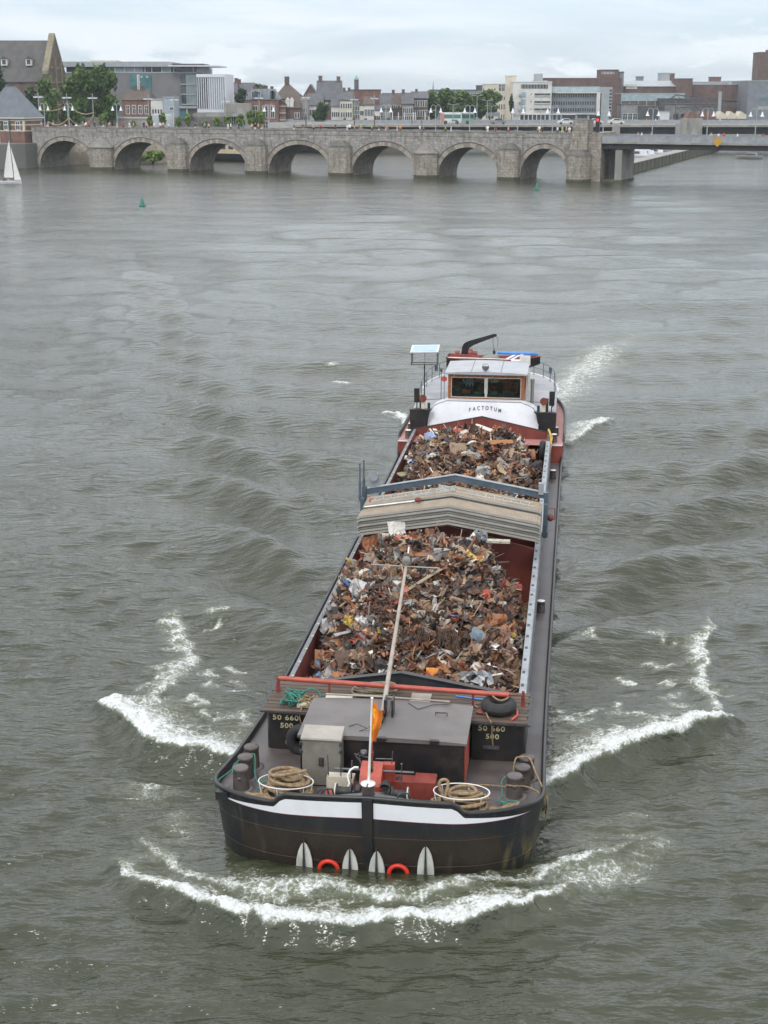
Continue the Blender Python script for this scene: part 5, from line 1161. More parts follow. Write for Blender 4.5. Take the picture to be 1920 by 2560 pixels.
PC = [
 ('metal_sheet','white bent sheet standing at the back of the forward heap',('f',)+r7(690,85),(.55,.42),WH,0,.3,1.1,.2,.25,sheet),
 ('metal_plate','orange rusted plate standing at the back left of the forward heap',('f',)+r7(570,165),(.75,.42),OR,0,.9,1.2,0,.28,sheet),
 ('metal_sheet','curved salmon red panel on the forward heap crest',('f',)+r7(745,118),(.75,.26),(.36,.12,.075),0,-.4,.5,0,.12,strip),
 ('metal_sheet','large crumpled silver sheet on the left of the forward heap',('f',)+r7(505,375),(.75,.62),SIL,.6,.4,.7,.2,.15,dict(bend=.8,twist=.3,crum=.06)),
 ('metal_sheet','crumpled silver foil ball by the left hold wall',('f',)+r7(340,575),(.7,.6),SIL,.6,.2,.5,.2,.12,crump),
 ('metal_plate','square orange rusted plate near the red cross bar',('f',)+r7(312,742),(.48,.42),OR,0,.1,.95,0,.16,dict(bend=.1,twist=.05,crum=.006)),
 ('metal_plate','broad brown plate leaning beside the square orange plate',('f',)+r7(440,745),(.72,.5),BR_,0,.5,.8,.2,.12,sheet),
 ('metal_plate','brown red plate at the left wall above the blue drum',('f',)+r7(262,660),(.65,.5),(.20,.07,.045),0,.7,.7,.2,.15,sheet),
 ('metal_strip','salmon red strip beside the middle of the mast',('f',)+r7(722,420),(.55,.2),(.44,.13,.08),0,1.4,.6,0,.18,strip),
 ('metal_strip','red strip half hidden behind the mast',('f',)+r7(700,450),(.55,.09),(.45,.04,.025),0,1.2,.4,0,.15,strip),
 ('metal_strip','blue and pale strip on the right of the forward heap',('f',)+r7(962,525),(.85,.16),(.16,.2,.42),.1,1.9,.5,.3,.16,strip),
 ('metal_sheet','black bent sheet right of the blue strip',('f',)+r7(1045,545),(.7,.4),BK,0,1.9,.6,.2,.15,sheet),
 ('metal_sheet','crushed blue grey drum shell on the right of the forward heap',('f',)+r7(1122,610),(.75,.5),(.17,.21,.25),.3,1.7,.6,.3,.18,dict(bend=2.6,twist=.2,crum=.03)),
 ('metal_bracket','yellow bent bracket on the right shoulder of the forward heap',('f',)+r7(1095,222),(.65,.16),YE,0,-.7,.5,.2,.16,strip),
 ('metal_sheet','small yellow scrap near the left silver ball',('f',)+r7(455,545),(.4,.28),YE,0,.6,.5,.2,.12,crump),
 ('metal_sheet','grey torn sheet at the back right of the forward heap',('f',)+r7(1120,142),(.75,.42),(.24,.25,.26),.3,1.9,1.1,.2,.28,dict(bend=1.,twist=.3,crum=.05)),
 ('metal_plate','curved off white plate at the right coaming',('f',)+r7(1312,715),(.75,.36),(.55,.50,.45),.2,1.4,1.,.2,.18,dict(bend=1.2,twist=.2,crum=.01)),
 ('metal_plate','tall orange brown plate beside the curved white plate',('f',)+r7(1285,615),(.75,.28),(.26,.10,.045),0,1.6,1.1,.1,.25,strip),
 ('metal_plate','orange plate upright on the right of the forward heap',('f',)+r7(1210,548),(.5,.32),OR,0,.2,1.1,.1,.2,sheet),
 ('metal_strip','long curved rusty white strip at the front right of the forward heap',('f',)+r7(1235,800),(1.1,.13),(.42,.3,.26),.1,2.2,.4,.2,.16,strip),
 ('metal_sheet','small orange yellow patch in front of the forward heap',('f',)+r7(875,812),(.3,.24),(.55,.2,.03),0,.2,.8,.2,.12,sheet),
 ('metal_sheet','silver curl right of the mast yard',('f',)+r7(760,460),(.7,.2),SIL,.6,1.2,.5,.5,.16,crump),
 ('metal_beam','long tan plank slanting right of the mast',('f',)+r7(815,365),(1.6,.11),(.30,.24,.16),0,.95,.1,-.2,.25,dict(bend=.02,twist=.02,crum=.003)),
 ('metal_beam','brown beam lying level beneath the mast lamp',('f',)+r7(850,205),(1.3,.16),(.24,.10,.04),0,.05,.4,0,.14,dict(bend=.05,twist=.1,crum=.004)),
 ('metal_pipe','pale grey pipe at the left of the forward heap',('f',)+r7(450,600),(1.0,.1),(.34,.34,.35),.2,.75,.3,0,.14,dict(bend=.05,twist=.1,crum=.004)),
 ('metal_sheet','dark purple grey plate under the crest of the forward heap',('f',)+r7(870,212),(.7,.3),(.13,.12,.14),.1,.1,.7,0,.12,sheet),
 ('metal_sheet','silver crumple low on the right of the forward heap',('f',)+r7(1110,855),(.7,.4),(.45,.46,.47),.5,.2,.6,0,.12,crump),
 ('metal_sheet','large torn sheet of silver near the front of the forward heap',('f',)+r7(920,705),(.9,.2),SIL,.6,.1,.4,0,.14,crump),
 ('metal_sheet','white torn sheet left of the mast',('f',)+r7(540,555),(.6,.3),(.6,.58,.56),.2,.5,.5,.2,.14,crump),
 ('metal_sheet','red curled panel near the right hold wall',('f',)+r7(1285,365),(.6,.3),(.32,.06,.04),0,.1,.5,.2,.14,sheet),
 ('metal_sheet','tall blue and white sheet at the left of the after heap',('a',)+r6(590,178),(.75,.26),(.30,.40,.60),.1,1.1,1.0,.1,.25,strip),
 ('metal_beam','long orange brown plank across the after heap',('a',)+r6(1035,208),(1.5,.26),(.30,.13,.045),0,.35,.5,0,.16,dict(bend=.08,twist=.1,crum=.005)),
 ('metal_plate','square tan plate in the middle of the after heap',('a',)+r6(805,242),(.8,.42),(.24,.17,.11),0,.25,.8,0,.15,sheet),
 ('metal_pipe','white bent tube in the middle of the after heap',('a',)+r6(893,208),(.7,.09),(.62,.58,.50),0,.4,.5,0,.2,dict(bend=2.2,twist=.1,crum=.004)),
 ('metal_plate','rust orange plate standing at the right of the after heap',('a',)+r6(1272,300),(.55,.45),(.30,.11,.05),0,.3,1.1,.1,.2,sheet),
 ('metal_plate','large black plate at the right wall of the after heap',('a',)+r6(1315,368),(1.0,.6),BK,0,.5,.6,.1,.18,sheet),
 ('metal_sheet','tall beige sheet at the front right of the after heap',('a',)+r6(1085,405),(.85,.45),(.36,.27,.16),0,1.4,.9,.1,.2,dict(bend=.7,twist=.2,crum=.02)),
 ('metal_sheet','crumpled grey sheet left of the tall beige one',('a',)+r6(980,402),(.75,.5),(.34,.34,.33),.3,1.3,.8,.1,.16,crump),
 ('metal_sheet','bright blue bent sheet at the left of the after heap',('a',)+r6(482,352),(.6,.25),(.06,.14,.38),0,1.9,.6,.1,.2,strip),
 ('metal_plate','small white disc at the right of the after heap',('a',)+r6(1237,258),(.32,.2),(.72,.72,.7),0,.7,.8,.2,.18,dict(bend=.2,twist=.05,crum=.003)),
 ('metal_sheet','yellow scrap at the front right behind the gantry beam',('a',)+r6(1195,540),(.7,.22),YE,0,-.4,.5,.1,.2,strip),
 ('metal_sheet','white torn strip at the left of the after heap',('a',)+r6(625,298),(.75,.18),WH,.1,-.2,.5,.1,.16,crump),
 ('metal_sheet','long white splinter at the back of the after heap',('a',)+r6(975,120),(.95,.16),(.6,.57,.5),0,-.6,.5,.2,.2,strip),
 ('metal_sheet','white splinter at the back left of the after heap',('a',)+r6(845,138),(.75,.14),(.6,.56,.48),0,1.1,.9,.2,.2,strip),
 ('metal_plate','mossy tan plank at the front left of the after heap',('a',)+r6(440,430),(.9,.26),(.28,.25,.12),0,.8,.3,.1,.16,dict(bend=.1,twist=.1,crum=.01)),
 ('metal_sheet','orange red scrap at the back of the after heap',('a',)+r6(800,128),(.5,.22),(.40,.08,.04),0,.3,.6,.1,.18,sheet),
]
for i, (nm, lab, wh_, sh, colr, met, yaw, tilt, roll, lift, kw) in enumerate(PC):
    piece(nm, lab, wh_, sh, colr, met, yaw, tilt, roll, lift, 100+i, None, **kw)
# crushed blue drum by the red bar
p = heap_hit(heap_fore, *r7(215,780), 5.5, 12); p.x = max(p.x, -2.1); p.y = max(p.y, 6.)
mb = MB(); rr_ = np.random.default_rng(9); G = []
for i in range(9):
    t = i/8; ring = []
    for k in range(16):
        a = 2*pi*k/16; w_ = 1+.22*rr_.normal()*.5; ring.append((p.x-.42+.84*t, p.y+.30*math.cos(a)*w_*(.9 if i in (0,8) else 1), p.z+.18+.26*math.sin(a)*w_))
    G.append(ring)
mb.grid(G, True, True); mb.add(G[0], [tuple(range(16))]); mb.add(G[-1], [tuple(range(16))])
mat('drum_blue', (.14,.21,.32), (.10,.15,.24), 4, .5, grime=(.12,.06,.035), gamt=.7, gsc=3)
thing(mb, 'crushed_drum', 'drum_blue', (p.x, p.y, p.z), 'dented pale blue drum at the front left corner of the heap', 'drum')
# further loose pieces large enough to make out
r = np.random.default_rng(77); cnt = 0; NB = 7
names = {0: ('metal_strip', 'bent strip'), 1: ('metal_plate', 'buckled plate'), 2: ('metal_sheet', 'crumpled sheet')}
used_lab = {}
for i in range(210):
    hold = 'f' if i % 2 == 0 else 'a'; fn, lo, hi = (heap_fore, 6., 14.2) if hold == 'f' else (heap_aft, 21.6, 32.6)
    v_ = r.uniform(-2.2, 2.2); u_ = r.uniform(lo, hi); z_ = float(fn(np.array(v_), np.array(u_)))
    pc = PALETTE[r.choice(len(PALETTE), p=PW)]; kd = int(r.integers(0, 3)); nm, sh = names[kd]
    L, W, kw, nmz = ((r.uniform(.6, 1.2), r.uniform(.05, .10), strip, 1), (r.uniform(.4, .85), r.uniform(.2, .42), sheet, 1), (r.uniform(.4, .7), r.uniform(.22, .4), crump, 1))[kd][:4]
    P = sheet_shape(r, L, W, 8, 5, **kw).reshape(-1, 3) @ rand_rot(r, .5).T+np.array([v_, u_, z_+.14])
    P[:, 0] = np.clip(P[:, 0], -2.62, 2.62)
    side = 'left' if v_ < -.75 else ('right' if v_ > .75 else 'middle'); dep = 'near end' if (u_-lo)/(hi-lo) < .33 else ('far end' if (u_-lo)/(hi-lo) > .66 else 'centre')
    lab = f"{pc[3]} {sh} at the {dep}{'' if side == 'middle' else ' '+side+' side'} of the {'forward' if hold == 'f' else 'after'} scrap heap"
    ob = finish(nm, P, grid_faces(8, 5), np.tile(np.array(pc[0])*r.uniform(.75, 1.4), (40, 1)), np.full(40, pc[1]), (v_, u_, z_)); tag(ob, lab, 'scrap piece', f"{pc[3]} {sh} pieces in the {'forward' if hold == 'f' else 'after'} heap {dep} {side}")
# rusty wire tangle in the middle of the forward heap
p = heap_hit(heap_fore, *r7(850,620), 5.6, 14); mb = MB(); q = random.Random(12)
for k in range(70):
    x0 = p.x+q.uniform(-.75,.75); mb.tube([(x0, p.y+q.uniform(-.1,.2), p.z+.05), (x0+q.uniform(-.08,.08), p.y-.1+q.uniform(-.1,.1), p.z+.25+q.uniform(-.1,.15)), (x0+q.uniform(-.12,.12), p.y-.45+q.uniform(-.2,.1), p.z+.02+q.uniform(0,.1))], .008, 4)
mat('rust_wire', (.09,.048,.03), (.05,.03,.02), 9, .85)
thing(mb, 'wire_bundle', 'rust_wire', (p.x, p.y, p.z), 'mat of rusty brown wire in the middle of the forward heap', 'wire')
# ------------------------------------------------------------------ stone bridge
BT = math.radians(-24.84)
BRG = Matrix.Translation((-72, 314, 0)) @ Matrix.Rotation(BT, 4, 'Z')      # x along the parapet, y away from the camera
def bt(px, y=0., py=320):
    a = (px-CX)/F; b_ = -(py-CY)/F; k = a/(CT+b_*ST); o = BRG @ Vector((0, y, 0)); t = BRG.to_3x3() @ Vector((1, 0, 0))
    return (k*o.y-o.x)/(t.x-k*t.y)
brickmat('stone', (.37,.345,.31), (.265,.245,.22), (.23,.21,.185), 1.15, .42, .022, 'xz', (.075,.068,.058), .9, .3, .75)
brickmat('stone_pier', (.37,.325,.27), (.28,.245,.205), (.23,.2,.17), 1.0, .45, .025, 'xy', (.10,.09,.075), .9, .35, .65)
mat('voussoir_a', (.39,.34,.28), (.31,.27,.22), 2, .9, grime=(.12,.105,.09), gamt=.5)
mat('voussoir_b', (.27,.235,.195), (.21,.18,.15), 2, .9, grime=(.09,.08,.07), gamt=.6)
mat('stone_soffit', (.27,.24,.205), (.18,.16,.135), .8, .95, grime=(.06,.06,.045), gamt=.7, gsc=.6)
mat('coping', (.22,.205,.18), (.17,.16,.14), 1.2, .9, grime=(.09,.085,.07), gamt=.6)
mat('algae', (.055,.055,.03), (.08,.075,.05), 2, .8)
mat('paving', (.22,.21,.2), (.18,.17,.16), 1, .9)
mat('concrete', (.30,.29,.26), (.23,.22,.195), .5, .9, grime=(.11,.105,.085), gamt=.6, gsc=.4, stretch=(1,1,.4))
mat('concrete_shaded', (.055,.055,.055), (.04,.04,.04), .5, .9)  # road bridge girders: shade beneath the deck put into the concrete colour
mat('concrete_weedy', (.115,.11,.075), (.07,.07,.045), .7, .9, grime=(.035,.038,.022), gamt=.7, stretch=(1,1,.3))
bridge = empty('stone_bridge', (0,0,0), BRG); tag(bridge, 'old grey stone bridge with round arches and cutwater piers across the river', 'bridge')
ARCH = [(1.2,14.0),(19.6,32.7),(37.2,50.2),(55.0,68.2),(72.8,85.6),(90.2,101.9),(106.0,114.9)]
BW = 9.0; ZP = 8.2
def arch_z(t):
    for a, b_ in ARCH:
        if a < t < b_:
            c = (a+b_)/2; h_ = (b_-a)/2; return .1+5.35*math.sqrt(max(0, 1-((t-c)/h_)**2))**.92
    return -1.5
ts = sorted(set([-.5, 118.9]+[float(x) for x in np.linspace(-.5, 118.9, 240)]+[a+(b_-a)*(.5-.5*math.cos(pi*i/36)) for a, b_ in ARCH for i in range(37)]))
mb = MB()
for yy in (0, BW): mb.grid([[(t, yy, arch_z(t)), (t, yy, 7.3)] for t in ts], False)
mb.box(-.5, 118.9, .35, BW-.35, 7.0, 7.56)
part(mb, 'spandrel_wall', 'stone', bridge)
mb = MB()
for yy in (-.06, BW-.4):
    for i in range(40):
        t0 = -.5+i*119.4/40; mb.box(t0, t0+119.4/40-.015, yy, yy+.46, 7.301, ZP-.2+.05*math.sin(i*2.3))
mb.mat(1)
for yy in (-.12, BW-.44):
    for i in range(60): t0 = -.5+i*119.4/60; mb.box(t0, t0+119.4/60-.03, yy, yy+.56, ZP-.22+.03*math.sin(i*1.7), ZP+.03*math.sin(i*3.1))
part(mb, 'parapet', ('stone', 'coping'), bridge)
for a, b_ in ARCH:
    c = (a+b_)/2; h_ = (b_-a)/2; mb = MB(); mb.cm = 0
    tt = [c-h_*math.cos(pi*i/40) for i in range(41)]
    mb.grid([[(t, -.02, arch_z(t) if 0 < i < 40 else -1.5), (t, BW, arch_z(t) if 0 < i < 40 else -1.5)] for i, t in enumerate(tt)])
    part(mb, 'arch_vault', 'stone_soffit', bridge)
    mb = MB(); nv = 33
    for i in range(nv):
        a0 = pi*(i+.04)/nv; a1 = pi*(i+.96)/nv; r_ = random.Random(int(c*10)+i); dep = .72+.1*r_.random()
        def ep(an, d): return (c-(h_+d)*math.cos(an), .1+(5.35+d)*abs(math.sin(an))**.92)
        p = [ep(a0,.0), ep(a1,.0), ep(a1,dep), ep(a0,dep)]
        if max(q_[0] for q_ in p) > 115.2 and c > 105 and p[0][1] < 2.5: continue
        mb.mat(0 if r_.random() < .55 else 1); mb.extr([(x, -.07, z) for x, z in p], (0, .09, 0))
    mb.mat(2); mb.tube([(c-(h_+.9)*math.cos(pi*i/40), -.08, .1+6.25*abs(math.sin(pi*i/40))**.92) for i in range(3, 38 if c < 105 else 33)], .11, 6)
    part(mb, 'arch_ring', ('voussoir_a', 'voussoir_b', 'coping'), bridge)
PIERS = [(14.1,19.5,1),(32.8,37.1,0),(50.3,54.9,0),(68.3,72.9,0),(85.7,90.3,1),(102.0,106.0,0)]
for a, b_, pyr in PIERS:
    c = (a+b_)/2; w_ = (b_-a)/2; mb = MB()
    if pyr: poly = [(-w_,0),(-w_,-.9),(-w_*.45,-2.3),(w_*.45,-2.3),(w_,-.9),(w_,0)]
    else: poly = [(-w_,0),(-w_*.98,-1.1),(-w_*.75,-1.8),(w_*.75,-1.8),(w_*.98,-1.1),(w_,0)]
    zt_ = 4.4 if pyr else 5.0
    mb.extr([(c+x, y, -1.5) for x, y in poly], (0, 0, zt_+1.5))
    mb.mat(1); n_ = len(poly)
    if pyr:
        e_ = [(c+x*1.06, y*1.06, zt_) for x, y in poly]; mb.add(e_+[(c, -.05, 6.6)], [(i, i+1, n_) for i in range(n_-1)])
        mb.extr([(c+x*1.06, y*1.06-.01, zt_-.22) for x, y in poly], (0, 0, .221))
    else:
        for k, (s, dz) in enumerate(((1.0, .22), (.86, .3), (.68, .3), (.48, .3), (.3, .25))):
            z0 = zt_+.28*k; mb.extr([(c+x*s, y*s-.01, z0) for x, y in poly], (0, 0, dz))
    mb.mat(2); mb.extr([(c+x*1.01, y*1.02, -1.5) for x, y in poly], (0, 0, 1.95))
    part(mb, 'pier', ('stone_pier', 'coping', 'algae'), bridge)
mb = MB(); c, w_ = 117.0, 2.15
poly = [(w_*math.cos(pi+pi*i/14), -.4+2.9*math.sin(pi+pi*i/14)) for i in range(15)]
poly = [(-w_, 3)]+poly+[(w_, 3)]
mb.extr([(c+x, y, -1.5) for x, y in poly], (0, 0, 5.9))
mb.mat(1)
for k in range(5):
    s = 1.02-.11*k; mb.extr([(c+x*s, (y*s if y < 0 else y)-.01, 4.4+.2*k) for x, y in poly], (0, 0, .2))
mb.mat(0); mb.box(c-1.15, c+1.5, -1.3, 2.2, 5.3, 10.3); mb.box(c-1.4, c-.2, -1.5, 2.0, 5.3, 7.2)
mb.mat(1); mb.box(c-1.0, c+.5, -1.2, 2.0, 10.301, 10.55); mb.box(c+.55, c+1.55, -1.33, 2.2, 10.301, 10.45)
mb.mat(2); mb.extr([(c+x*1.01, y*1.02 if y < 0 else y, -1.5) for x, y in poly], (0, 0, 1.9))
part(mb, 'end_pier', ('stone_pier', 'coping', 'algae'), bridge)
mb = MB(); mb.box(118.9, 120.7, -.05, 9, -1.5, 8.25); part(mb, 'end_wall', 'stone_pier', bridge)
# weeds in the joints
mb = MB(); r_ = random.Random(3)
# ------------------------------------------------------------------ steel span
mat('span_grey', (.30,.315,.325), (.25,.26,.27), .8, .6, grime=(.14,.13,.11), gamt=.4, gsc=.6)
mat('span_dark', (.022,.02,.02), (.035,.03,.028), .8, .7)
span = empty('steel_bridge_span', BRG @ Vector((120.7, 0, 0)), None, BT); tag(span, 'flat grey steel footbridge span on dark girders right of the stone bridge', 'bridge span')
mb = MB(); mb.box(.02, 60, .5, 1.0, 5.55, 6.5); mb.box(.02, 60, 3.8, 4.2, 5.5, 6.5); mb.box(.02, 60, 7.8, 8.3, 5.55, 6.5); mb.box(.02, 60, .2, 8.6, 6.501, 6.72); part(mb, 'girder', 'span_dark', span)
mb = MB(); mb.box(.02, 60, .05, .195, 6.45, 6.75); part(mb, 'edge_beam', 'concrete', span)
for yy, nm in ((.1, 'near'), (8.5, 'far')):
    mb = MB(); mb.box(.02, 60, yy, yy+.05, 6.76, 7.82); mb.mat(1); mb.box(.02, 60, yy-.04, yy+.09, 7.821, 7.9)
    for k in range(34): mb.box(.05+k*1.8, .13+k*1.8, yy-.05, yy-.001, 6.76, 7.82)
    part(mb, 'parapet_panel', ('span_grey', 'rail_grey'), span)
mb = MB(); mb.box(2.4, 3.6, .6, 8.5, -1.5, 5.4); mb.box(-.0, 2.4, 5.2, 8.9, -1.5, 5.4); part(mb, 'support_wall', ('concrete',), span)
mb = MB(); mb.box(-.0, 3.7, .5, 8.8, -1.5, .35); part(mb, 'support_base', 'concrete_weedy', span)
t_ = empty('warning_sign', BRG @ Vector((bt(1796), -.02, 7.0)), None, BT); tag(t_, 'yellow diamond board on the railing of the steel span', 'sign')
mb = MB(); mb.extr([(-.85,0,0),(0,0,-.85),(.85,0,0),(0,0,.85)], (0,-.05,0)); mat('sign_yellow', (.52,.29,.03), (.47,.25,.025), 3, .5); part(mb, 'board', 'sign_yellow', t_)
mb = MB(); mb.box(-.05,.05,.0,.1,-.6,.6); part(mb, 'bracket', 'dark_metal', t_)
t_ = empty('traffic_light', BRG @ Vector((bt(1489), 1.0, 7.2)), None, BT); tag(t_, 'traffic light showing red beside the end of the stone bridge', 'traffic light')
mb = MB(); mb.box(-.34,.34,0,.4,1.0,3.5); part(mb, 'signal_head', 'black_paint', t_)
m = bpy.data.materials.new('red_lamp'); n, l = nodes_of(m); n['Principled BSDF'].inputs['Base Color'].default_value = (.6,.01,.01,1); n['Principled BSDF'].inputs['Emission Color'].default_value = (1,.03,.02,1); n['Principled BSDF'].inputs['Emission Strength'].default_value = 1.0; MATS['red_lamp'] = m
mb = MB(); mb.lathe([(.26,-.02),(.23,-.10),(0,-.14)], (0,0,3.1), 16, 'y'); part(mb, 'red_lens', 'red_lamp', t_)
mb = MB(); mb.box(-.06,.06,.1,.22,0,1.0); part(mb, 'post', 'dark_metal', t_)
# ------------------------------------------------------------------ banks, quay, road bridge
mb = MB()
bank = [(-600,300),(-84,300),(-73,310),(-66,327),(-47,338),(-33,372),(-22,404),(8,440),(60,520),(130,600),(500,640),(500,2500),(-900,2500)]
mb.extr([(x, y, -1.5) for x, y in bank], (0, 0, 6.4)); mat('bank_ground', (.17,.165,.15), (.13,.13,.11), .1, .9); o = part(mb, 'ground', 'bank_ground', None); tag(o, 'paved ground of the far bank', None, None, 'structure')
mb = MB(); pts = [(-69.5,323),(-66,326.5),(-47,337.5),(-33,371.5),(-22,403.5),(8,439.5)]
for a, b_ in zip(pts, pts[1:]):
    a = Vector((*a, 0)); b_ = Vector((*b_, 0)); d = (b_-a).normalized(); nrm = Vector((d.y, -d.x, 0))*.6
    mb.hexa([a+nrm+Vector((0,0,-1.5)), b_+nrm+Vector((0,0,-1.5)), b_+Vector((0,0,-1.5)), a+Vector((0,0,-1.5)), a+nrm+Vector((0,0,2.6)), b_+nrm+Vector((0,0,2.6)), b_+Vector((0,0,5.3)), a+Vector((0,0,5.3))])
mat('quay_tan', (.33,.28,.22), (.26,.22,.17), .6, .9, grime=(.08,.075,.05), gamt=.6); o = part(mb, 'quay_wall', 'quay_tan', None); tag(o, 'sloping tan quay wall along the far bank behind the arches', 'quay wall')
qa, qb = Vector((43.2,277.5,0)), Vector((90,409,0)); d = (qb-qa).normalized(); nn_ = Vector((d.y,-d.x,0)); mb = MB()
for (o0, o1, z0, z1, mi) in ((0, -2.6, -1.5, 1.85, 0), (.12, -2.7, 1.851, 2.0, 1)):
    mb.mat(mi); mb.hexa([qa+nn_*o0+Vector((0,0,z0)), qb+nn_*o0+Vector((0,0,z0)), qb+nn_*o1+Vector((0,0,z0)), qa+nn_*o1+Vector((0,0,z0)), qa+nn_*o0+Vector((0,0,z1)), qb+nn_*o0+Vector((0,0,z1)), qb+nn_*o1+Vector((0,0,z1)), qa+nn_*o1+Vector((0,0,z1))])
mb.mat(0)
for k in range(30): p = qa+(qb-qa)*(k/30); mb.hexa([p+nn_*.0+Vector((0,0,-1)), p+d*.5+Vector((0,0,-1)), p+d*.5+nn_*.1+Vector((0,0,-1)), p+nn_*.1+Vector((0,0,-1)), p+Vector((0,0,1.84)), p+d*.5+Vector((0,0,1.84)), p+d*.5+nn_*.1+Vector((0,0,1.84)), p+nn_*.1+Vector((0,0,1.84))])
o = mb.build('quay_wall', [M['concrete_weedy'], M['concrete']], None, tuple(qa)); tag(o, 'long weathered concrete dividing wall under the steel span', 'quay wall')
RB = 392.
rbx0, rbx1 = at(672, 312, RB)[0], 240.
ztop = at(960, 312, RB)[2]
rb = empty('road_bridge', (rbx0, RB, 0)); tag(rb, 'long low concrete road bridge with railing behind the stone bridge', 'bridge')
Lr = rbx1-rbx0
mb = MB(); mb.box(0, Lr, 0, .5, ztop-.55, ztop); part(mb, 'edge_beam', 'concrete', rb)
mb = MB(); mb.box(0, Lr, .55, 17, ztop-.3, ztop-.01); part(mb, 'deck', 'paving', rb)
mb = MB(); mb.box(14, Lr, 1.8, 3.0, ztop-2.4, ztop-.301); mb.box(14, Lr, 13, 14.5, ztop-2.4, ztop-.301); part(mb, 'girder', 'concrete_shaded', rb)
mb = MB(); mb.box(0, Lr, .1, .16, ztop+.9, ztop+.98); mb.box(0, Lr, .1, .13, ztop+.5, ztop+.53)
for k in range(int(Lr/1.6)): mb.box(k*1.6, k*1.6+.07, .08, .16, ztop+.001, ztop+.9)
part(mb, 'railing', 'span_grey', rb)
mb = MB(); mb.box(0, Lr, 16.6, 16.7, ztop, ztop+.95); part(mb, 'far_railing', 'span_grey', rb)
xa, xb = at(1700, 320, RB)[0]-rbx0, at(1752, 320, RB)[0]-rbx0
mb = MB(); mb.box(xa, xb, -1.8, -.01, -1.5, at(0, 296, RB-1.8)[2]); mb.extr([(xa-1.3, -1.7, ztop-2.6),(xa-.02, -1.7, -1.5),(xa-.02, -1.7, ztop+.3),(xa-1.2, -1.7, ztop+.3)], (0, 1.6, 0)); part(mb, 'bridge_pier', 'concrete', rb)
for px in (1546, 1120, 1330):
    xm_ = at(px, 320, RB)[0]-rbx0; mb = MB(); mb.box(xm_-.9, xm_+.9, 2, 14, -1.5, ztop-2.41); part(mb, 'column', 'concrete', rb)
xm_ = at(1540, 320, RB)[0]-rbx0; mb = MB(); mb.box(xm_-1., xm_+1., -.5, -.01, ztop-3.5, ztop-.3); part(mb, 'bridge_pier', 'concrete', rb)
# terrace wall on the far bank
xa, xb = at(676, 308, 394)[0], at(935, 308, 420)[0]
mb = MB(); mb.hexa([(xa,385,4.9),(xb,414,4.9),(xb,414.5,4.9),(xa,385.5,4.9),(xa,385,at(0,306,385)[2]),(xb,414,at(0,303,414)[2]),(xb,414.5,at(0,303,414)[2]),(xa,385.5,at(0,306,385)[2])])
mat('pale_render', (.50,.49,.46), (.43,.42,.39), .5, .8, grime=(.3,.28,.25), gamt=.4); o = mb.build('terrace_wall', [M['pale_render']], None, (xa,385,4.9)); tag(o, 'pale low terrace wall on the far bank in front of the houses', 'wall')
# ------------------------------------------------------------------ town: buildings
brickmat('brick_red', (.23,.105,.075), (.18,.08,.06), (.2,.16,.13), .5, .14, .02, 'xy', (.11,.065,.05), .9, .15, .5)
brickmat('brick_brown', (.165,.105,.082), (.13,.085,.068), (.15,.12,.1), .5, .14, .02, 'xy', (.08,.06,.05), .9, .12, .5)
brickmat('brick_purple', (.19,.115,.095), (.155,.095,.08), (.13,.1,.09), .6, .16, .02, 'xy', (.09,.062,.055), .9, .06, .6)
mat('slate', (.10,.10,.108), (.07,.07,.076), .8, .7, grime=(.13,.12,.10), gamt=.4, gsc=.5, stretch=(1,1,.4))
mat('slate_blue', (.125,.14,.16), (.10,.115,.13), .7, .55, grime=(.2,.21,.2), gamt=.3)
mat('tile_brown', (.105,.078,.062), (.075,.055,.046), .9, .8, grime=(.16,.12,.09), gamt=.35)
mat('museum_grey', (.185,.178,.178), (.16,.155,.155), .25, .8)
mat('glass_dark', (.035,.045,.05), (.07,.085,.09), .6, .15, spec=.6)
mat('glass_teal', (.06,.15,.155), (.10,.20,.20), .4, .15, spec=.6)
mat('glass_pale', (.34,.42,.44), (.26,.34,.36), .5, .2)
mat('render_white', (.62,.60,.56), (.55,.53,.49), .4, .8, grime=(.38,.35,.3), gamt=.4, gsc=.4)
mat('render_cream', (.60,.55,.44), (.52,.47,.38), .4, .8, grime=(.36,.32,.25), gamt=.4)
mat('render_blue', (.33,.38,.42), (.29,.33,.37), .4, .8)
mat('render_grey', (.26,.25,.24), (.21,.205,.195), .5, .8)
mat('win_white', (.65,.64,.6), (.6,.58,.54), 1, .6)
mat('gable_stone', (.24,.21,.14), (.17,.15,.10), .7, .9, grime=(.09,.08,.05), gamt=.6)
mat('copper_green', (.20,.36,.25), (.16,.30,.21), 1, .7)
mat('office_grey', (.20,.21,.225), (.16,.17,.185), .5, .6)
mat('shed_dark', (.06,.06,.062), (.09,.088,.085), .4, .8)
mat('zinc', (.33,.35,.355), (.28,.30,.305), .4, .6)
GZ = 4.9
mat('church_slate', (.088,.082,.076), (.066,.062,.058), .8, .75, grime=(.12,.11,.09), gamt=.4, gsc=.5, stretch=(1,1,.4))
WIN = {}
def winmesh(w_, h_, fm, pm, bars):
    k = (round(w_, 2), round(h_, 2), fm, pm, bars)
    if k not in WIN:
        mb = MB(); f = min(.12, w_*.14); x = w_/2
        mb.mat(1); mb.box(-x+f, x-f, -.03, 0, f, h_-f); mb.mat(0)
        for a, b_, c, d in ((-x, x, 0, f), (-x, x, h_-f, h_), (-x, -x+f, f, h_-f), (x-f, x, f, h_-f)): mb.box(a, b_, -.06, 0, c, d)
        if bars: mb.box(-f*.3, f*.3, -.055, -.031, f, h_-f); mb.box(-x+f, x-f, -.054, -.032, h_*.6-f*.3, h_*.6+f*.3)
        WIN[k] = mb.mesh('window', [M[fm], M[pm]])
    return WIN[k]
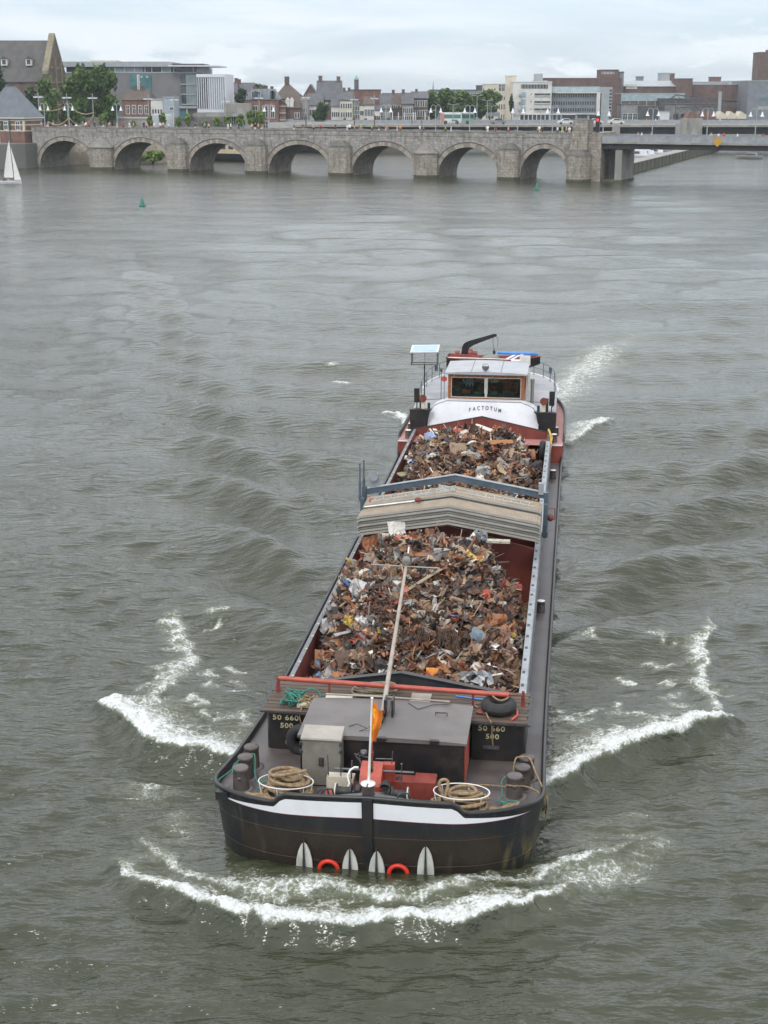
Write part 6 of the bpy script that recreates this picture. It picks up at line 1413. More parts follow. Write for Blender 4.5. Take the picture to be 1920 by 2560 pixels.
def add_win(root, x, z, w_, h_, y=-.005, fm='win_white', pm='glass_dark', bars=True, name='window'):
    o = bpy.data.objects.new(name, winmesh(w_, h_, fm, pm, bars)); COL.objects.link(o); o.parent = root; o.location = (x, y, z); return o
def building(name, label, x0, x1, ye, Y, depth, wall, roof=None, yr=None, roofm='slate', wins=None, chim=(), rz=0., base=GZ, cat='building', overh=.25, door=None, ridge=(0,1)):
    a = at(x0, ye, Y); b_ = at(x1, ye, Y); w_ = b_[0]-a[0]; zt_ = a[2]-base
    root = empty(name, ((a[0]+b_[0])/2, Y, base), None, rz); tag(root, label, cat)
    mb = MB(); hx = w_/2
    zr = (at(0, yr, Y+depth/2)[2]-base) if yr else zt_
    mb.box(-hx, hx, 0, depth, -.3, zt_)
    if roof == 'front':
        mb.add([(-hx,0,zt_),(hx,0,zt_),(0,0,zr)], [(0,1,2)]); mb.add([(-hx,depth,zt_),(hx,depth,zt_),(0,depth,zr)], [(0,1,2)])
    if roof == 'side':
        for s in (-1, 1): mb.add([(s*hx,0,zt_),(s*hx,depth,zt_),(s*hx,depth/2,zr)], [(0,1,2)])
    wo = mb.build('wall', [M[wall]], root)
    rf = None
    if roof:
        mb = MB(); e = overh; t = .18
        def slab(p): mb.extr(p, (0,0,t))
        if roof == 'side':
            slab([(-hx-e,-e,zt_-.1),(hx+e,-e,zt_-.1),(hx+e,depth/2,zr),(-hx-e,depth/2,zr)]); slab([(-hx-e,depth/2,zr),(hx+e,depth/2,zr),(hx+e,depth+e,zt_-.1),(-hx-e,depth+e,zt_-.1)])
        elif roof == 'front':
            slab([(-hx-e,-e,zt_-.1),(0,-e,zr),(0,depth+e,zr),(-hx-e,depth+e,zt_-.1)]); slab([(0,-e,zr),(hx+e,-e,zt_-.1),(hx+e,depth+e,zt_-.1),(0,depth+e,zr)])
        elif roof == 'hip':
            r0, r1 = -hx+2*hx*(.5-.5*ridge[1]+.0)+0, hx
            ra_, rb_ = -hx+w_*ridge[0], -hx+w_*ridge[1]
            E_ = [(-hx-e,-e,zt_),(hx+e,-e,zt_),(hx+e,depth+e,zt_),(-hx-e,depth+e,zt_)]; r1_, r2_ = (ra_,depth/2,zr), (rb_,depth/2,zr)
            mb.add(E_+[r1_, r2_], [(0,1,5,4),(1,2,5),(2,3,4,5),(3,0,4),(3,2,1,0)])
        elif roof == 'mansard':
            i_ = depth*.22; E_ = [(-hx-e,-e,zt_),(hx+e,-e,zt_),(hx+e,depth+e,zt_),(-hx-e,depth+e,zt_)]; T_2 = [(-hx+w_*ridge[0],i_,zr),(-hx+w_*ridge[1],i_,zr),(-hx+w_*ridge[1],depth-i_,zr),(-hx+w_*ridge[0],depth-i_,zr)]
            mb.hexa(E_+T_2)
        elif roof == 'flat':
            mb.box(-hx-e*.5, hx+e*.5, -e*.5, depth+e*.5, zt_+.001, zt_+.3)
        rf = mb.build('roof', [M[roofm]], root)
        for cx_, ch, cw in chim:
            mb = MB(); mb.box(-hx+w_*cx_-cw/2, -hx+w_*cx_+cw/2, depth*.45, depth*.45+cw*.9, zr-.8, zr+ch); mb.box(-hx+w_*cx_-cw/2-.06, -hx+w_*cx_+cw/2+.06, depth*.45-.06, depth*.45+cw*.9+.06, zr+ch+.001, zr+ch+.15); mb.build('chimney', [M['brick_brown' if wall != 'render_white' else 'brick_brown']], rf)
    if wins:
        for (n_, f0, f1, zc, ww, wh_, *ex) in wins:
            fm = ex[0] if ex else 'win_white'; pm = ex[1] if len(ex) > 1 else 'glass_dark'
            for k in range(n_):
                x = -hx+w_*(f0+(f1-f0)*((k+.5)/n_)); add_win(root, x, zt_*zc, ww, wh_, fm=fm, pm=pm, bars=ww > .7 and wh_ > 1.1)
    if door: add_win(root, -hx+w_*door, 0, 1.1, 2.4, fm='win_white', pm='varnish', bars=False, name='door')
    root['_d'] = 0; del root['_d']
    return root, w_, zt_, zr
# tower house at the bridge end
th_ = empty('tower_house', BRG @ Vector((-6.6, -1.2, 0)), None, BT); tag(th_, 'brick tower house with steep slate pyramid roof at the left bridge end', 'tower house')
hw_ = 5.2
mb = MB(); mb.box(-hw_-.1, hw_+.1, -.1, 6.1, -1.5, 2.0); part(mb, 'stone_base', 'stone_pier', th_)
mb = MB(); mb.box(-hw_, hw_, 0, 6, 2.001, 9.9); part(mb, 'wall', 'brick_red', th_)
mb = MB()
for z in (7.2, 8.4, 9.3): mb.box(-hw_-.05, hw_+.05, -.05, 6.05, z, z+.22)
mb.box(hw_-.35, hw_+.06, -.06, .3, 7.43, 8.39); mb.box(hw_-.35, hw_+.06, -.06, .3, 8.63, 9.29); mb.box(1.0, 1.35, -.06, .1, 7.43, 8.39); mb.box(1.0, 1.35, -.06, .1, 8.63, 9.29)
part(mb, 'stone_band', 'render_cream', th_)
mb = MB(); e = .4; zr = 16.2; mb.add([(-hw_-e,-e,9.95),(hw_+e,-e,9.95),(hw_+e,6+e,9.95),(-hw_-e,6+e,9.95),(-1.,2.7,zr),(1.,2.7,zr),(1.,3.3,zr),(-1.,3.3,zr)], [(0,1,5,4),(1,2,6,5),(2,3,7,6),(3,0,4,7),(4,5,6,7),(3,2,1,0)])
mb.mat(1); mb.box(-hw_-e,hw_+e,-e-.02,6+e,9.75,9.94); mb.mat(2); mb.box(-1.05,1.05,2.6,3.4,zr-.05,zr+.35)
part(mb, 'roof', ('slate_blue', 'win_white', 'slate'), th_)
for x in (-2.2, .6, 3.6):
    o = add_win(th_, x, 7.45, 1.2, 1.75, y=-.01)
    if x < 3:
        for s in (-1, 1):
            mb = MB(); mb.box(x+s*.95-.32, x+s*.95+.32, -.12, -.06, 7.45, 9.15); mat('shutter_green', (.02,.05,.035), (.03,.06,.045), 3, .6) if 'shutter_green' not in M else None; part(mb, 'shutter', 'shutter_green', th_)
add_win(th_, -1.9, 3.4, 1.5, 2.9, y=-.01, fm='render_cream', bars=False)
mb = MB(); mb.cyl((1.55,-.12,2),(1.55,-.12,9.7),.09,n=8); part(mb, 'downpipe', 'steel_mid', th_)
# church
ch, w_, zt_, zr = building('church', 'dark stone church with steep slate roof and gable at upper left', -130, 108, 205, 372, 17, 'brick_brown', 'side', 103, 'church_slate', [(9,.1,.98,.2,1.4,3.6,'gable_stone','glass_dark')], cat='church', overh=.3)
mb = MB(); hx = w_/2
mb.extr([(hx+.31,-1.2,-.3),(hx+.31,18.2,-.3),(hx+.31,18.2,zt_+1.8),(hx+.31,8.5,zr+1.0),(hx+.31,-1.2,zt_+1.8)], (1.2,0,0)); mb.mat(1)
mb.extr([(hx+.2,-1.5,zt_+1.8),(hx+.2,-1.5,zt_+2.6),(hx+.2,8.5,zr+1.9),(hx+.2,8.5,zr+1.0)], (1.45,0,0)); mb.extr([(hx+.2,18.5,zt_+1.8),(hx+.2,18.5,zt_+2.6),(hx+.2,8.5,zr+1.9),(hx+.2,8.5,zr+1.0)], (1.45,0,0))
for y in (-1.4, 5.2, 11.8, 17.4): mb.box(hx+1.52, hx+2.1, y, y+.9, -.3, zt_+1.5+(4 if 3 < y < 13 else 0))
for z in (zt_*.55, zt_*.98, zt_+3.2): mb.box(hx+1.52, hx+1.7, -.8+(2.5 if z > zt_+2 else 0), 17.6-(2.5 if z > zt_+2 else 0), z, z+.4)
gb = part(mb, 'gable', ('brick_brown', 'gable_stone'), ch)
gb.rotation_euler = (0, 0, 0)
for y in (3.2, 8.0, 12.8):
    mb = MB(); mb.box(hx+1.515, hx+1.56, y, y+1.6, zt_*.35, zt_*.9); part(mb, 'gable_window', 'glass_dark', ch)
for x in (-.84, -.02, .5):
    mb = MB(); X = hx*x+2; z0 = zt_+(zr-zt_)*.42; y0 = 8.5*.42; mb.box(X-.7, X+.7, y0-1.3, y0+.8, z0-.2, z0+1.3); mb.mat(1); mb.box(X-.45, X+.45, y0-1.33, y0-1.301, z0+.05, z0+1.1); mb.mat(2); mb.extr([(X-.9,y0-1.5,z0+1.3),(X+.9,y0-1.5,z0+1.3),(X,y0-1.5,z0+2.1)], (0,2.2,0)); part(mb, 'dormer', ('win_white', 'glass_dark', 'slate'), ch)
ch.rotation_euler = (0, 0, 0)
# grey museum
mu, w_, zt_, zr = building('museum', 'large plain grey museum with glazed top storey behind the trees', 140, 491, 183, 402, 30, 'museum_grey', 'flat', None, 'zinc', None, cat='museum')
def mx_(px): return at(px, 200, 402)[0]-mu.location.x
def mz_(py): return at(0, py, 402)[2]-GZ
def mbox(name, px0, px1, py0, py1, y0, y1, m, parent=mu):
    mb = MB(); mb.box(mx_(px0), mx_(px1), y0, y1, mz_(py1), mz_(py0)); return part(mb, name, m, parent)
tg = mbox('top_storey', 165, 505, 167.5, 181, 1.2, 24, 'glass_dark')
for px in (286, 310, 335, 361, 378, 403, 424, 433, 482, 504): mbox('storey_post', px, px+2.2, 167.5, 181, .8, 1.19, 'win_white')
mbox('glazing_band', 285, 356, 168, 180, .95, 1.19, 'glass_pale'); mbox('glazing_band', 403, 424, 168, 180, .95, 1.19, 'glass_pale')
mbox('storey_end', 492, 506, 167.5, 183, .5, 24, 'zinc')
mbox('roof_slab', 145, 424, 154, 167, -.6, 26, 'zinc'); mbox('roof_canopy', 425, 549, 163.5, 166.6, -2.5, 20, 'white_paint'); mbox('roof_plant', 425, 503, 158, 161, 6, 20, 'slate')
mbox('roof_plant', 218, 282, 149.5, 153.9, 6, 14, 'render_cream')
mbox('glass_column', 324, 378, 186, 240, -.25, -.01, 'glass_teal')
for px in (343.5, 347): mbox('column_mullion', px, px+2, 186, 240, -.5, -.26, 'win_white')
for px, py in ((352,190),(366,190),(347,203)): mbox('column_panel', px, px+5, py, py+5, -.4, -.26, 'glass_pale')
for k in range(3):
    py = 187+k*25.2; mbox('bay_window', 453, 464, py, py+22, -.5, -.01, 'glass_dark'); mbox('bay_glass', 465, 491, py, py+22, -.5, -.01, 'glass_pale'); mbox('bay_ledge', 452, 491, py+22.1, py+24.8, -.8, -.01, 'zinc')
    for j in range(7): mbox('bay_fin', 466+j*3.6, 466.9+j*3.6, py, py+22, -.75, -.51, 'zinc')
mbox('entrance_glass', 444, 464, 272, 299, -.2, -.01, 'glass_teal'); mbox('entrance_door', 467, 482, 273, 299, -.2, -.01, 'shed_dark'); mbox('entrance_post', 464, 466.5, 271, 299, -.4, -.01, 'win_white'); mbox('entrance_band', 444, 491, 264.5, 271, -.7, -.01, 'zinc')
fb, w_, zt_, zr = building('fin_block', 'white office block with tall white vertical fins and dark gaps', 491, 563, 185, 400, 22, 'white_paint', None, None, 'slate', None)
for k in range(13):
    f0 = (k+.3)/13.2
    x = -w_/2+w_*f0; dark = k < 5
    mb = MB(); mb.box(x, x+w_/13*(.62 if dark else .5), -.06, -.01, zt_-8.7, zt_-1.0); part(mb, 'fin_gap', 'glass_dark' if dark else 'glass_pale', fb)
    mb = MB(); mb.box(x+w_/13*(.64 if dark else .52), x+w_/13*.95, -.45, -.062, zt_-8.9, zt_-.8); part(mb, 'fin', 'white_paint', fb)
for z0, z1 in ((zt_-9.6, zt_-8.91), (zt_-.79, zt_-.02)): mb = MB(); mb.box(-w_/2, w_/2, -.5, -.02, z0, z1); part(mb, 'fin_band', 'white_paint', fb)
mb = MB(); mb.box(-w_/2-.1, w_/2+.1, -.55, 22, -.2, zt_-9.61); part(mb, 'ground_storey', 'render_grey', fb)
lw, w_, zt_, zr = building('low_wing', 'low pale concrete wing between the fin block and the brick mansard', 560, 626, 259, 398, 14, 'concrete', None, None, 'concrete', [(6,.02,.45,.25,1.2,3.2,'zinc','glass_dark')])
mb = MB(); mb.box(-w_/2-8, w_/2*.35, -1.6, -.02, zt_*.55, zt_*.66); part(mb, 'canopy', 'concrete', lw)
building('shelter', 'long grey concrete canopy on the square left of the brick houses', 216, 372, 297, 352, 6, 'concrete', 'flat', None, 'zinc', [(14,.02,.98,.1,.7,1.5,'zinc','glass_dark')], cat='shelter')
building('brick_house', 'red brick house with brown hipped roof and two skylights', 305, 376, 250, 385, 11, 'brick_red', 'hip', 224, 'tile_brown', [(4,.08,.96,.58,1.0,2.2),(4,.08,.96,.12,1.0,2.4)], [(.35,.6,.9),(.62,.7,.9)], cat='house', ridge=(.15,.85), door=.5)
building('white_house', 'narrow white house next to the red brick house', 376.5, 407, 250, 385, 10, 'render_white', 'flat', None, 'zinc', [(4,.05,.95,.55,.55,1.5),(4,.05,.95,.15,.55,1.5)], cat='house')
building('grey_house', 'plain blue grey block beside the narrow white house', 407.5, 434, 245, 384, 10, 'render_blue', 'flat', None, 'zinc', [(1,.62,.95,.28,.9,2.4),(1,.62,.95,.66,1.2,.8)], cat='house')
for i, (px0, px1, py, lab) in enumerate(((374,402,285,'left one of two round pale pavilions before the white house'),(402,430,287,'right one of two round pale pavilions before the white house'))):
    a = at(px0, py, 350); b_ = at(px1, py, 350); c = ((a[0]+b_[0])/2, 352, GZ); r_ = (b_[0]-a[0])/2; mb = MB(); mb.lathe([(r_,0),(r_,a[2]-GZ-.3),(r_*.8,a[2]-GZ-.05),(0,a[2]-GZ+.15)], c, 24); o = mb.build('round_pavilion', [M['zinc']], None, c); tag(o, lab, 'pavilion', 'round pale pavilions')
# row of old houses
mh, w_, zt_, zr = building('mansard_house', 'red brown brick building with blue grey mansard roof and tall windows', 616, 695, 249, 405, 13, 'brick_red', 'mansard', 222, 'slate_blue', [(1,.18,.36,.42,1.5,3.2),(1,.5,.68,.42,1.5,3.2),(1,.74,.9,.42,1.2,3.2),(1,.18,.36,.02,1.5,2.6),(1,.5,.68,.02,1.5,2.6)], [(.2,.5,.8),(.4,.6,.8),(.58,.6,.8),(.76,.5,.8)], ridge=(.14,.84))
for f0 in (.24, .38, .80, .87):
    mb = MB(); X = -w_/2+w_*f0; mb.box(X-.75, X+.75, -.2, 3, zt_+.3, zt_+2.2); mb.mat(1); mb.box(X-.5, X+.5, -.24, -.201, zt_+.5, zt_+2.0); part(mb, 'dormer', ('zinc', 'glass_dark'), mh)
building('slate_house', 'house with grey slate roof beside the white fin block', 562, 590, 232, 452, 11, 'render_grey', 'side', 207, 'slate', None, [(.9,1.2,1.)], cat='house')
building('slate_house', 'house with long dark slate roof and small white dormers behind the low wing', 590, 632, 236, 456, 12, 'brick_brown', 'side', 208, 'slate', [(2,.2,.9,.9,1.2,1.3)], [(.1,1.,1.)], cat='house')
building('roof_house', 'house with big dark hipped roof and one tall chimney', 684, 756, 247, 432, 14, 'brick_brown', 'hip', 210, 'tile_brown', [(4,.1,.9,.6,1.,1.6)], [(.42,1.9,1.3)], cat='house', ridge=(.36,.5))
building('gabled_house', 'narrow step gabled house with white stone bands', 698, 714, 262, 408, 10, 'brick_red', 'front', 252, 'tile_brown', [(2,.1,.9,.66,.5,1.0),(2,.1,.9,.40,.5,1.0),(2,.1,.9,.14,.5,1.0)], cat='house')
for z in (.2, .45, .7, .95):
    g_ = [o for o in bpy.data.objects if o.name == 'gabled_house'][0]; zt_ = at(0,262,408)[2]-GZ; mb = MB(); w2 = (at(714,262,408)[0]-at(698,262,408)[0])/2; mb.box(-w2-.03, w2+.03, -.1, -.005, zt_*z-.12, zt_*z+.12); part(mb, 'stone_band', 'render_cream', g_)
bh, w_, zt_, zr = building('brown_house', 'brown brick house with two white dormers above white window pairs', 714, 751, 270, 410, 11, 'brick_brown', 'side', 238, 'tile_brown', [(3,.05,.5,.15,.6,2.2),(2,.6,.95,.55,.7,1.5),(2,.6,.95,.1,.7,1.9)], cat='house', door=.55)
for f0 in (.12, .4):
    mb = MB(); X = -w_/2+w_*f0; mb.box(X-.5, X+.5, .1, 3, zt_+.2, zt_+1.9); mb.extr([(X-.6,0.0,zt_+1.9),(X+.6,0.0,zt_+1.9),(X,0.0,zt_+2.7)], (0,3,0)); part(mb, 'dormer', 'win_white', bh)
building('grey_house', 'tall grey house with flat top next to the brown dormer house', 751, 769, 250, 412, 10, 'render_grey', 'flat', None, 'zinc', [(3,.05,.95,.6,.5,1.2),(3,.05,.95,.33,.5,1.2),(3,.05,.95,.05,.5,1.2)], cat='house')
building('white_house', 'white house with broad dark roof behind the dark conifer', 769, 806, 264, 424, 11, 'render_white', 'side', 234, 'slate', [(4,.04,.96,.58,1.0,1.7),(4,.04,.96,.1,1.0,1.7)], cat='house')
building('brick_gable', 'small red brick gable end poking above the roofs', 760, 792, 240, 458, 12, 'brick_red', 'front', 212, 'slate', [(1,.4,.6,.9,.9,.9)], cat='house')
building('brick_warehouse', 'tall brown brick house with dark roof and a chimney at each ridge end', 792, 852, 250, 446, 14, 'brick_brown', 'side', 203, 'slate', [(2,.15,.5,.75,.8,1.2)], [(.12,1.4,1.1),(.88,1.2,1.1)], cat='house')
building('white_house', 'low white terrace house left of the tall cream house', 828, 850, 266, 420, 10, 'render_white', 'side', 250, 'slate', [(4,.04,.96,.55,.55,1.4),(4,.04,.96,.1,.55,1.6)], cat='house')
building('cream_house', 'tall cream house with three rows of narrow windows', 850, 881, 250, 418, 12, 'render_cream', 'side', 228, 'slate', [(5,.03,.97,.72,.6,1.4),(5,.03,.97,.42,.6,1.5),(5,.03,.97,.1,.6,1.6)], [(.3,.8,.7),(.7,.8,.7)], cat='house')
building('grey_house', 'narrow grey house right of the tall cream house', 881.5, 899, 252, 420, 10, 'render_grey', 'flat', None, 'slate', [(3,.05,.95,.66,.6,1.3),(3,.05,.95,.38,.6,1.3),(3,.05,.95,.1,.6,1.3)], cat='house')
building('beige_house', 'narrow beige house between the grey house and the white row', 899.5, 910, 264, 420, 10, 'render_cream', 'flat', None, 'slate', [(2,.05,.95,.6,.6,1.3),(2,.05,.95,.2,.6,1.3)], cat='house')
building('white_house', 'white house with six tall windows in two rows under a brown roof', 910.5, 935, 262, 420, 11, 'render_white', 'side', 243, 'tile_brown', [(6,.03,.97,.56,.4,1.8),(6,.03,.97,.1,.4,2.0)], cat='house')
building('white_house', 'low white shop house at the right end of the white row', 936, 951, 275, 420, 10, 'render_white', 'side', 264, 'slate', [(3,.05,.95,.5,.6,1.2),(3,.05,.95,.05,.6,1.5)], cat='house')
building('brick_hall', 'long flat red brick hall behind the white row', 872, 952, 226, 468, 18, 'brick_red', 'flat', None, 'slate', None)
building('slate_house', 'grey house with steep slate roof sloping to the right', 951, 976, 272, 424, 11, 'render_grey', 'side', 236, 'slate', [(4,.05,.95,.55,.8,1.5),(4,.05,.95,.1,.8,1.6)], cat='house')
building('roof_house', 'house with red brown roof and a white dormer before the trees', 957, 1010, 270, 436, 13, 'brick_brown', 'side', 234, 'tile_brown', [(3,.3,.8,.95,1.6,1.1),(6,.05,.95,.3,.8,1.7)], [(.5,.9,.8)], cat='house')
building('slate_house', 'grey brick house with slate roof beside the dark flat fronted one', 1006, 1033, 260, 432, 12, 'render_grey', 'side', 233, 'slate', [(5,.05,.95,.62,.7,1.6),(5,.05,.95,.3,.7,1.6)], [(.1,.9,.8)], cat='house')
building('brown_house', 'brown house with rows of tall windows partly behind the plane trees', 1030, 1070, 246, 440, 13, 'brick_brown', 'side', 230, 'slate', [(6,.05,.95,.72,.6,1.8),(6,.05,.95,.4,.6,1.8)], [(.3,.7,.7)], cat='house')
tw = empty('church_tower', (at(891,210,620)[0], 620, GZ)); tag(tw, 'slim dark square tower with green pointed cap over the roofs', 'tower')
zt_ = at(0,199,620)[2]-GZ; za = at(0,189,620)[2]-GZ; hw2 = .9
mb = MB(); mb.box(-hw2, hw2, 0, 2*hw2, -.3, zt_); part(mb, 'shaft', 'slate', tw)
mb = MB(); mb.add([(-1.1,-.2,zt_),(1.1,-.2,zt_),(1.1,2,zt_),(-1.1,2,zt_),(0,.9,za+.3)], [(0,1,4),(1,2,4),(2,3,4),(3,0,4),(3,2,1,0)]); part(mb, 'spire', 'copper_green', tw)
sp2 = empty('thin_spire', (at(1083,215,700)[0], 700, GZ)); tag(sp2, 'hair thin grey spire above the plane trees', 'spire')
mb = MB(); mb.tube([(0,0,0),(0,0,at(0,225,700)[2]-GZ),(0,0,at(0,202,700)[2]-GZ)], [.8,.55,.03], 8); part(mb, 'needle', 'zinc', sp2)
building('long_block', 'long low grey block with pale posts behind the plane trees', 1076, 1214, 226, 560, 16, 'office_grey', 'flat', None, 'slate', [(12,.02,.98,.7,1.0,2.2,'win_white','glass_dark')])
building('roof_block', 'small dark block on the roof line left of the white wing', 1193, 1213, 215, 575, 8, 'shed_dark', 'flat', None, 'slate', None)
# white modern block
building('white_wing', 'white side wing with small windows left of the stair tower', 1213, 1267, 211, 505, 14, 'render_cream', 'flat', None, 'render_white', [(2,.62,.92,.82,1.1,2.4),(3,.62,.95,.6,.5,1.2),(3,.62,.95,.36,.5,1.8),(3,.62,.95,.1,.5,1.8)])
building('stair_tower', 'tall plain cream stair tower of the white block', 1267.5, 1291, 191, 503, 8, 'render_cream', 'flat', None, 'render_cream', None)
wb, w_, zt_, zr = building('white_block', 'white modern block with ribbon windows and corner balconies', 1284, 1380, 206, 495, 16, 'render_white', 'flat', None, 'render_white', None)
def wx_(px): return at(px, 240, 495)[0]-wb.location.x
def wz_(py): return at(0, py, 495)[2]-GZ
def wbox(name, px0, px1, py0, py1, m, y0=-.06, y1=-.005):
    mb = MB(); mb.box(wx_(px0), wx_(px1), y0, y1, wz_(py1), wz_(py0)); part(mb, name, m, wb)
wbox('window_band', 1302, 1369, 211, 221.5, 'glass_dark')
for py in (233.5, 252.5, 271): wbox('window_band', 1336, 1376, py, py+7, 'glass_dark'); wbox('band_rail', 1336, 1376, py+5.2, py+7.3, 'render_white', -.3, -.062)
for k in range(9): wbox('band_post', 1304+k*7.5, 1304.8+k*7.5, 211, 221.5, 'win_white', -.1, -.062)
for py in (235, 254, 273): wbox('porthole', 1327, 1329.5, py-1.5, py+1.5, 'glass_dark')
for py in (230, 248.5, 267): wbox('balcony_recess', 1304, 1315, py, py+14, 'glass_pale'); wbox('balcony', 1297, 1303, py+5, py+10, 'zinc', -1.6, -.01)
wbox('ground_glass', 1300, 1376, 287, 300, 'glass_dark', -.05, 0)
for k in range(8): wbox('ground_post', 1300+k*10.5, 1302+k*10.5, 286.5, 300, 'render_white', -.3, -.051)
wbox('floor_band', 1284, 1440, 284.5, 287, 'render_white', -.4, -.01)
mb = MB(); mb.box(wx_(1339), wx_(1358), 3, 8, zt_+.31, wz_(184)); mb.box(wx_(1336), wx_(1369), 2, 9, zt_+.305, wz_(201)); part(mb, 'roof_box', 'zinc', wb)
ob_, w_, zt_, zr = building('office_block', 'grey office block with four dark window bands in a white frame', 1380.5, 1501, 232, 500, 16, 'office_grey', None, None, 'slate', None)
def ox_(px): return at(px, 240, 500)[0]-ob_.location.x
def oz_(py): return at(0, py, 500)[2]-GZ
def obox(name, px0, px1, py0, py1, m, y0=-.06, y1=-.005):
    mb = MB(); mb.box(ox_(px0), ox_(px1), y0, y1, oz_(py1), oz_(py0)); part(mb, name, m, ob_)
for py in (235, 253.5, 270.5):
    obox('window_band', 1381, 1489, py, py+8.5, 'glass_dark')
    for k in range(18): obox('band_mullion', 1383+k*6, 1383.9+k*6, py, py+8.5, 'zinc', -.09, -.062)
obox('top_glass', 1381, 1503, 216.5, 229, 'glass_pale', 2, 12); obox('roof_frame', 1380, 1502, 229.5, 233, 'render_white', -.9, 3); obox('side_frame', 1491, 1500, 233.1, 286, 'render_white', -.9, -.01); obox('base_frame', 1381, 1500, 283.5, 286, 'render_white', -.5, -.061)
obox('ground_glass', 1382, 1500, 287, 300, 'glass_dark')
for px in (1391, 1402, 1440, 1470): obox('ground_panel', px, px+5, 287, 300, 'glass_pale', -.1, -.062)
obox('glass_stair', 1503, 1530, 217.5, 300, 'zinc', -.5, 10)
for k in range(9): obox('stair_slit', 1523, 1529, 224+k*8.5, 229+k*8.5, 'glass_dark', -.56, -.501)
# brick factory
building('brick_factory', 'broad purple brick factory wall behind the white block', 1361, 1554, 197, 545, 30, 'brick_purple', 'flat', None, 'brick_purple', None, cat='factory')
building('factory_tower', 'square brick roof tower with faded white markings on the factory', 1502, 1547, 176, 548, 10, 'brick_purple', 'flat', None, 'slate', [(4,.05,.75,.93,1.,.7,'win_white','brick_brown')], cat='factory')
building('roof_box', 'dark blue grey box beside the factory roof tower', 1547.5, 1560, 181, 550, 8, 'office_grey', 'flat', None, 'slate', None)
f2, w_, zt_, zr = building('factory_hall', 'long brick factory hall with grey sloping roof edge', 1556, 1699, 216, 555, 26, 'brick_purple', 'side', 203, 'zinc', [(3,.06,.26,.93,1.3,1.6,'win_white','render_white')], cat='factory')
building('roof_box', 'small dark box on the roof of the long factory hall', 1595, 1609, 193, 570, 5, 'office_grey', 'flat', None, 'slate', None)
building('roof_box', 'pale grey cube with a brick side on the factory roof', 1654, 1675, 184, 572, 8, 'zinc', 'flat', None, 'zinc', None); building('roof_box', 'brick annex joined to the pale grey cube', 1675.5, 1687, 184.5, 573, 8, 'brick_red', 'flat', None, 'zinc', None)
building('factory_block', 'upright brick block between the two long factory halls', 1697, 1732, 198, 550, 14, 'brick_purple', 'flat', None, 'slate', None, cat='factory')
building('factory_hall', 'huge plain brick hall right of the upright block', 1732, 1871, 212, 556, 30, 'brick_purple', 'flat', None, 'zinc', None, cat='factory')
building('roof_box', 'red brick box on the roof of the huge plain hall', 1780, 1803, 194, 570, 6, 'brick_red', 'flat', None, 'slate', None)
building('attic_storey', 'long grey zinc attic on the huge plain hall', 1733, 1822, 206, 566, 10, 'zinc', 'flat', None, 'zinc', None)
building('attic_storey', 'cream flat attic at the right end of the huge plain hall', 1818, 1874, 204, 567, 9, 'render_cream', 'flat', None, 'zinc', None)
building('grey_hall', 'grey clad hall with faint blue bands at the right edge', 1871.5, 1990, 203, 540, 26, 'office_grey', 'flat', None, 'zinc', [(1,.1,.9,.52,9.,1.2,'office_grey','glass_teal'),(1,.1,.9,.3,9.,1.2,'zinc','zinc')], cat='factory')
building('factory_chimney', 'massive square brick chimney tower at the right edge', 1899, 1960, 132, 585, 10, 'brick_brown', 'flat', None, 'brick_brown', [(2,.1,.9,.55,1.2,12,'brick_brown','brick_purple')], cat='chimney')
s1, w_, zt_, zr = building('white_shed', 'long low shed with white glazed upper band in the factory yard', 1553, 1712, 235, 520, 12, 'brick_brown', 'flat', None, 'zinc', None, cat='shed')
mb = MB(); mb.box(-w_/2, w_/2, -.08, -.005, zt_-2.3, zt_-.05); part(mb, 'upper_band', 'glass_pale', s1)
for k in range(8): mb = MB(); mb.box(-w_/2+k*w_/7.5, -w_/2+k*w_/7.5+.25, -.15, -.081, .0, zt_-.05); part(mb, 'pilaster', 'zinc', s1)
building('low_shed', 'low grey brown shed below the white banded shed', 1553, 1600, 262, 505, 9, 'render_grey', 'flat', None, 'slate', [(3,.1,.9,.2,1.6,2.2)], cat='shed')
building('dark_shed', 'dark open shed in the middle of the factory yard', 1597, 1650, 267, 504, 10, 'shed_dark', 'flat', None, 'slate', None, cat='shed')
building('dark_shed', 'long dark shed under the steel conveyor trusses', 1651, 1740, 248, 515, 12, 'shed_dark', 'flat', None, 'slate', None, cat='shed')
building('dark_shed', 'grey machinery shed left of the saw tooth roof', 1676, 1795, 262, 502, 10, 'render_grey', 'flat', None, 'slate', [(6,.05,.95,.2,1.5,2.,'shed_dark','glass_dark')], cat='shed')
building('white_gate', 'white roller gate in the factory yard', 1651, 1674, 280, 498, 3, 'white_paint', 'flat', None, 'zinc', None, cat='gate')
cv = empty('conveyor_truss', (at(1655,240,500)[0], 500, GZ)); tag(cv, 'dark steel conveyor trusses reaching across the factory yard', 'truss')
def cp(px, py): p = at(px, py, 500); return (p[0]-cv.location.x, 0, p[2]-GZ)
for (a, b_) in (((1655,262),(1690,237)),((1690,237),(1850,256)),((1690,270),(1850,262)),((1720,250),(1850,254))):
    mb = MB(); p, q_ = Vector(cp(*a)), Vector(cp(*b_)); mb.beam(p, q_, .35, .35)
    for k in range(10): s = p+(q_-p)*(k/10); mb.beam(s, s+(q_-p)/10+Vector((0,0,-1.4)), .15, .15)
    part(mb, 'truss', 'shed_dark', cv)
for px in (1690, 1735, 1765, 1812):
    mb = MB(); p = Vector(cp(px, 250)); mb.beam(p, Vector((p.x, 0, 0)), .3, .3, (0,1,0)); part(mb, 'truss_post', 'steel_mid', cv)
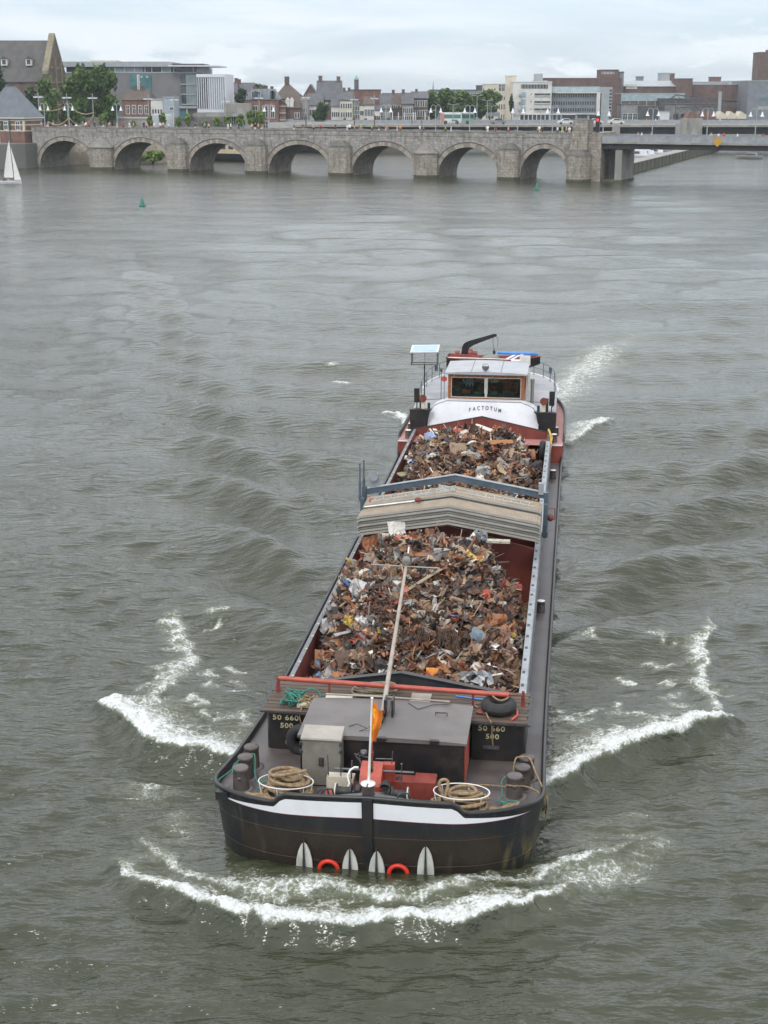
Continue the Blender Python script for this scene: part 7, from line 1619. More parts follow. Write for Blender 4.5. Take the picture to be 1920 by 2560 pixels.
st_, w_, zt_, zr = building('sawtooth_hall', 'low brick hall with zigzag white saw tooth front', 1712, 1870, 297, 490, 8, 'brick_red', None, None, 'zinc', None, cat='shed')
for k in range(6):
    x = -w_/2+w_*(.02+.16*k); mb = MB(); mb.extr([(x,-.1,zt_),(x+w_*.15,-.1,zt_),(x+w_*.15,-.1,zt_+1.0+.3*(k > 2)),(x+w_*.06,-.1,zt_+2.3)], (0,6,0)); part(mb, 'tooth', 'render_cream' if k > 2 else 'brick_red', st_)
mb = MB(); mb.beam(Vector((at(1799,230,495)[0]-st_.location.x,4,zt_)), Vector((at(1799,230,495)[0]-st_.location.x,4,at(0,229,495)[2]-GZ)), .9, .9, (0,1,0)); part(mb, 'flue', 'zinc', st_)
# ------------------------------------------------------------------ trees
def leafmat(name, a, b_, c):
    global n, l
    m = bpy.data.materials.new(name); n, l = nodes_of(m); b = n['Principled BSDF']; b.inputs['Roughness'].default_value = .7; b.inputs['Specular IOR Level'].default_value = .25
    at2 = n.new('ShaderNodeAttribute'); at2.attribute_name = 'tint'
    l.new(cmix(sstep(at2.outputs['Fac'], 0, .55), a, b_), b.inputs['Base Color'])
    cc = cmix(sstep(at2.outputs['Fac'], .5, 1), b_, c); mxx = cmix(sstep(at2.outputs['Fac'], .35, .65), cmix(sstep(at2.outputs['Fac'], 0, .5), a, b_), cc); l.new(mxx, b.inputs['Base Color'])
    MATS[name] = m
leafmat('leaf_deep', (.035,.07,.02), (.07,.125,.033), (.125,.19,.05))
leafmat('leaf_mid', (.05,.085,.025), (.09,.145,.042), (.15,.21,.07))
leafmat('leaf_bright', (.07,.12,.025), (.13,.20,.04), (.22,.30,.07))
leafmat('leaf_dark', (.02,.042,.018), (.038,.072,.027), (.065,.11,.04))
mat('bark', (.07,.055,.04), (.04,.032,.025), 3, .9)
def foliage(name, lobes, nleaf, size, m, parent, seed, droop=0.):
    r = np.random.default_rng(seed); L = []
    wts = np.array([a[3]*a[4]*a[5] for a in lobes]); wts = wts/wts.sum(); T_i = []
    for (cx_, cy_, cz_, rx, ry, rz), w_ in zip(lobes, wts):
        k = max(30, int(nleaf*w_)); d = r.normal(size=(k, 3)); d /= np.linalg.norm(d, axis=1)[:, None]
        rad = r.random(k)**.42; clump = .72+.42*np.sin(d[:, 0]*5+seed)*np.sin(d[:, 1]*4+1.3*seed)*np.sin(d[:, 2]*6)
        P = d*(rad*clump)[:, None]*np.array([rx, ry, rz])+np.array([cx_, cy_, cz_]); L.append(P)
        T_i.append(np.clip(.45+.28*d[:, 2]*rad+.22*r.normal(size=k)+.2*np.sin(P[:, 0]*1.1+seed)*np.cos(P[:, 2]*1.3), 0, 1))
    P = np.concatenate(L); T_ = np.concatenate(T_i); k = len(P)
    a = r.normal(size=(k, 3)); a /= np.linalg.norm(a, axis=1)[:, None]; b_ = r.normal(size=(k, 3)); b_ -= (b_*a).sum(1)[:, None]*a; b_ /= np.linalg.norm(b_, axis=1)[:, None]
    s = size*r.uniform(.55, 1.3, k)[:, None]; e = s*.6
    if droop: a = a*(1-droop)+np.array([0, 0, -1])*droop
    V_ = np.stack([P-a*s, P+b_*e-a*s*.1, P+a*s, P-b_*e+a*s*.15], 1).reshape(-1, 3)
    me = bpy.data.meshes.new(name); me.vertices.add(4*k); me.vertices.foreach_set('co', V_.astype(np.float32).ravel()); me.loops.add(4*k); me.loops.foreach_set('vertex_index', np.arange(4*k, dtype=np.int32)); me.polygons.add(k); me.polygons.foreach_set('loop_start', np.arange(0, 4*k, 4, dtype=np.int32)); me.polygons.foreach_set('loop_total', np.full(k, 4, dtype=np.int32))
    t = me.attributes.new('tint', 'FLOAT', 'POINT'); t.data.foreach_set('value', np.repeat(T_, 4).astype(np.float32)); me.update(calc_edges=True); me.materials.append(M[m])
    o = bpy.data.objects.new(name, me); COL.objects.link(o); o.parent = parent; return o
def tree(name, label, px, py, rx, ry, Y, m='leaf_deep', n=2600, size=.42, group=None, base=GZ, seed=1, cat='tree', droop=0., nl=7):
    c = at(px, py, Y); k = Y/F; RX = rx*k; RZ = ry*k
    root = empty(name, (c[0], Y, base)); tag(root, label, cat, group)
    q = random.Random(seed); cz_ = c[2]-base; lobes = []
    for i in range(nl):
        a = 2*pi*i/nl+q.random(); f = .48 if i else 0; h_ = q.uniform(-.55, .6)
        lobes.append((RX*f*math.cos(a)*1.05, RX*.7*f*math.sin(a), cz_+RZ*h_*.85, RX*q.uniform(.42,.62), RX*q.uniform(.4,.6), RZ*q.uniform(.36,.5)))
    lobes.append((0, 0, cz_+RZ*.5, RX*.5, RX*.5, RZ*.5)); lobes.append((0, 0, cz_-RZ*.2, RX*.75, RX*.7, RZ*.6))
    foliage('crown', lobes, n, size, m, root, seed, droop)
    mb = MB(); tr = max(.09, RX*.055); top = cz_+RZ*.3
    mb.tube([(0,0,-.2),(.1,0,top*.4),(0,.05,top)], [tr*1.3, tr, tr*.3], 8)
    for i in range(5):
        a = q.random()*6.3; z0 = top*(.45+.1*i); mb.tube([(0,0,z0),(RX*.3*math.cos(a),RX*.3*math.sin(a),z0+RZ*.3),(RX*.55*math.cos(a),RX*.5*math.sin(a),z0+RZ*.55)], [tr*.5, tr*.35, tr*.1], 6)
    mb.build('trunk', [M['bark']], root); return root
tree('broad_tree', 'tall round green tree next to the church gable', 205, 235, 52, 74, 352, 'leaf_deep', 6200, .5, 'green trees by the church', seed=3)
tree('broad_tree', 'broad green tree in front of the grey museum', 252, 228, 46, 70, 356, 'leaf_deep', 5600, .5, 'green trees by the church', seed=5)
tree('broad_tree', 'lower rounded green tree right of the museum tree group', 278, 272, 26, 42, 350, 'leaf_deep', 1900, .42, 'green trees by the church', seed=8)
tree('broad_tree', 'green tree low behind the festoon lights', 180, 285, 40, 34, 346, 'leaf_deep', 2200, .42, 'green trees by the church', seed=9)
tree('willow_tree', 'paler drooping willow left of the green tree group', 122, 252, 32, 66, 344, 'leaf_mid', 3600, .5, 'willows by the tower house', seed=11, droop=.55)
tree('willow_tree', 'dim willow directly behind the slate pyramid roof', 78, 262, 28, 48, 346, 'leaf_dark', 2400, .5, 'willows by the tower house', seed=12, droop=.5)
tree('broad_tree', 'dark tree cut off by the left edge of the photo', -2, 222, 30, 68, 338, 'leaf_dark', 3000, .45, seed=13)
tree('broad_tree', 'treetop showing above the blue grey mansard', 640, 226, 34, 18, 470, 'leaf_mid', 1200, .55, seed=15)
tree('broad_tree', 'dark tree in the yard left of the mansard building', 602, 242, 15, 22, 440, 'leaf_dark', 1000, .5, seed=16)
tree('conifer_tree', 'dark dense conifer in front of the white terrace houses', 803, 284, 25, 30, 402, 'leaf_dark', 2600, .4, seed=17)
for i, (px, py, rx, ry, lab) in enumerate(((1078,266,32,38,'leftmost plane tree of the row right of the old houses'),(1112,258,36,38,'tall plane tree second in the row behind the bus'),(1150,262,32,36,'plane tree behind the middle of the green bus'),(1186,268,32,34,'plane tree above the right end of the bus'),(1224,262,34,40,'large plane tree touching the white side wing'))):
    tree('plane_tree', lab, px, py, rx, ry, 452+4*(i % 2), 'leaf_deep' if i % 2 else 'leaf_mid', 4200, .55, 'plane trees beside the road bridge', seed=20+i)
tree('columnar_tree', 'narrow ivy green column in front of the stair tower', 1279, 262, 6, 26, 492, 'leaf_dark', 500, .5, seed=30)
for i, (px, rx, ry) in enumerate(((256,10,17),(334,7,9),(376,9,15),(408,11,18),(446,10,13),(470,9,17),(512,7,8),(543,10,12),(570,11,15),(603,16,17),(628,12,22),(652,15,22))):
    where = ('beside the shelter','small under the red brick house','below the narrow white house','before the round pavilions','under the museum wall','before the museum door','small one under the fin block','left one below the fin block','right one below the fin block','left one at the low wing','tall one at the low wing','broad one before the mansard building')[i]
    tree('tub_tree', 'young bright green tree '+where, px, 319-ry*1.05, rx*1.1, ry*1.05, 343, 'leaf_bright', 700, .30, 'young trees behind the parapet', seed=40+i, nl=4)
tree('bank_shrub', 'green bushes on the bank seen through the second arch', 382, 391, 40, 15, 331, 'leaf_bright', 2400, .35, base=.2, seed=60, cat='shrub')
tree('bank_shrub', 'darker bush at the left of the second arch opening', 350, 397, 14, 10, 328, 'leaf_mid', 500, .35, base=.2, seed=61, cat='shrub')
# flower boxes along the far promenade
for i, px in enumerate((862, 885, 915, 945, 972, 1000, 1012, 1040, 1062)):
    tree('planter_shrub', 'small green shrub on the promenade '+('before the cream house','left of the white row','in front of the white row','before the white shop','under the slate house','before the red brown roof house','right of the red brown roof house','before the dark flat fronted house','left of the plane trees')[i], px, 301, 5, 5, 415, 'leaf_mid', 120, .35, 'shrubs on the far promenade', seed=70+i, nl=3, cat='shrub')
# ------------------------------------------------------------------ lamps
mat('lamp_grey', (.36,.38,.39), (.30,.31,.32), 2, .5, metal=.2); mat('lamp_bell', (.70,.73,.78), (.62,.65,.7), 2, .4); mat('pole_brown', (.14,.075,.055), (.11,.06,.045), 2, .6)
proto = {}
def bell_lamp(loc, h_, label, sc_=1.):
    if 'bell' not in proto:
        root = empty('bell_lamp', loc); 
        mb = MB(); mb.tube([(0,0,0),(0,0,1),(0,0,h_-.45)], [.13,.10,.075], 8); mb.build('post', [M['lamp_grey']], root)
        for s in (-1, 1):
            mb = MB(); mb.tube([(0,0,h_-.6),(s*.12,0,h_-.2),(s*.45,0,h_-.02),(s*.8,0,h_-.18),(s*.98,0,h_-.62)], .05, 6); ar = mb.build('arm', [M['lamp_grey']], root)
            mb = MB(); mb.lathe([(.06,.0),(.12,-.12),(.17,-.45),(.34,-.72),(.36,-.8),(0,-.8)], (s*.98,0,h_-.6), 12); mb.build('bell_shade', [M['lamp_bell']], ar)
        proto['bell'] = root; o = root
    else: o = copy_tree(proto['bell']); o.location = loc
    o.rotation_euler = (0,0,BT); tag(o, label, 'street lamp', 'bell lamps along the bridges'); return o
BL_ = ((113,'above the first arch'),(174,'above the left end of the second arch'),(294,'above the crown of the second arch'),(673,'above the fourth arch'),(965,'above the pyramid pier right of the fifth arch'),(1089,'left of the bus, above the sixth arch'),(1174,'above the right end of the sixth arch'),(1294,'near the white block, above the seventh arch'),(1381,'just left of the end pier'))
for px, w_ in BL_:
    p = BRG @ Vector((bt(px, .9), .9, 7.2)); bell_lamp(p, 5.6, 'lamp post with two bell shades '+w_)
for px, w_ in ((1508,'on the steel span beside the traffic light'),(1631,'on the steel span left of the concrete pier'),(1768,'on the steel span above the yellow diamond'),(1889,'on the steel span at the right edge')):
    p = BRG @ Vector((bt(px, 8.2), 8.2, 6.75)); bell_lamp(p, 6.0, 'lamp post with two bell shades '+w_)
def flat_lamp(px, ytop, Y, label):
    b_ = at(px, 318, Y); h_ = at(px, ytop, Y)[2]-GZ
    if 'flat' not in proto:
        root = empty('square_lamp', (b_[0], Y, GZ)); h0 = 14.; root['h'] = 1
        mb = MB(); mb.cyl((0,0,0),(0,0,h0*.5),.14,n=8); mb.mat(1); mb.cyl((0,0,h0*.5),(0,0,h0),.09,n=8); mb.build('post', [M['pole_brown'], M['lamp_grey']], root)
        mb = MB(); mb.box(-1.1,1.1,-.12,.12,h0-1.25,h0-1.1); mb.build('crossarm', [M['lamp_grey']], root)
        for s in (-1, 1): mb = MB(); mb.box(s*.55-.42, s*.55+.42, -.35,.35,h0-1.55,h0-1.26); mb.build('lamp_head', [M['white_paint']], root)
        proto['flat'] = root; o = root; del root['h']
    else: o = copy_tree(proto['flat'])
    o.location = (b_[0], Y, GZ); o.scale = (1, 1, h_/14.); tag(o, label, 'street lamp', 'tall square lamps on the bank'); return o
for px, yt, Y, lab in ((100,231,334,'leftmost tall post with flat lamp heads and festoon, by the willow'),(171,233,334,'tall post with flat lamp heads in the middle of the festoon'),(235,234,334,'tall post with flat lamp heads at the right end of the festoon'),(373,237,345,'tall post with flat lamp heads before the narrow white house'),(438,239,345,'tall post with flat lamp heads before the museum bay'),(565,244,350,'tall post with flat lamp heads at the fin block corner'),(649,235,360,'tall post with flat lamp heads before the mansard building'),(765,234,372,'tall post with flat lamp heads near the grey house'),(886,240,378,'tall post with flat lamp heads before the narrow grey house'),(936,237,384,'tall post with flat lamp heads before the white row')): flat_lamp(px, yt, Y, lab)
def y_lamp(px, yt, Y, label, base):
    p = at(px, yt, Y); root = empty('road_lamp', (p[0], Y, base)); tag(root, label, 'street lamp', 'slim lamps along the road bridge'); h_ = p[2]-base
    mb = MB(); mb.tube([(0,0,0),(0,0,h_)], [.12,.07], 6); mb.build('post', [M['lamp_grey']], root)
    for s in (-1, 1): mb = MB(); mb.beam((0,0,h_),(s*1.0,0,h_+.2),.1,.1); mb.box(s*1.2-.3,s*1.2+.3,-.15,.15,h_+.15,h_+.28); mb.build('arm', [M['lamp_grey']], root)
for px, yt, lab in ((1073,278,'slim forked lamp left of the bus'),(1133,262,'slim forked lamp above the middle of the bus'),(1193,240,'tall slim forked lamp between the plane trees'),(1219,252,'slim forked lamp right of the bus, left one of two'),(1228,266,'slim forked lamp right of the bus, right one of two'),(1353,242,'slim forked lamp before the ribbon windows'),(1376,272,'slim forked lamp before the white block corner')): y_lamp(px, yt, 400, lab, ztop)
for i, px in enumerate((981, 996, 1011, 1034, 1039, 1063)):
    p = at(px, 281, 412); mb = MB(); mb.cyl((0,0,0),(0,0,p[2]-GZ),.13,n=8); o = mb.build('flagpole', [M['white_paint']]); o.location = (p[0], 412, GZ); tag(o, 'bare white flagpole on the promenade, '+('leftmost','second','third','fourth','fifth','rightmost')[i]+' from the left of six', 'flagpole', 'white flagpoles on the promenade')
# festoon of lamps
mat('festoon', (.7,.56,.32), (.6,.42,.2), 9, .5)
for i, (a, b_, sag) in enumerate((((82,270),(171,262),.8),((171,262),(235,279),1.),((171,290),(235,282),2.2),((118,300),(172,292),1.2))):
    A = Vector(at(*a, 333)); B = Vector(at(*b_, 333)); P = [A+(B-A)*t+Vector((0,0,-sag*4*t*(1-t))) for t in np.linspace(0, 1, 25)]
    mb = MB(); mb.tube(P, .018, 4); mb.mat(1)
    for p in P[1:-1]: mb.ball(p-Vector((0,0,.12)), .10, 6, 4)
    o = mb.build('string_lights', [M['dark_metal'], M['festoon']], None, tuple(A)); tag(o, 'festoon of warm bulbs '+('over the tower roof to the middle post','between the middle and right posts, upper line','between the middle and right posts, lower sagging line','low before the willow')[i], 'string lights', 'festoons between the tall posts')
# market umbrellas
mat('canvas_pink', (.62,.12,.22), (.55,.1,.18), 3, .8); mat('canvas_white', (.74,.73,.70), (.68,.67,.64), 2, .8)
for i, (px, rpx, pk, lab) in enumerate(((98,7,0,'small white market umbrella beside the tower house'),(118,10,1,'pink and white market umbrella near the first lamp'),(163,17,1,'wide pink and white market umbrella above the second arch'),(190,14,0,'white market umbrella in the middle of the market'),(208,12,0,'white market umbrella at the right end of the market'))):
    p = at(px, 311, 330); r_ = rpx*330/F; root = empty('market_umbrella', (p[0], 330, GZ)); tag(root, lab, 'umbrella', 'market umbrellas'); hz = p[2]-GZ
    mb = MB(); K = 8; c0 = [(r_*math.cos(2*pi*k/K), r_*math.sin(2*pi*k/K), hz-1.0) for k in range(K)]
    for k in range(K): mb.mat(1 if (pk and k in (3,4,5)) else 0); mb.add([c0[k], c0[(k+1) % K], (0,0,hz)], [(0,1,2)])
    mb.build('canopy', [M['canvas_white'], M['canvas_pink']], root); mb = MB(); mb.cyl((0,0,0),(0,0,hz),.05,n=6); mb.build('pole', [M['win_white']], root)
# ------------------------------------------------------------------ people
def body_mesh(name, pose, seated=False):
    J = {'pelvis':(0,0,.95,.15),'waist':(0,0,1.12,.135),'chest':(0,0,1.36,.165),'neck':(0,0,1.50,.06),'head':(0,-.01,1.60,.09),'crown':(0,.0,1.73,.075)}
    st = {'stand':0,'walk':.22,'stride':.34}.get(pose, .05)
    for s, nm in ((-1,'l'),(1,'r')):
        f = st*s
        J['hip'+nm] = (s*.10,0,.88,.10); J['knee'+nm] = (s*.11,-f*.55-.02,.48,.065); J['ankle'+nm] = (s*.11,-f+.04,.09,.045); J['toe'+nm] = (s*.12,-f-.13,.04,.04)
        J['sho'+nm] = (s*.20,0,1.42,.065)
        if pose == 'wheel': J['elb'+nm] = (s*.27,-.10,1.17,.05); J['wri'+nm] = (s*.2,-.36,1.10,.038); J['hand'+nm] = (s*.17,-.44,1.12,.04)
        elif pose == 'lean': J['elb'+nm] = (s*.26,-.12,1.16,.05); J['wri'+nm] = (s*.16,-.32,1.06,.038); J['hand'+nm] = (s*.1,-.38,1.05,.04)
        else: J['elb'+nm] = (s*.25,.04+f*.4,1.14,.05); J['wri'+nm] = (s*.26,-.03+f*.8,.90,.036); J['hand'+nm] = (s*.25,-.06+f*.85,.80,.04)
    E_ = [('pelvis','waist'),('waist','chest'),('chest','neck'),('neck','head'),('head','crown')]
    for nm in 'lr': E_ += [('pelvis','hip'+nm),('hip'+nm,'knee'+nm),('knee'+nm,'ankle'+nm),('ankle'+nm,'toe'+nm),('chest','sho'+nm),('sho'+nm,'elb'+nm),('elb'+nm,'wri'+nm),('wri'+nm,'hand'+nm)]
    ks = list(J); me = bpy.data.meshes.new('b'); me.from_pydata([J[k][:3] for k in ks], [(ks.index(a), ks.index(b_)) for a, b_ in E_], [])
    o = bpy.data.objects.new('b', me); COL.objects.link(o); o.modifiers.new('s', 'SKIN')
    for i, k in enumerate(ks): sv = me.skin_vertices[0].data[i]; sv.radius = (J[k][3]*(1.25 if k in ('chest','waist','pelvis') else 1), J[k][3]); sv.use_root = (k == 'pelvis')
    ss = o.modifiers.new('u', 'SUBSURF'); ss.levels = 1; ss.render_levels = 1
    bpy.context.view_layer.update(); out_ = bpy.data.meshes.new_from_object(o.evaluated_get(bpy.context.evaluated_depsgraph_get())); bpy.data.objects.remove(o); out_.name = name
    out_.materials.clear()
    for k in ('skin', 'shirt_grey', 'trouser_dark', 'hair_dark'): out_.materials.append(M[k])
    for p in out_.polygons:
        c = p.center; p.use_smooth = True
        if c.z > 1.66 or (c.z > 1.56 and c.y > .02): p.material_index = 3
        elif c.z > 1.50 or (abs(c.x) > .14 and c.z < 1.12 and c.z > .7 and (abs(c.x) > .19 or c.y < -.25)): p.material_index = 0
        elif c.z > .93: p.material_index = 1
        else: p.material_index = 2
    return out_
BODY = {k: body_mesh('person', k) for k in ('stand', 'walk', 'stride', 'lean', 'wheel')}
CLOTH = {'red':(.55,.05,.04),'white':(.75,.74,.72),'black':(.02,.02,.022),'grey':(.25,.26,.28),'tan':(.50,.36,.25),'orange':(.70,.25,.05),'green':(.20,.52,.06),'blue':(.06,.22,.55),'pink':(.70,.33,.32),'brown':(.16,.09,.06),'lime':(.42,.62,.04),'pale blue':(.40,.48,.58)}
for k, c in CLOTH.items(): mat('cloth_'+k.replace(' ', '_'), c, tuple(x*.8 for x in c), 6, .85)
TRS = ['cloth_black', 'trouser_dark', 'cloth_grey', 'cloth_tan', 'cloth_white', 'cloth_brown', 'trouser_dark']
def person(loc, pose, top, rz, label, group=None, sc_=1., trs=None, hair=None):
    o = bpy.data.objects.new('person', BODY[pose]); COL.objects.link(o); o.location = loc; o.rotation_euler = (0,0,rz); o.scale = (sc_,)*3
    for i, mm in ((1, top), (2, trs or rnd.choice(TRS)), (3, hair or 'hair_dark')): o.material_slots[i].link = 'OBJECT'; o.material_slots[i].material = M[mm]
    return tag(o, label, 'person', group)
FOLK = [(104,'pale blue'),(133,'pale blue'),(121,'tan'),(208,'grey'),(215,'white'),(223,'red'),(237,'black'),(258,'brown'),(267,'black'),(274,'tan'),(293,'tan'),(308,'red'),(324,'white'),(334,'tan'),(360,'black'),(366,'pink'),(378,'black'),(386,'white'),(401,'white'),(408,'tan'),(422,'white'),
 (488,'black'),(494,'brown'),(512,'grey'),(522,'tan'),(570,'white'),(577,'white'),(597,'black'),(609,'blue'),(630,'tan'),(638,'black'),(646,'tan'),(654,'red'),(735,'black'),(757,'brown'),(784,'tan'),(801,'red'),(839,'black'),(868,'white'),(874,'white'),(886,'tan'),(898,'red'),(903,'green'),(930,'green'),(947,'brown'),(954,'black'),(964,'red'),(969,'orange'),(993,'tan'),(1001,'orange'),(1050,'white'),(1059,'grey'),(1114,'green'),(1128,'pale blue'),(1219,'white'),(1239,'brown'),(1271,'pink'),(1291,'black'),(1345,'orange'),(1348,'white'),(1356,'black'),(1394,'white'),(1406,'lime'),(1416,'pink'),(1424,'white'),(1498,'lime')]
ORD = ['first','second','third','fourth','fifth','sixth','seventh','eighth']
def spot(t):
    for i, (a, b_) in enumerate(ARCH):
        if t < b_+.0: 
            if t >= a: return f'above the {ORD[i]} arch'
            return 'beside the tower house' if i == 0 else f'at the pier left of the {ORD[i]} arch'
    return 'near the red traffic light'
PL_ = []
for px, colr in FOLK: t = bt(px, 2.0); PL_.append((px, colr, t, spot(t)))
from collections import Counter
cnt_ = Counter((c, s) for _, c, _, s in PL_); seen = Counter()
for i, (px, colr, t, s) in enumerate(PL_):
    k = cnt_[(colr, s)]; seen[(colr, s)] += 1; extra = '' if k == 1 else f', {ORD[seen[(colr, s)]-1]} from left'
    y = 1.6+(i*7 % 5)*.5; t = bt(px, y)
    person(BRG @ Vector((t, y, 7.56)), ('stand','walk','stride','walk','lean')[i % 5], 'cloth_'+colr.replace(' ', '_'), BT+(pi/2 if i % 3 else -pi/2)+.4*math.sin(i) if i % 5 != 4 else BT, f'person in {colr} top {s}{extra}', 'people on the stone bridge', .94+.03*(i % 4), hair='hair_dark' if i % 3 else 'cloth_tan')
for i, (px, colr, pose, lab) in enumerate(((1596,'tan','stand','left one of two on the left of the steel span'),(1605,'white','walk','right one of two on the left of the steel span'),(1629,'tan','stride','left of the concrete pier'),(1779,'tan','lean','left of the yellow diamond board'),(1798,'white','stand','just behind the yellow diamond board'),(1811,'red','lean','bending over the railing beside the yellow diamond'),(1845,'white','stride','right of the yellow diamond board'),(1910,'red','walk','at the right edge of the photo'))):
    p = BRG @ Vector((bt(px, .8), .75, 6.75)); person(p, pose, 'cloth_'+colr, BT+(0 if pose == 'lean' else 1.4), f'person in {colr} top {lab}', 'people on the steel span')
for px, colr, lab in ((1616,'orange','in orange top on the road bridge left of the concrete pier'),(1639,'white','in white top on the road bridge near the white gate'),(1800,'white','in white top on the road bridge before the saw tooth roof'),(1030,'black','in black top on the road bridge below the flagpoles'),(1054,'grey','in grey top on the road bridge left of the bus')):
    p = at(px, 305, RB+1.2); person((p[0], RB+1.2, ztop), 'walk', 'cloth_'+colr, 1.5, 'person '+lab, 'people on the road bridge')
sk = person(SHIP @ Vector((-.70, 36.25, 2.02)), 'wheel', 'shirt_grey', -SA, 'person in grey shirt at the wheel inside the wheelhouse', None, 1.0)
# ------------------------------------------------------------------ boats, buoys and vehicles
def hull_shape(mb, L, B, H, z0=0., bow=.35, n=13, stern=.8, sheer=.12):
    G = []
    for t in np.linspace(0, 1, n):
        x = -L/2+L*t; w_ = B/2*(1-max(0, (t-(1-bow))/bow)**2.0)*(stern+(1-stern)*min(1, t*4)); zt_ = z0+H+sheer*H*(2*t-.7)**2
        G.append([(x,-w_,zt_),(x,-w_*.9,z0+H*.35),(x,-w_*.6,z0-.3),(x,0,z0-.4),(x,w_*.6,z0-.3),(x,w_*.9,z0+H*.35),(x,w_,zt_)])
    mb.grid(G); mb.add(G[0], [tuple(range(7))]); mb.add([g_[0] for g_ in G]+[g_[6] for g_ in G[::-1]], [tuple(range(2*n))]); return G
# small sailing boat
p = at(26, 462, 254); s0 = P0 = Vector((-63.0, 255.6, 0))
sb = empty('sailing_boat', tuple(s0), None, R(4)); tag(sb, 'small white sailing boat with two sails at the left edge', 'sailing boat')
mb = MB(); hull_shape(mb, 3.6, 1.3, .48, .05); part(mb, 'boat_hull', 'white_paint', sb)
mb = MB(); mb.tube([(.55,0,.3),(.5,0,3.2),(.18,0,7.1)], [.05,.045,.02], 8); part(mb, 'mast', 'steel_mid', sb)
mb = MB(); G = []
for a in np.linspace(0, 1, 10):
    z = 1.1+6.0*a; x1 = .48-.3*a; x0 = x1-1.6*(1-a)**.8; G.append([(x0+(x1-x0)*b_, .16*math.sin(pi*b_)*(1-a)+.02, z+.12*(b_ < .1)) for b_ in np.linspace(0, 1, 7)])
mb.grid(G); part(mb, 'mainsail', 'canvas_white', sb)
mb = MB(); G = []
for a in np.linspace(0, 1, 8):
    z = .75+5.6*a; x0 = .62-.3*a; x1 = 1.75-1.45*a; G.append([(x0+(x1-x0)*b_*(1-a*.1), -.10*math.sin(pi*b_)*(1-a), z) for b_ in np.linspace(0, 1, 5)])
mb.grid(G); part(mb, 'jib', 'canvas_white', sb)
mb = MB(); mb.cyl((.5,0,1.08),(-1.15,0,1.0),.035); part(mb, 'boom', 'steel_mid', sb)
person(s0+Vector((-1.1,-.15,-.32)), 'lean', 'cloth_black', 1.3, 'person in dark top sitting at the stern of the sailing boat', None, .85); person(s0+Vector((-.45,.15,-.38)), 'lean', 'cloth_tan', 1.3, 'person in tan top by the mast of the sailing boat', None, .85)
mat('buoy_green', (.02,.17,.11), (.015,.13,.085), 3, .5)
for (x, y, lab) in ((-33.1,206.5,'green conical buoy on the open water at left'),(24.4,241.3,'green conical buoy near the seventh arch at right')):
    b_ = empty('buoy', (x, y, 0)); tag(b_, lab, 'buoy', 'green river buoys'); mb = MB(); mb.lathe([(.4,-.3),(.48,.0),(.48,.1),(.35,.18)], (0,0,0), 16); part(mb, 'float', 'buoy_green', b_)
    mb = MB(); mb.lathe([(.33,.16),(.27,.4),(.16,.8),(.07,1.06),(0,1.1)], (0,0,0), 16); part(mb, 'cone', 'buoy_green', b_)
# tour boats seen through the arches
tb = empty('tour_boat', (-35.8,346.,0), None, R(150)); tag(tb, 'cream tour boat with black hull seen through the third arch', 'tour boat')
mat('cream_boat', (.55,.46,.30), (.5,.41,.26), 1, .5); mat('boat_black', (.02,.02,.025), (.03,.03,.035), 1, .4)
mb = MB(); hull_shape(mb, 22, 5, 1.5, .1, .3); part(mb, 'boat_hull', 'boat_black', tb)
mb = MB(); mb.box(-9,6.5,-2.3,2.3,1.55,4.3); mb.box(-10,8,-2.5,2.5,4.301,4.5); mb.box(6.5,8.8,-1.6,1.6,1.7,2.6); part(mb, 'cabin', 'cream_boat', tb)
for s in (-1, 1):
    for k in range(7): add_win(tb, -8+k*2.1, 2.5, 1.6, 1.2, y=s*2.31+(.02 if s > 0 else 0), pm='glass_dark', bars=False) if s < 0 else None
    mb = MB()
    for k in range(6): mb.box(-8.+k*2.2,-6.6+k*2.2,s*2.32-.02,s*2.32+.02,2.6,3.7)
    part(mb, 'window_row', 'glass_dark', tb)
for x, y, ax in ((4.5,2.36,'y'),): mb = MB(); mb.torus((x,y+.08,3.3), .42, .13, 20, 6, ax); part(mb, 'lifebuoy', 'bar_red', tb)
mb = MB(); mb.extr([(7.5,2.05,.75),(8.2,1.9,.75),(8.0,1.95,1.15)], (0,.15,0)); part(mb, 'anchor', 'white_post', tb)
b4 = empty('tour_boat', (-17.5,398.,0), None, R(35)); tag(b4, 'cream topped moored boat seen through the fourth arch', 'tour boat')
mb = MB(); hull_shape(mb, 24, 5, 1.6, .1); part(mb, 'boat_hull', 'boat_black', b4); mb = MB(); mb.box(-10,7,-2.2,2.2,1.7,3.6); part(mb, 'cabin', 'cream_boat', b4)
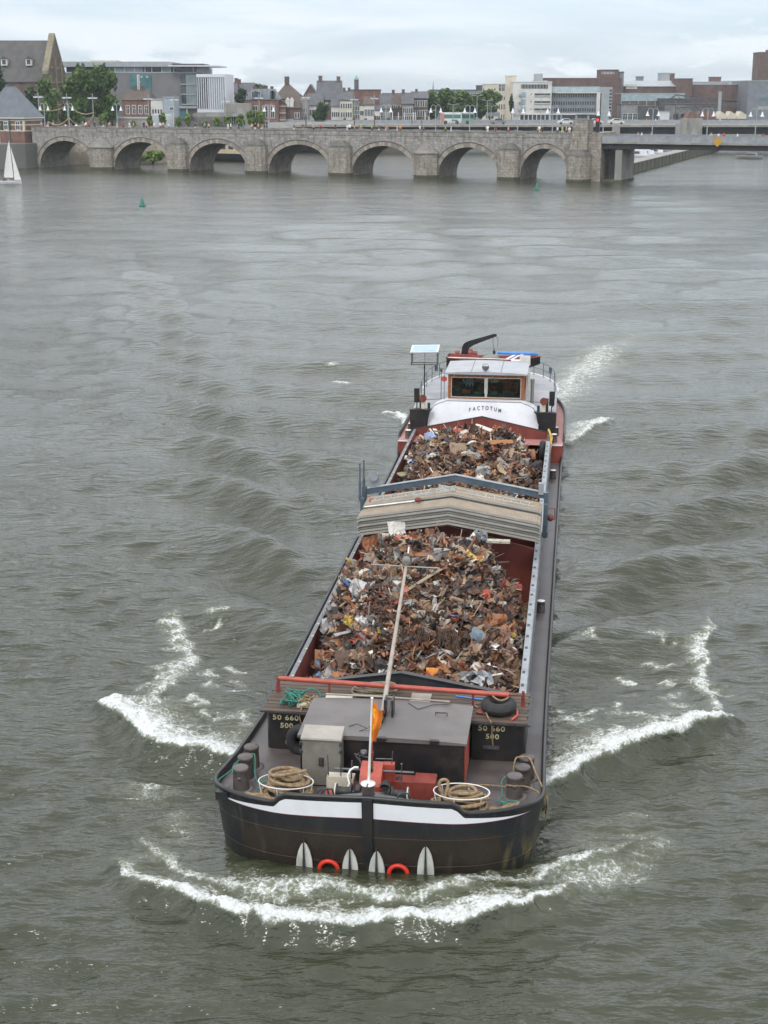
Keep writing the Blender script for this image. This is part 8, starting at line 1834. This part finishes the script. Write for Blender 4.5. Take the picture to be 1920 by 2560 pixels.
def yacht(px, py, L, ang, label, group, top=True, Y=None, hullm='white_paint', cabm='white_paint'):
    if Y: x0 = at(px, py, Y)[0]; y0 = Y
    else:
        a = (px-CX)/F; b_ = -(py-CY)/F; t = HC/(ST-b_*CT); x0, y0 = a*t, (CT+b_*ST)*t
    o = empty('motor_yacht', (x0, y0, 0), None, ang); tag(o, label, 'boat', group)
    mb = MB(); hull_shape(mb, L, L*.31, L*.10, .05); part(mb, 'boat_hull', hullm, o)
    mb = MB(); mb.hexa([(-L*.30,-L*.12,L*.1),(L*.2,-L*.11,L*.1),(L*.2,L*.11,L*.1),(-L*.3,L*.12,L*.1),(-L*.28,-L*.11,L*.22),(L*.08,-L*.1,L*.22),(L*.08,L*.1,L*.22),(-L*.28,L*.11,L*.22)]); part(mb, 'cabin', cabm, o)
    mb = MB()
    for s in (-1, 1): mb.hexa([(-L*.26,s*L*.121-.02,L*.14),(L*.14,s*L*.116-.02,L*.14),(L*.14,s*L*.116+.02,L*.14),(-L*.26,s*L*.121+.02,L*.14),(-L*.25,s*L*.115-.02,L*.195),(L*.10,s*L*.11-.02,L*.195),(L*.10,s*L*.11+.02,L*.195),(-L*.25,s*L*.115+.02,L*.195)])
    part(mb, 'window_row', 'glass_dark', o)
    if top: mb = MB(); mb.box(-L*.22,L*.02,-L*.1,L*.1,L*.28,L*.295); [mb.cyl((sx*L*.1-L*.1,sy*L*.09,L*.2),(sx*L*.1-L*.1,sy*L*.09,L*.29),.03,n=5) for sx in (-1,1) for sy in (-1,1)]; part(mb, 'awning', cabm, o)
    return o
for i, (px, py, L, ang) in enumerate(((1552,405,9,2.2),(1584,399,10,2.3),(1553,393,8,2.2),(1610,394,8,2.2),(1600,384,10,2.3),(1637,388,7,2.1),(1655,381,11,2.3),(1690,377,9,2.2),(1627,378,9,2.2))):
    yacht(px, py, L, ang, 'white motor yacht moored under the steel span, '+('nearest the concrete column','with awning beside the dividing wall','behind the nearest one','small one in the second rank','long one amid the second rank','small one halfway along the wall','large one in the third rank','farthest to the right beside the wall','far one in the third rank at left')[i], 'white yachts moored behind the dividing wall', i % 2 == 0)
yacht(1530, 360, 14, .05, 'white cabin boat between the two bridges beside the traffic light', 'boats moored between the bridges', True, 470)
def cabin_boat(px0, px1, ytop, Y, label, m, wins, roof_m=None, ar=False):
    a, b_ = at(px0, ytop, Y), at(px1, ytop, Y); L = b_[0]-a[0]; h_ = a[2]
    o = empty('passenger_boat', ((a[0]+b_[0])/2, Y, 0)); tag(o, label, 'passenger boat', 'boats moored between the bridges')
    mb = MB(); hull_shape(mb, L*1.06, 4.6, 1.3, .05, .2); part(mb, 'boat_hull', 'boat_black' if ar else m, o)
    if ar:
        G = []
        for x in np.linspace(-L/2, L/2, 14):
            e = max(0, 1-(x+L/2)/2.5)**2; G.append([(x, -2.1*math.cos(pi*k/8), 1.4+(h_-1.4)*(1-e)*math.sin(pi*k/8)**.6) for k in range(9)])
        mb = MB(); mb.grid(G); part(mb, 'glass_roof', m, o)
        for k in range(wins): x = -L/2+2.2+k*(L-3)/wins; mb = MB(); mb.box(x, x+(L-3)/wins*.8, -2.2, -2.13, 1.7, 1.7+(h_-1.4)*.35); part(mb, 'window', 'glass_dark', o)
    else:
        mb = MB(); mb.box(-L/2, L/2, -2, 2, 1.35, h_); mb.box(-L/2-.2, L/2+.2, -2.15, 2.15, h_+.001, h_+.15); part(mb, 'cabin', m, o)
        for k in range(wins): add_win(o, -L/2+L*(k+.5)/wins, h_-1.5, L/wins*.62, 1.0, y=-2.01, fm=m, pm='glass_dark', bars=False)
cabin_boat(1575, 1648, 322.5, 450, 'cream passenger boat with a row of square windows between the bridges', 'cream_boat', 11)
cabin_boat(1553, 1573, 325, 455, 'short cream cabin boat left of the long cream one', 'cream_boat', 3)
mat('glass_roof', (.33,.32,.26), (.22,.22,.18), 1.5, .25)
cabin_boat(1779, 1900, 320, 452, 'long pale glass roofed boat right of the concrete pier', 'glass_roof', 10, None, True)
mb = MB(); mb.box(-7,7,-2,2,0,2.9); mb.box(-4,2,-1.5,1.5,2.9,3.6); o = mb.build('work_barge', [M['concrete_weedy']]); o.location = (at(1675,330,465)[0],465,0); tag(o, 'low drab work barge between the cream boat and the concrete pier', 'barge')
cabin_boat(1266, 1327, 327, 425, 'long white boat roof just behind the parapet above the seventh arch', 'white_paint', 9)
o = yacht(1872, 397, 6.2, 2.8, 'small grey motor boat with red bow fender on the open water at right', None, False, hullm='render_grey', cabm='concrete')
# bus and cars on the road bridge
Yb = RB+8
a, b_ = at(1102, 305, Yb), at(1186, 305, Yb); L = b_[0]-a[0]; bus = empty('city_bus', ((a[0]+b_[0])/2, Yb, ztop)); tag(bus, 'long green and white articulated city bus on the road bridge', 'bus')
mat('bus_white', (.62,.62,.58), (.55,.55,.5), 1, .4); mat('bus_green', (.16,.30,.22), (.13,.26,.19), 1, .4); mat('bus_red', (.5,.2,.15), (.45,.16,.12), 1, .4)
mb = MB(); mb.box(-L/2, L*.1, 0, 2.5, .35, 2.75); mb.mat(1); mb.box(L*.12, L/2, 0, 2.5, .35, 2.75); mb.mat(0); mb.box(L*.1, L*.12, .1, 2.4, .5, 2.6); part(mb, 'body', ('bus_white', 'bus_green'), bus)
mb = MB(); mb.box(-L/2+.3, L/2-.3, .2, 2.3, 2.751, 2.95); part(mb, 'roof', 'bus_white', bus)
mb = MB(); mb.box(-L/2+.25, L*.09, -.03, -.005, 1.45, 2.45); part(mb, 'window_row', 'glass_teal', bus); mb = MB(); mb.box(L*.13, L/2-.2, -.03, -.005, 1.45, 2.45); part(mb, 'window_row', 'glass_dark', bus)
mb = MB(); mb.box(-L/2-.02, -L/2+.9, -.04, -.031, .4, 2.7); part(mb, 'door', 'bus_red', bus); mb = MB(); mb.box(-L*.28, L*.06, -.035, -.006, .6, 1.3); part(mb, 'side_panel', 'bus_white', bus); mb = MB(); mb.box(-L*.18, L*.0, -.05, -.036, .75, 1.15); part(mb, 'side_sign', 'leaf_panel' if 'leaf_panel' in M else 'buoy_green', bus)
for x in (-L*.36, -L*.02, L*.3): mb = MB(); mb.lathe([(.25,-.16),(.48,-.14),(.48,.12),(.3,.14)], (x,.1,.48), 16, 'y'); part(mb, 'wheel', 'rubber', bus)
def car(px, Y, m, label):
    x = at(px, 306, Y)[0]; o = empty('parked_car', (x, Y, ztop)); tag(o, label, 'car', 'cars on the road bridge')
    mb = MB(); pr = [(-2.1,.35),(-2.1,.8),(-1.9,.95),(-1.2,1.0),(-.6,1.45),(.7,1.48),(1.35,1.0),(2.0,.85),(2.1,.6),(2.1,.35)]; mb.extr([(a,0,z) for a, z in pr], (0,1.7,0)); part(mb, 'body', m, o)
    mb = MB(); mb.extr([(-1.0,-.02,1.02),(-.55,-.02,1.38),(.65,-.02,1.4),(1.15,-.02,1.02)], (0,.015,0)); part(mb, 'side_window', 'glass_dark', o)
    for x_ in (-1.3, 1.3): mb = MB(); mb.lathe([(.2,-.1),(.32,-.09),(.32,.1),(.2,.11)], (x_,.06,.32), 14, 'y'); part(mb, 'wheel', 'rubber', o)
for px, Y, m, lab in ((1415,396,'white_paint','white car on the road bridge left of the end pier'),(1489,396,'white_paint','white car on the road bridge above the traffic light'),(1541,397,'bus_white','white car on the road bridge before the factory tower'),(1246,398,'office_grey','grey car on the road bridge beside the plane trees')): car(px, Y, m, lab)
sg = empty('road_sign', (at(1232,283,404)[0], 404, ztop)); tag(sg, 'grey overhead road sign panel right of the bus', 'sign')
mb = MB(); w2 = 17*404/F*1.0; z0 = at(0,291,404)[2]-ztop; z1 = at(0,281,404)[2]-ztop; mb.box(-w2, w2, 0, .15, z0, z1); part(mb, 'board', 'office_grey', sg)
for s in (-1, 1): mb = MB(); mb.box(s*w2*.8-.08, s*w2*.8+.08, .16, .3, 0, z1); part(mb, 'post', 'lamp_grey', sg)
# ------------------------------------------------------------------ air
m = bpy.data.materials.new('haze'); n, l = nodes_of(m); n.remove(n['Principled BSDF']); pv = n.new('ShaderNodeVolumePrincipled'); pv.inputs['Color'].default_value = (.86,.91,.96,1); pv.inputs['Density'].default_value = .00015; pv.inputs['Anisotropy'].default_value = .2
l.new(pv.outputs[0], n['Material Output'].inputs['Volume'])
mb = MB(); mb.box(-700, 700, -80, 1700, -3, 60); o = mb.build('haze', [m]); tag(o, 'thin summer haze over the river', 'haze', None, 'stuff')
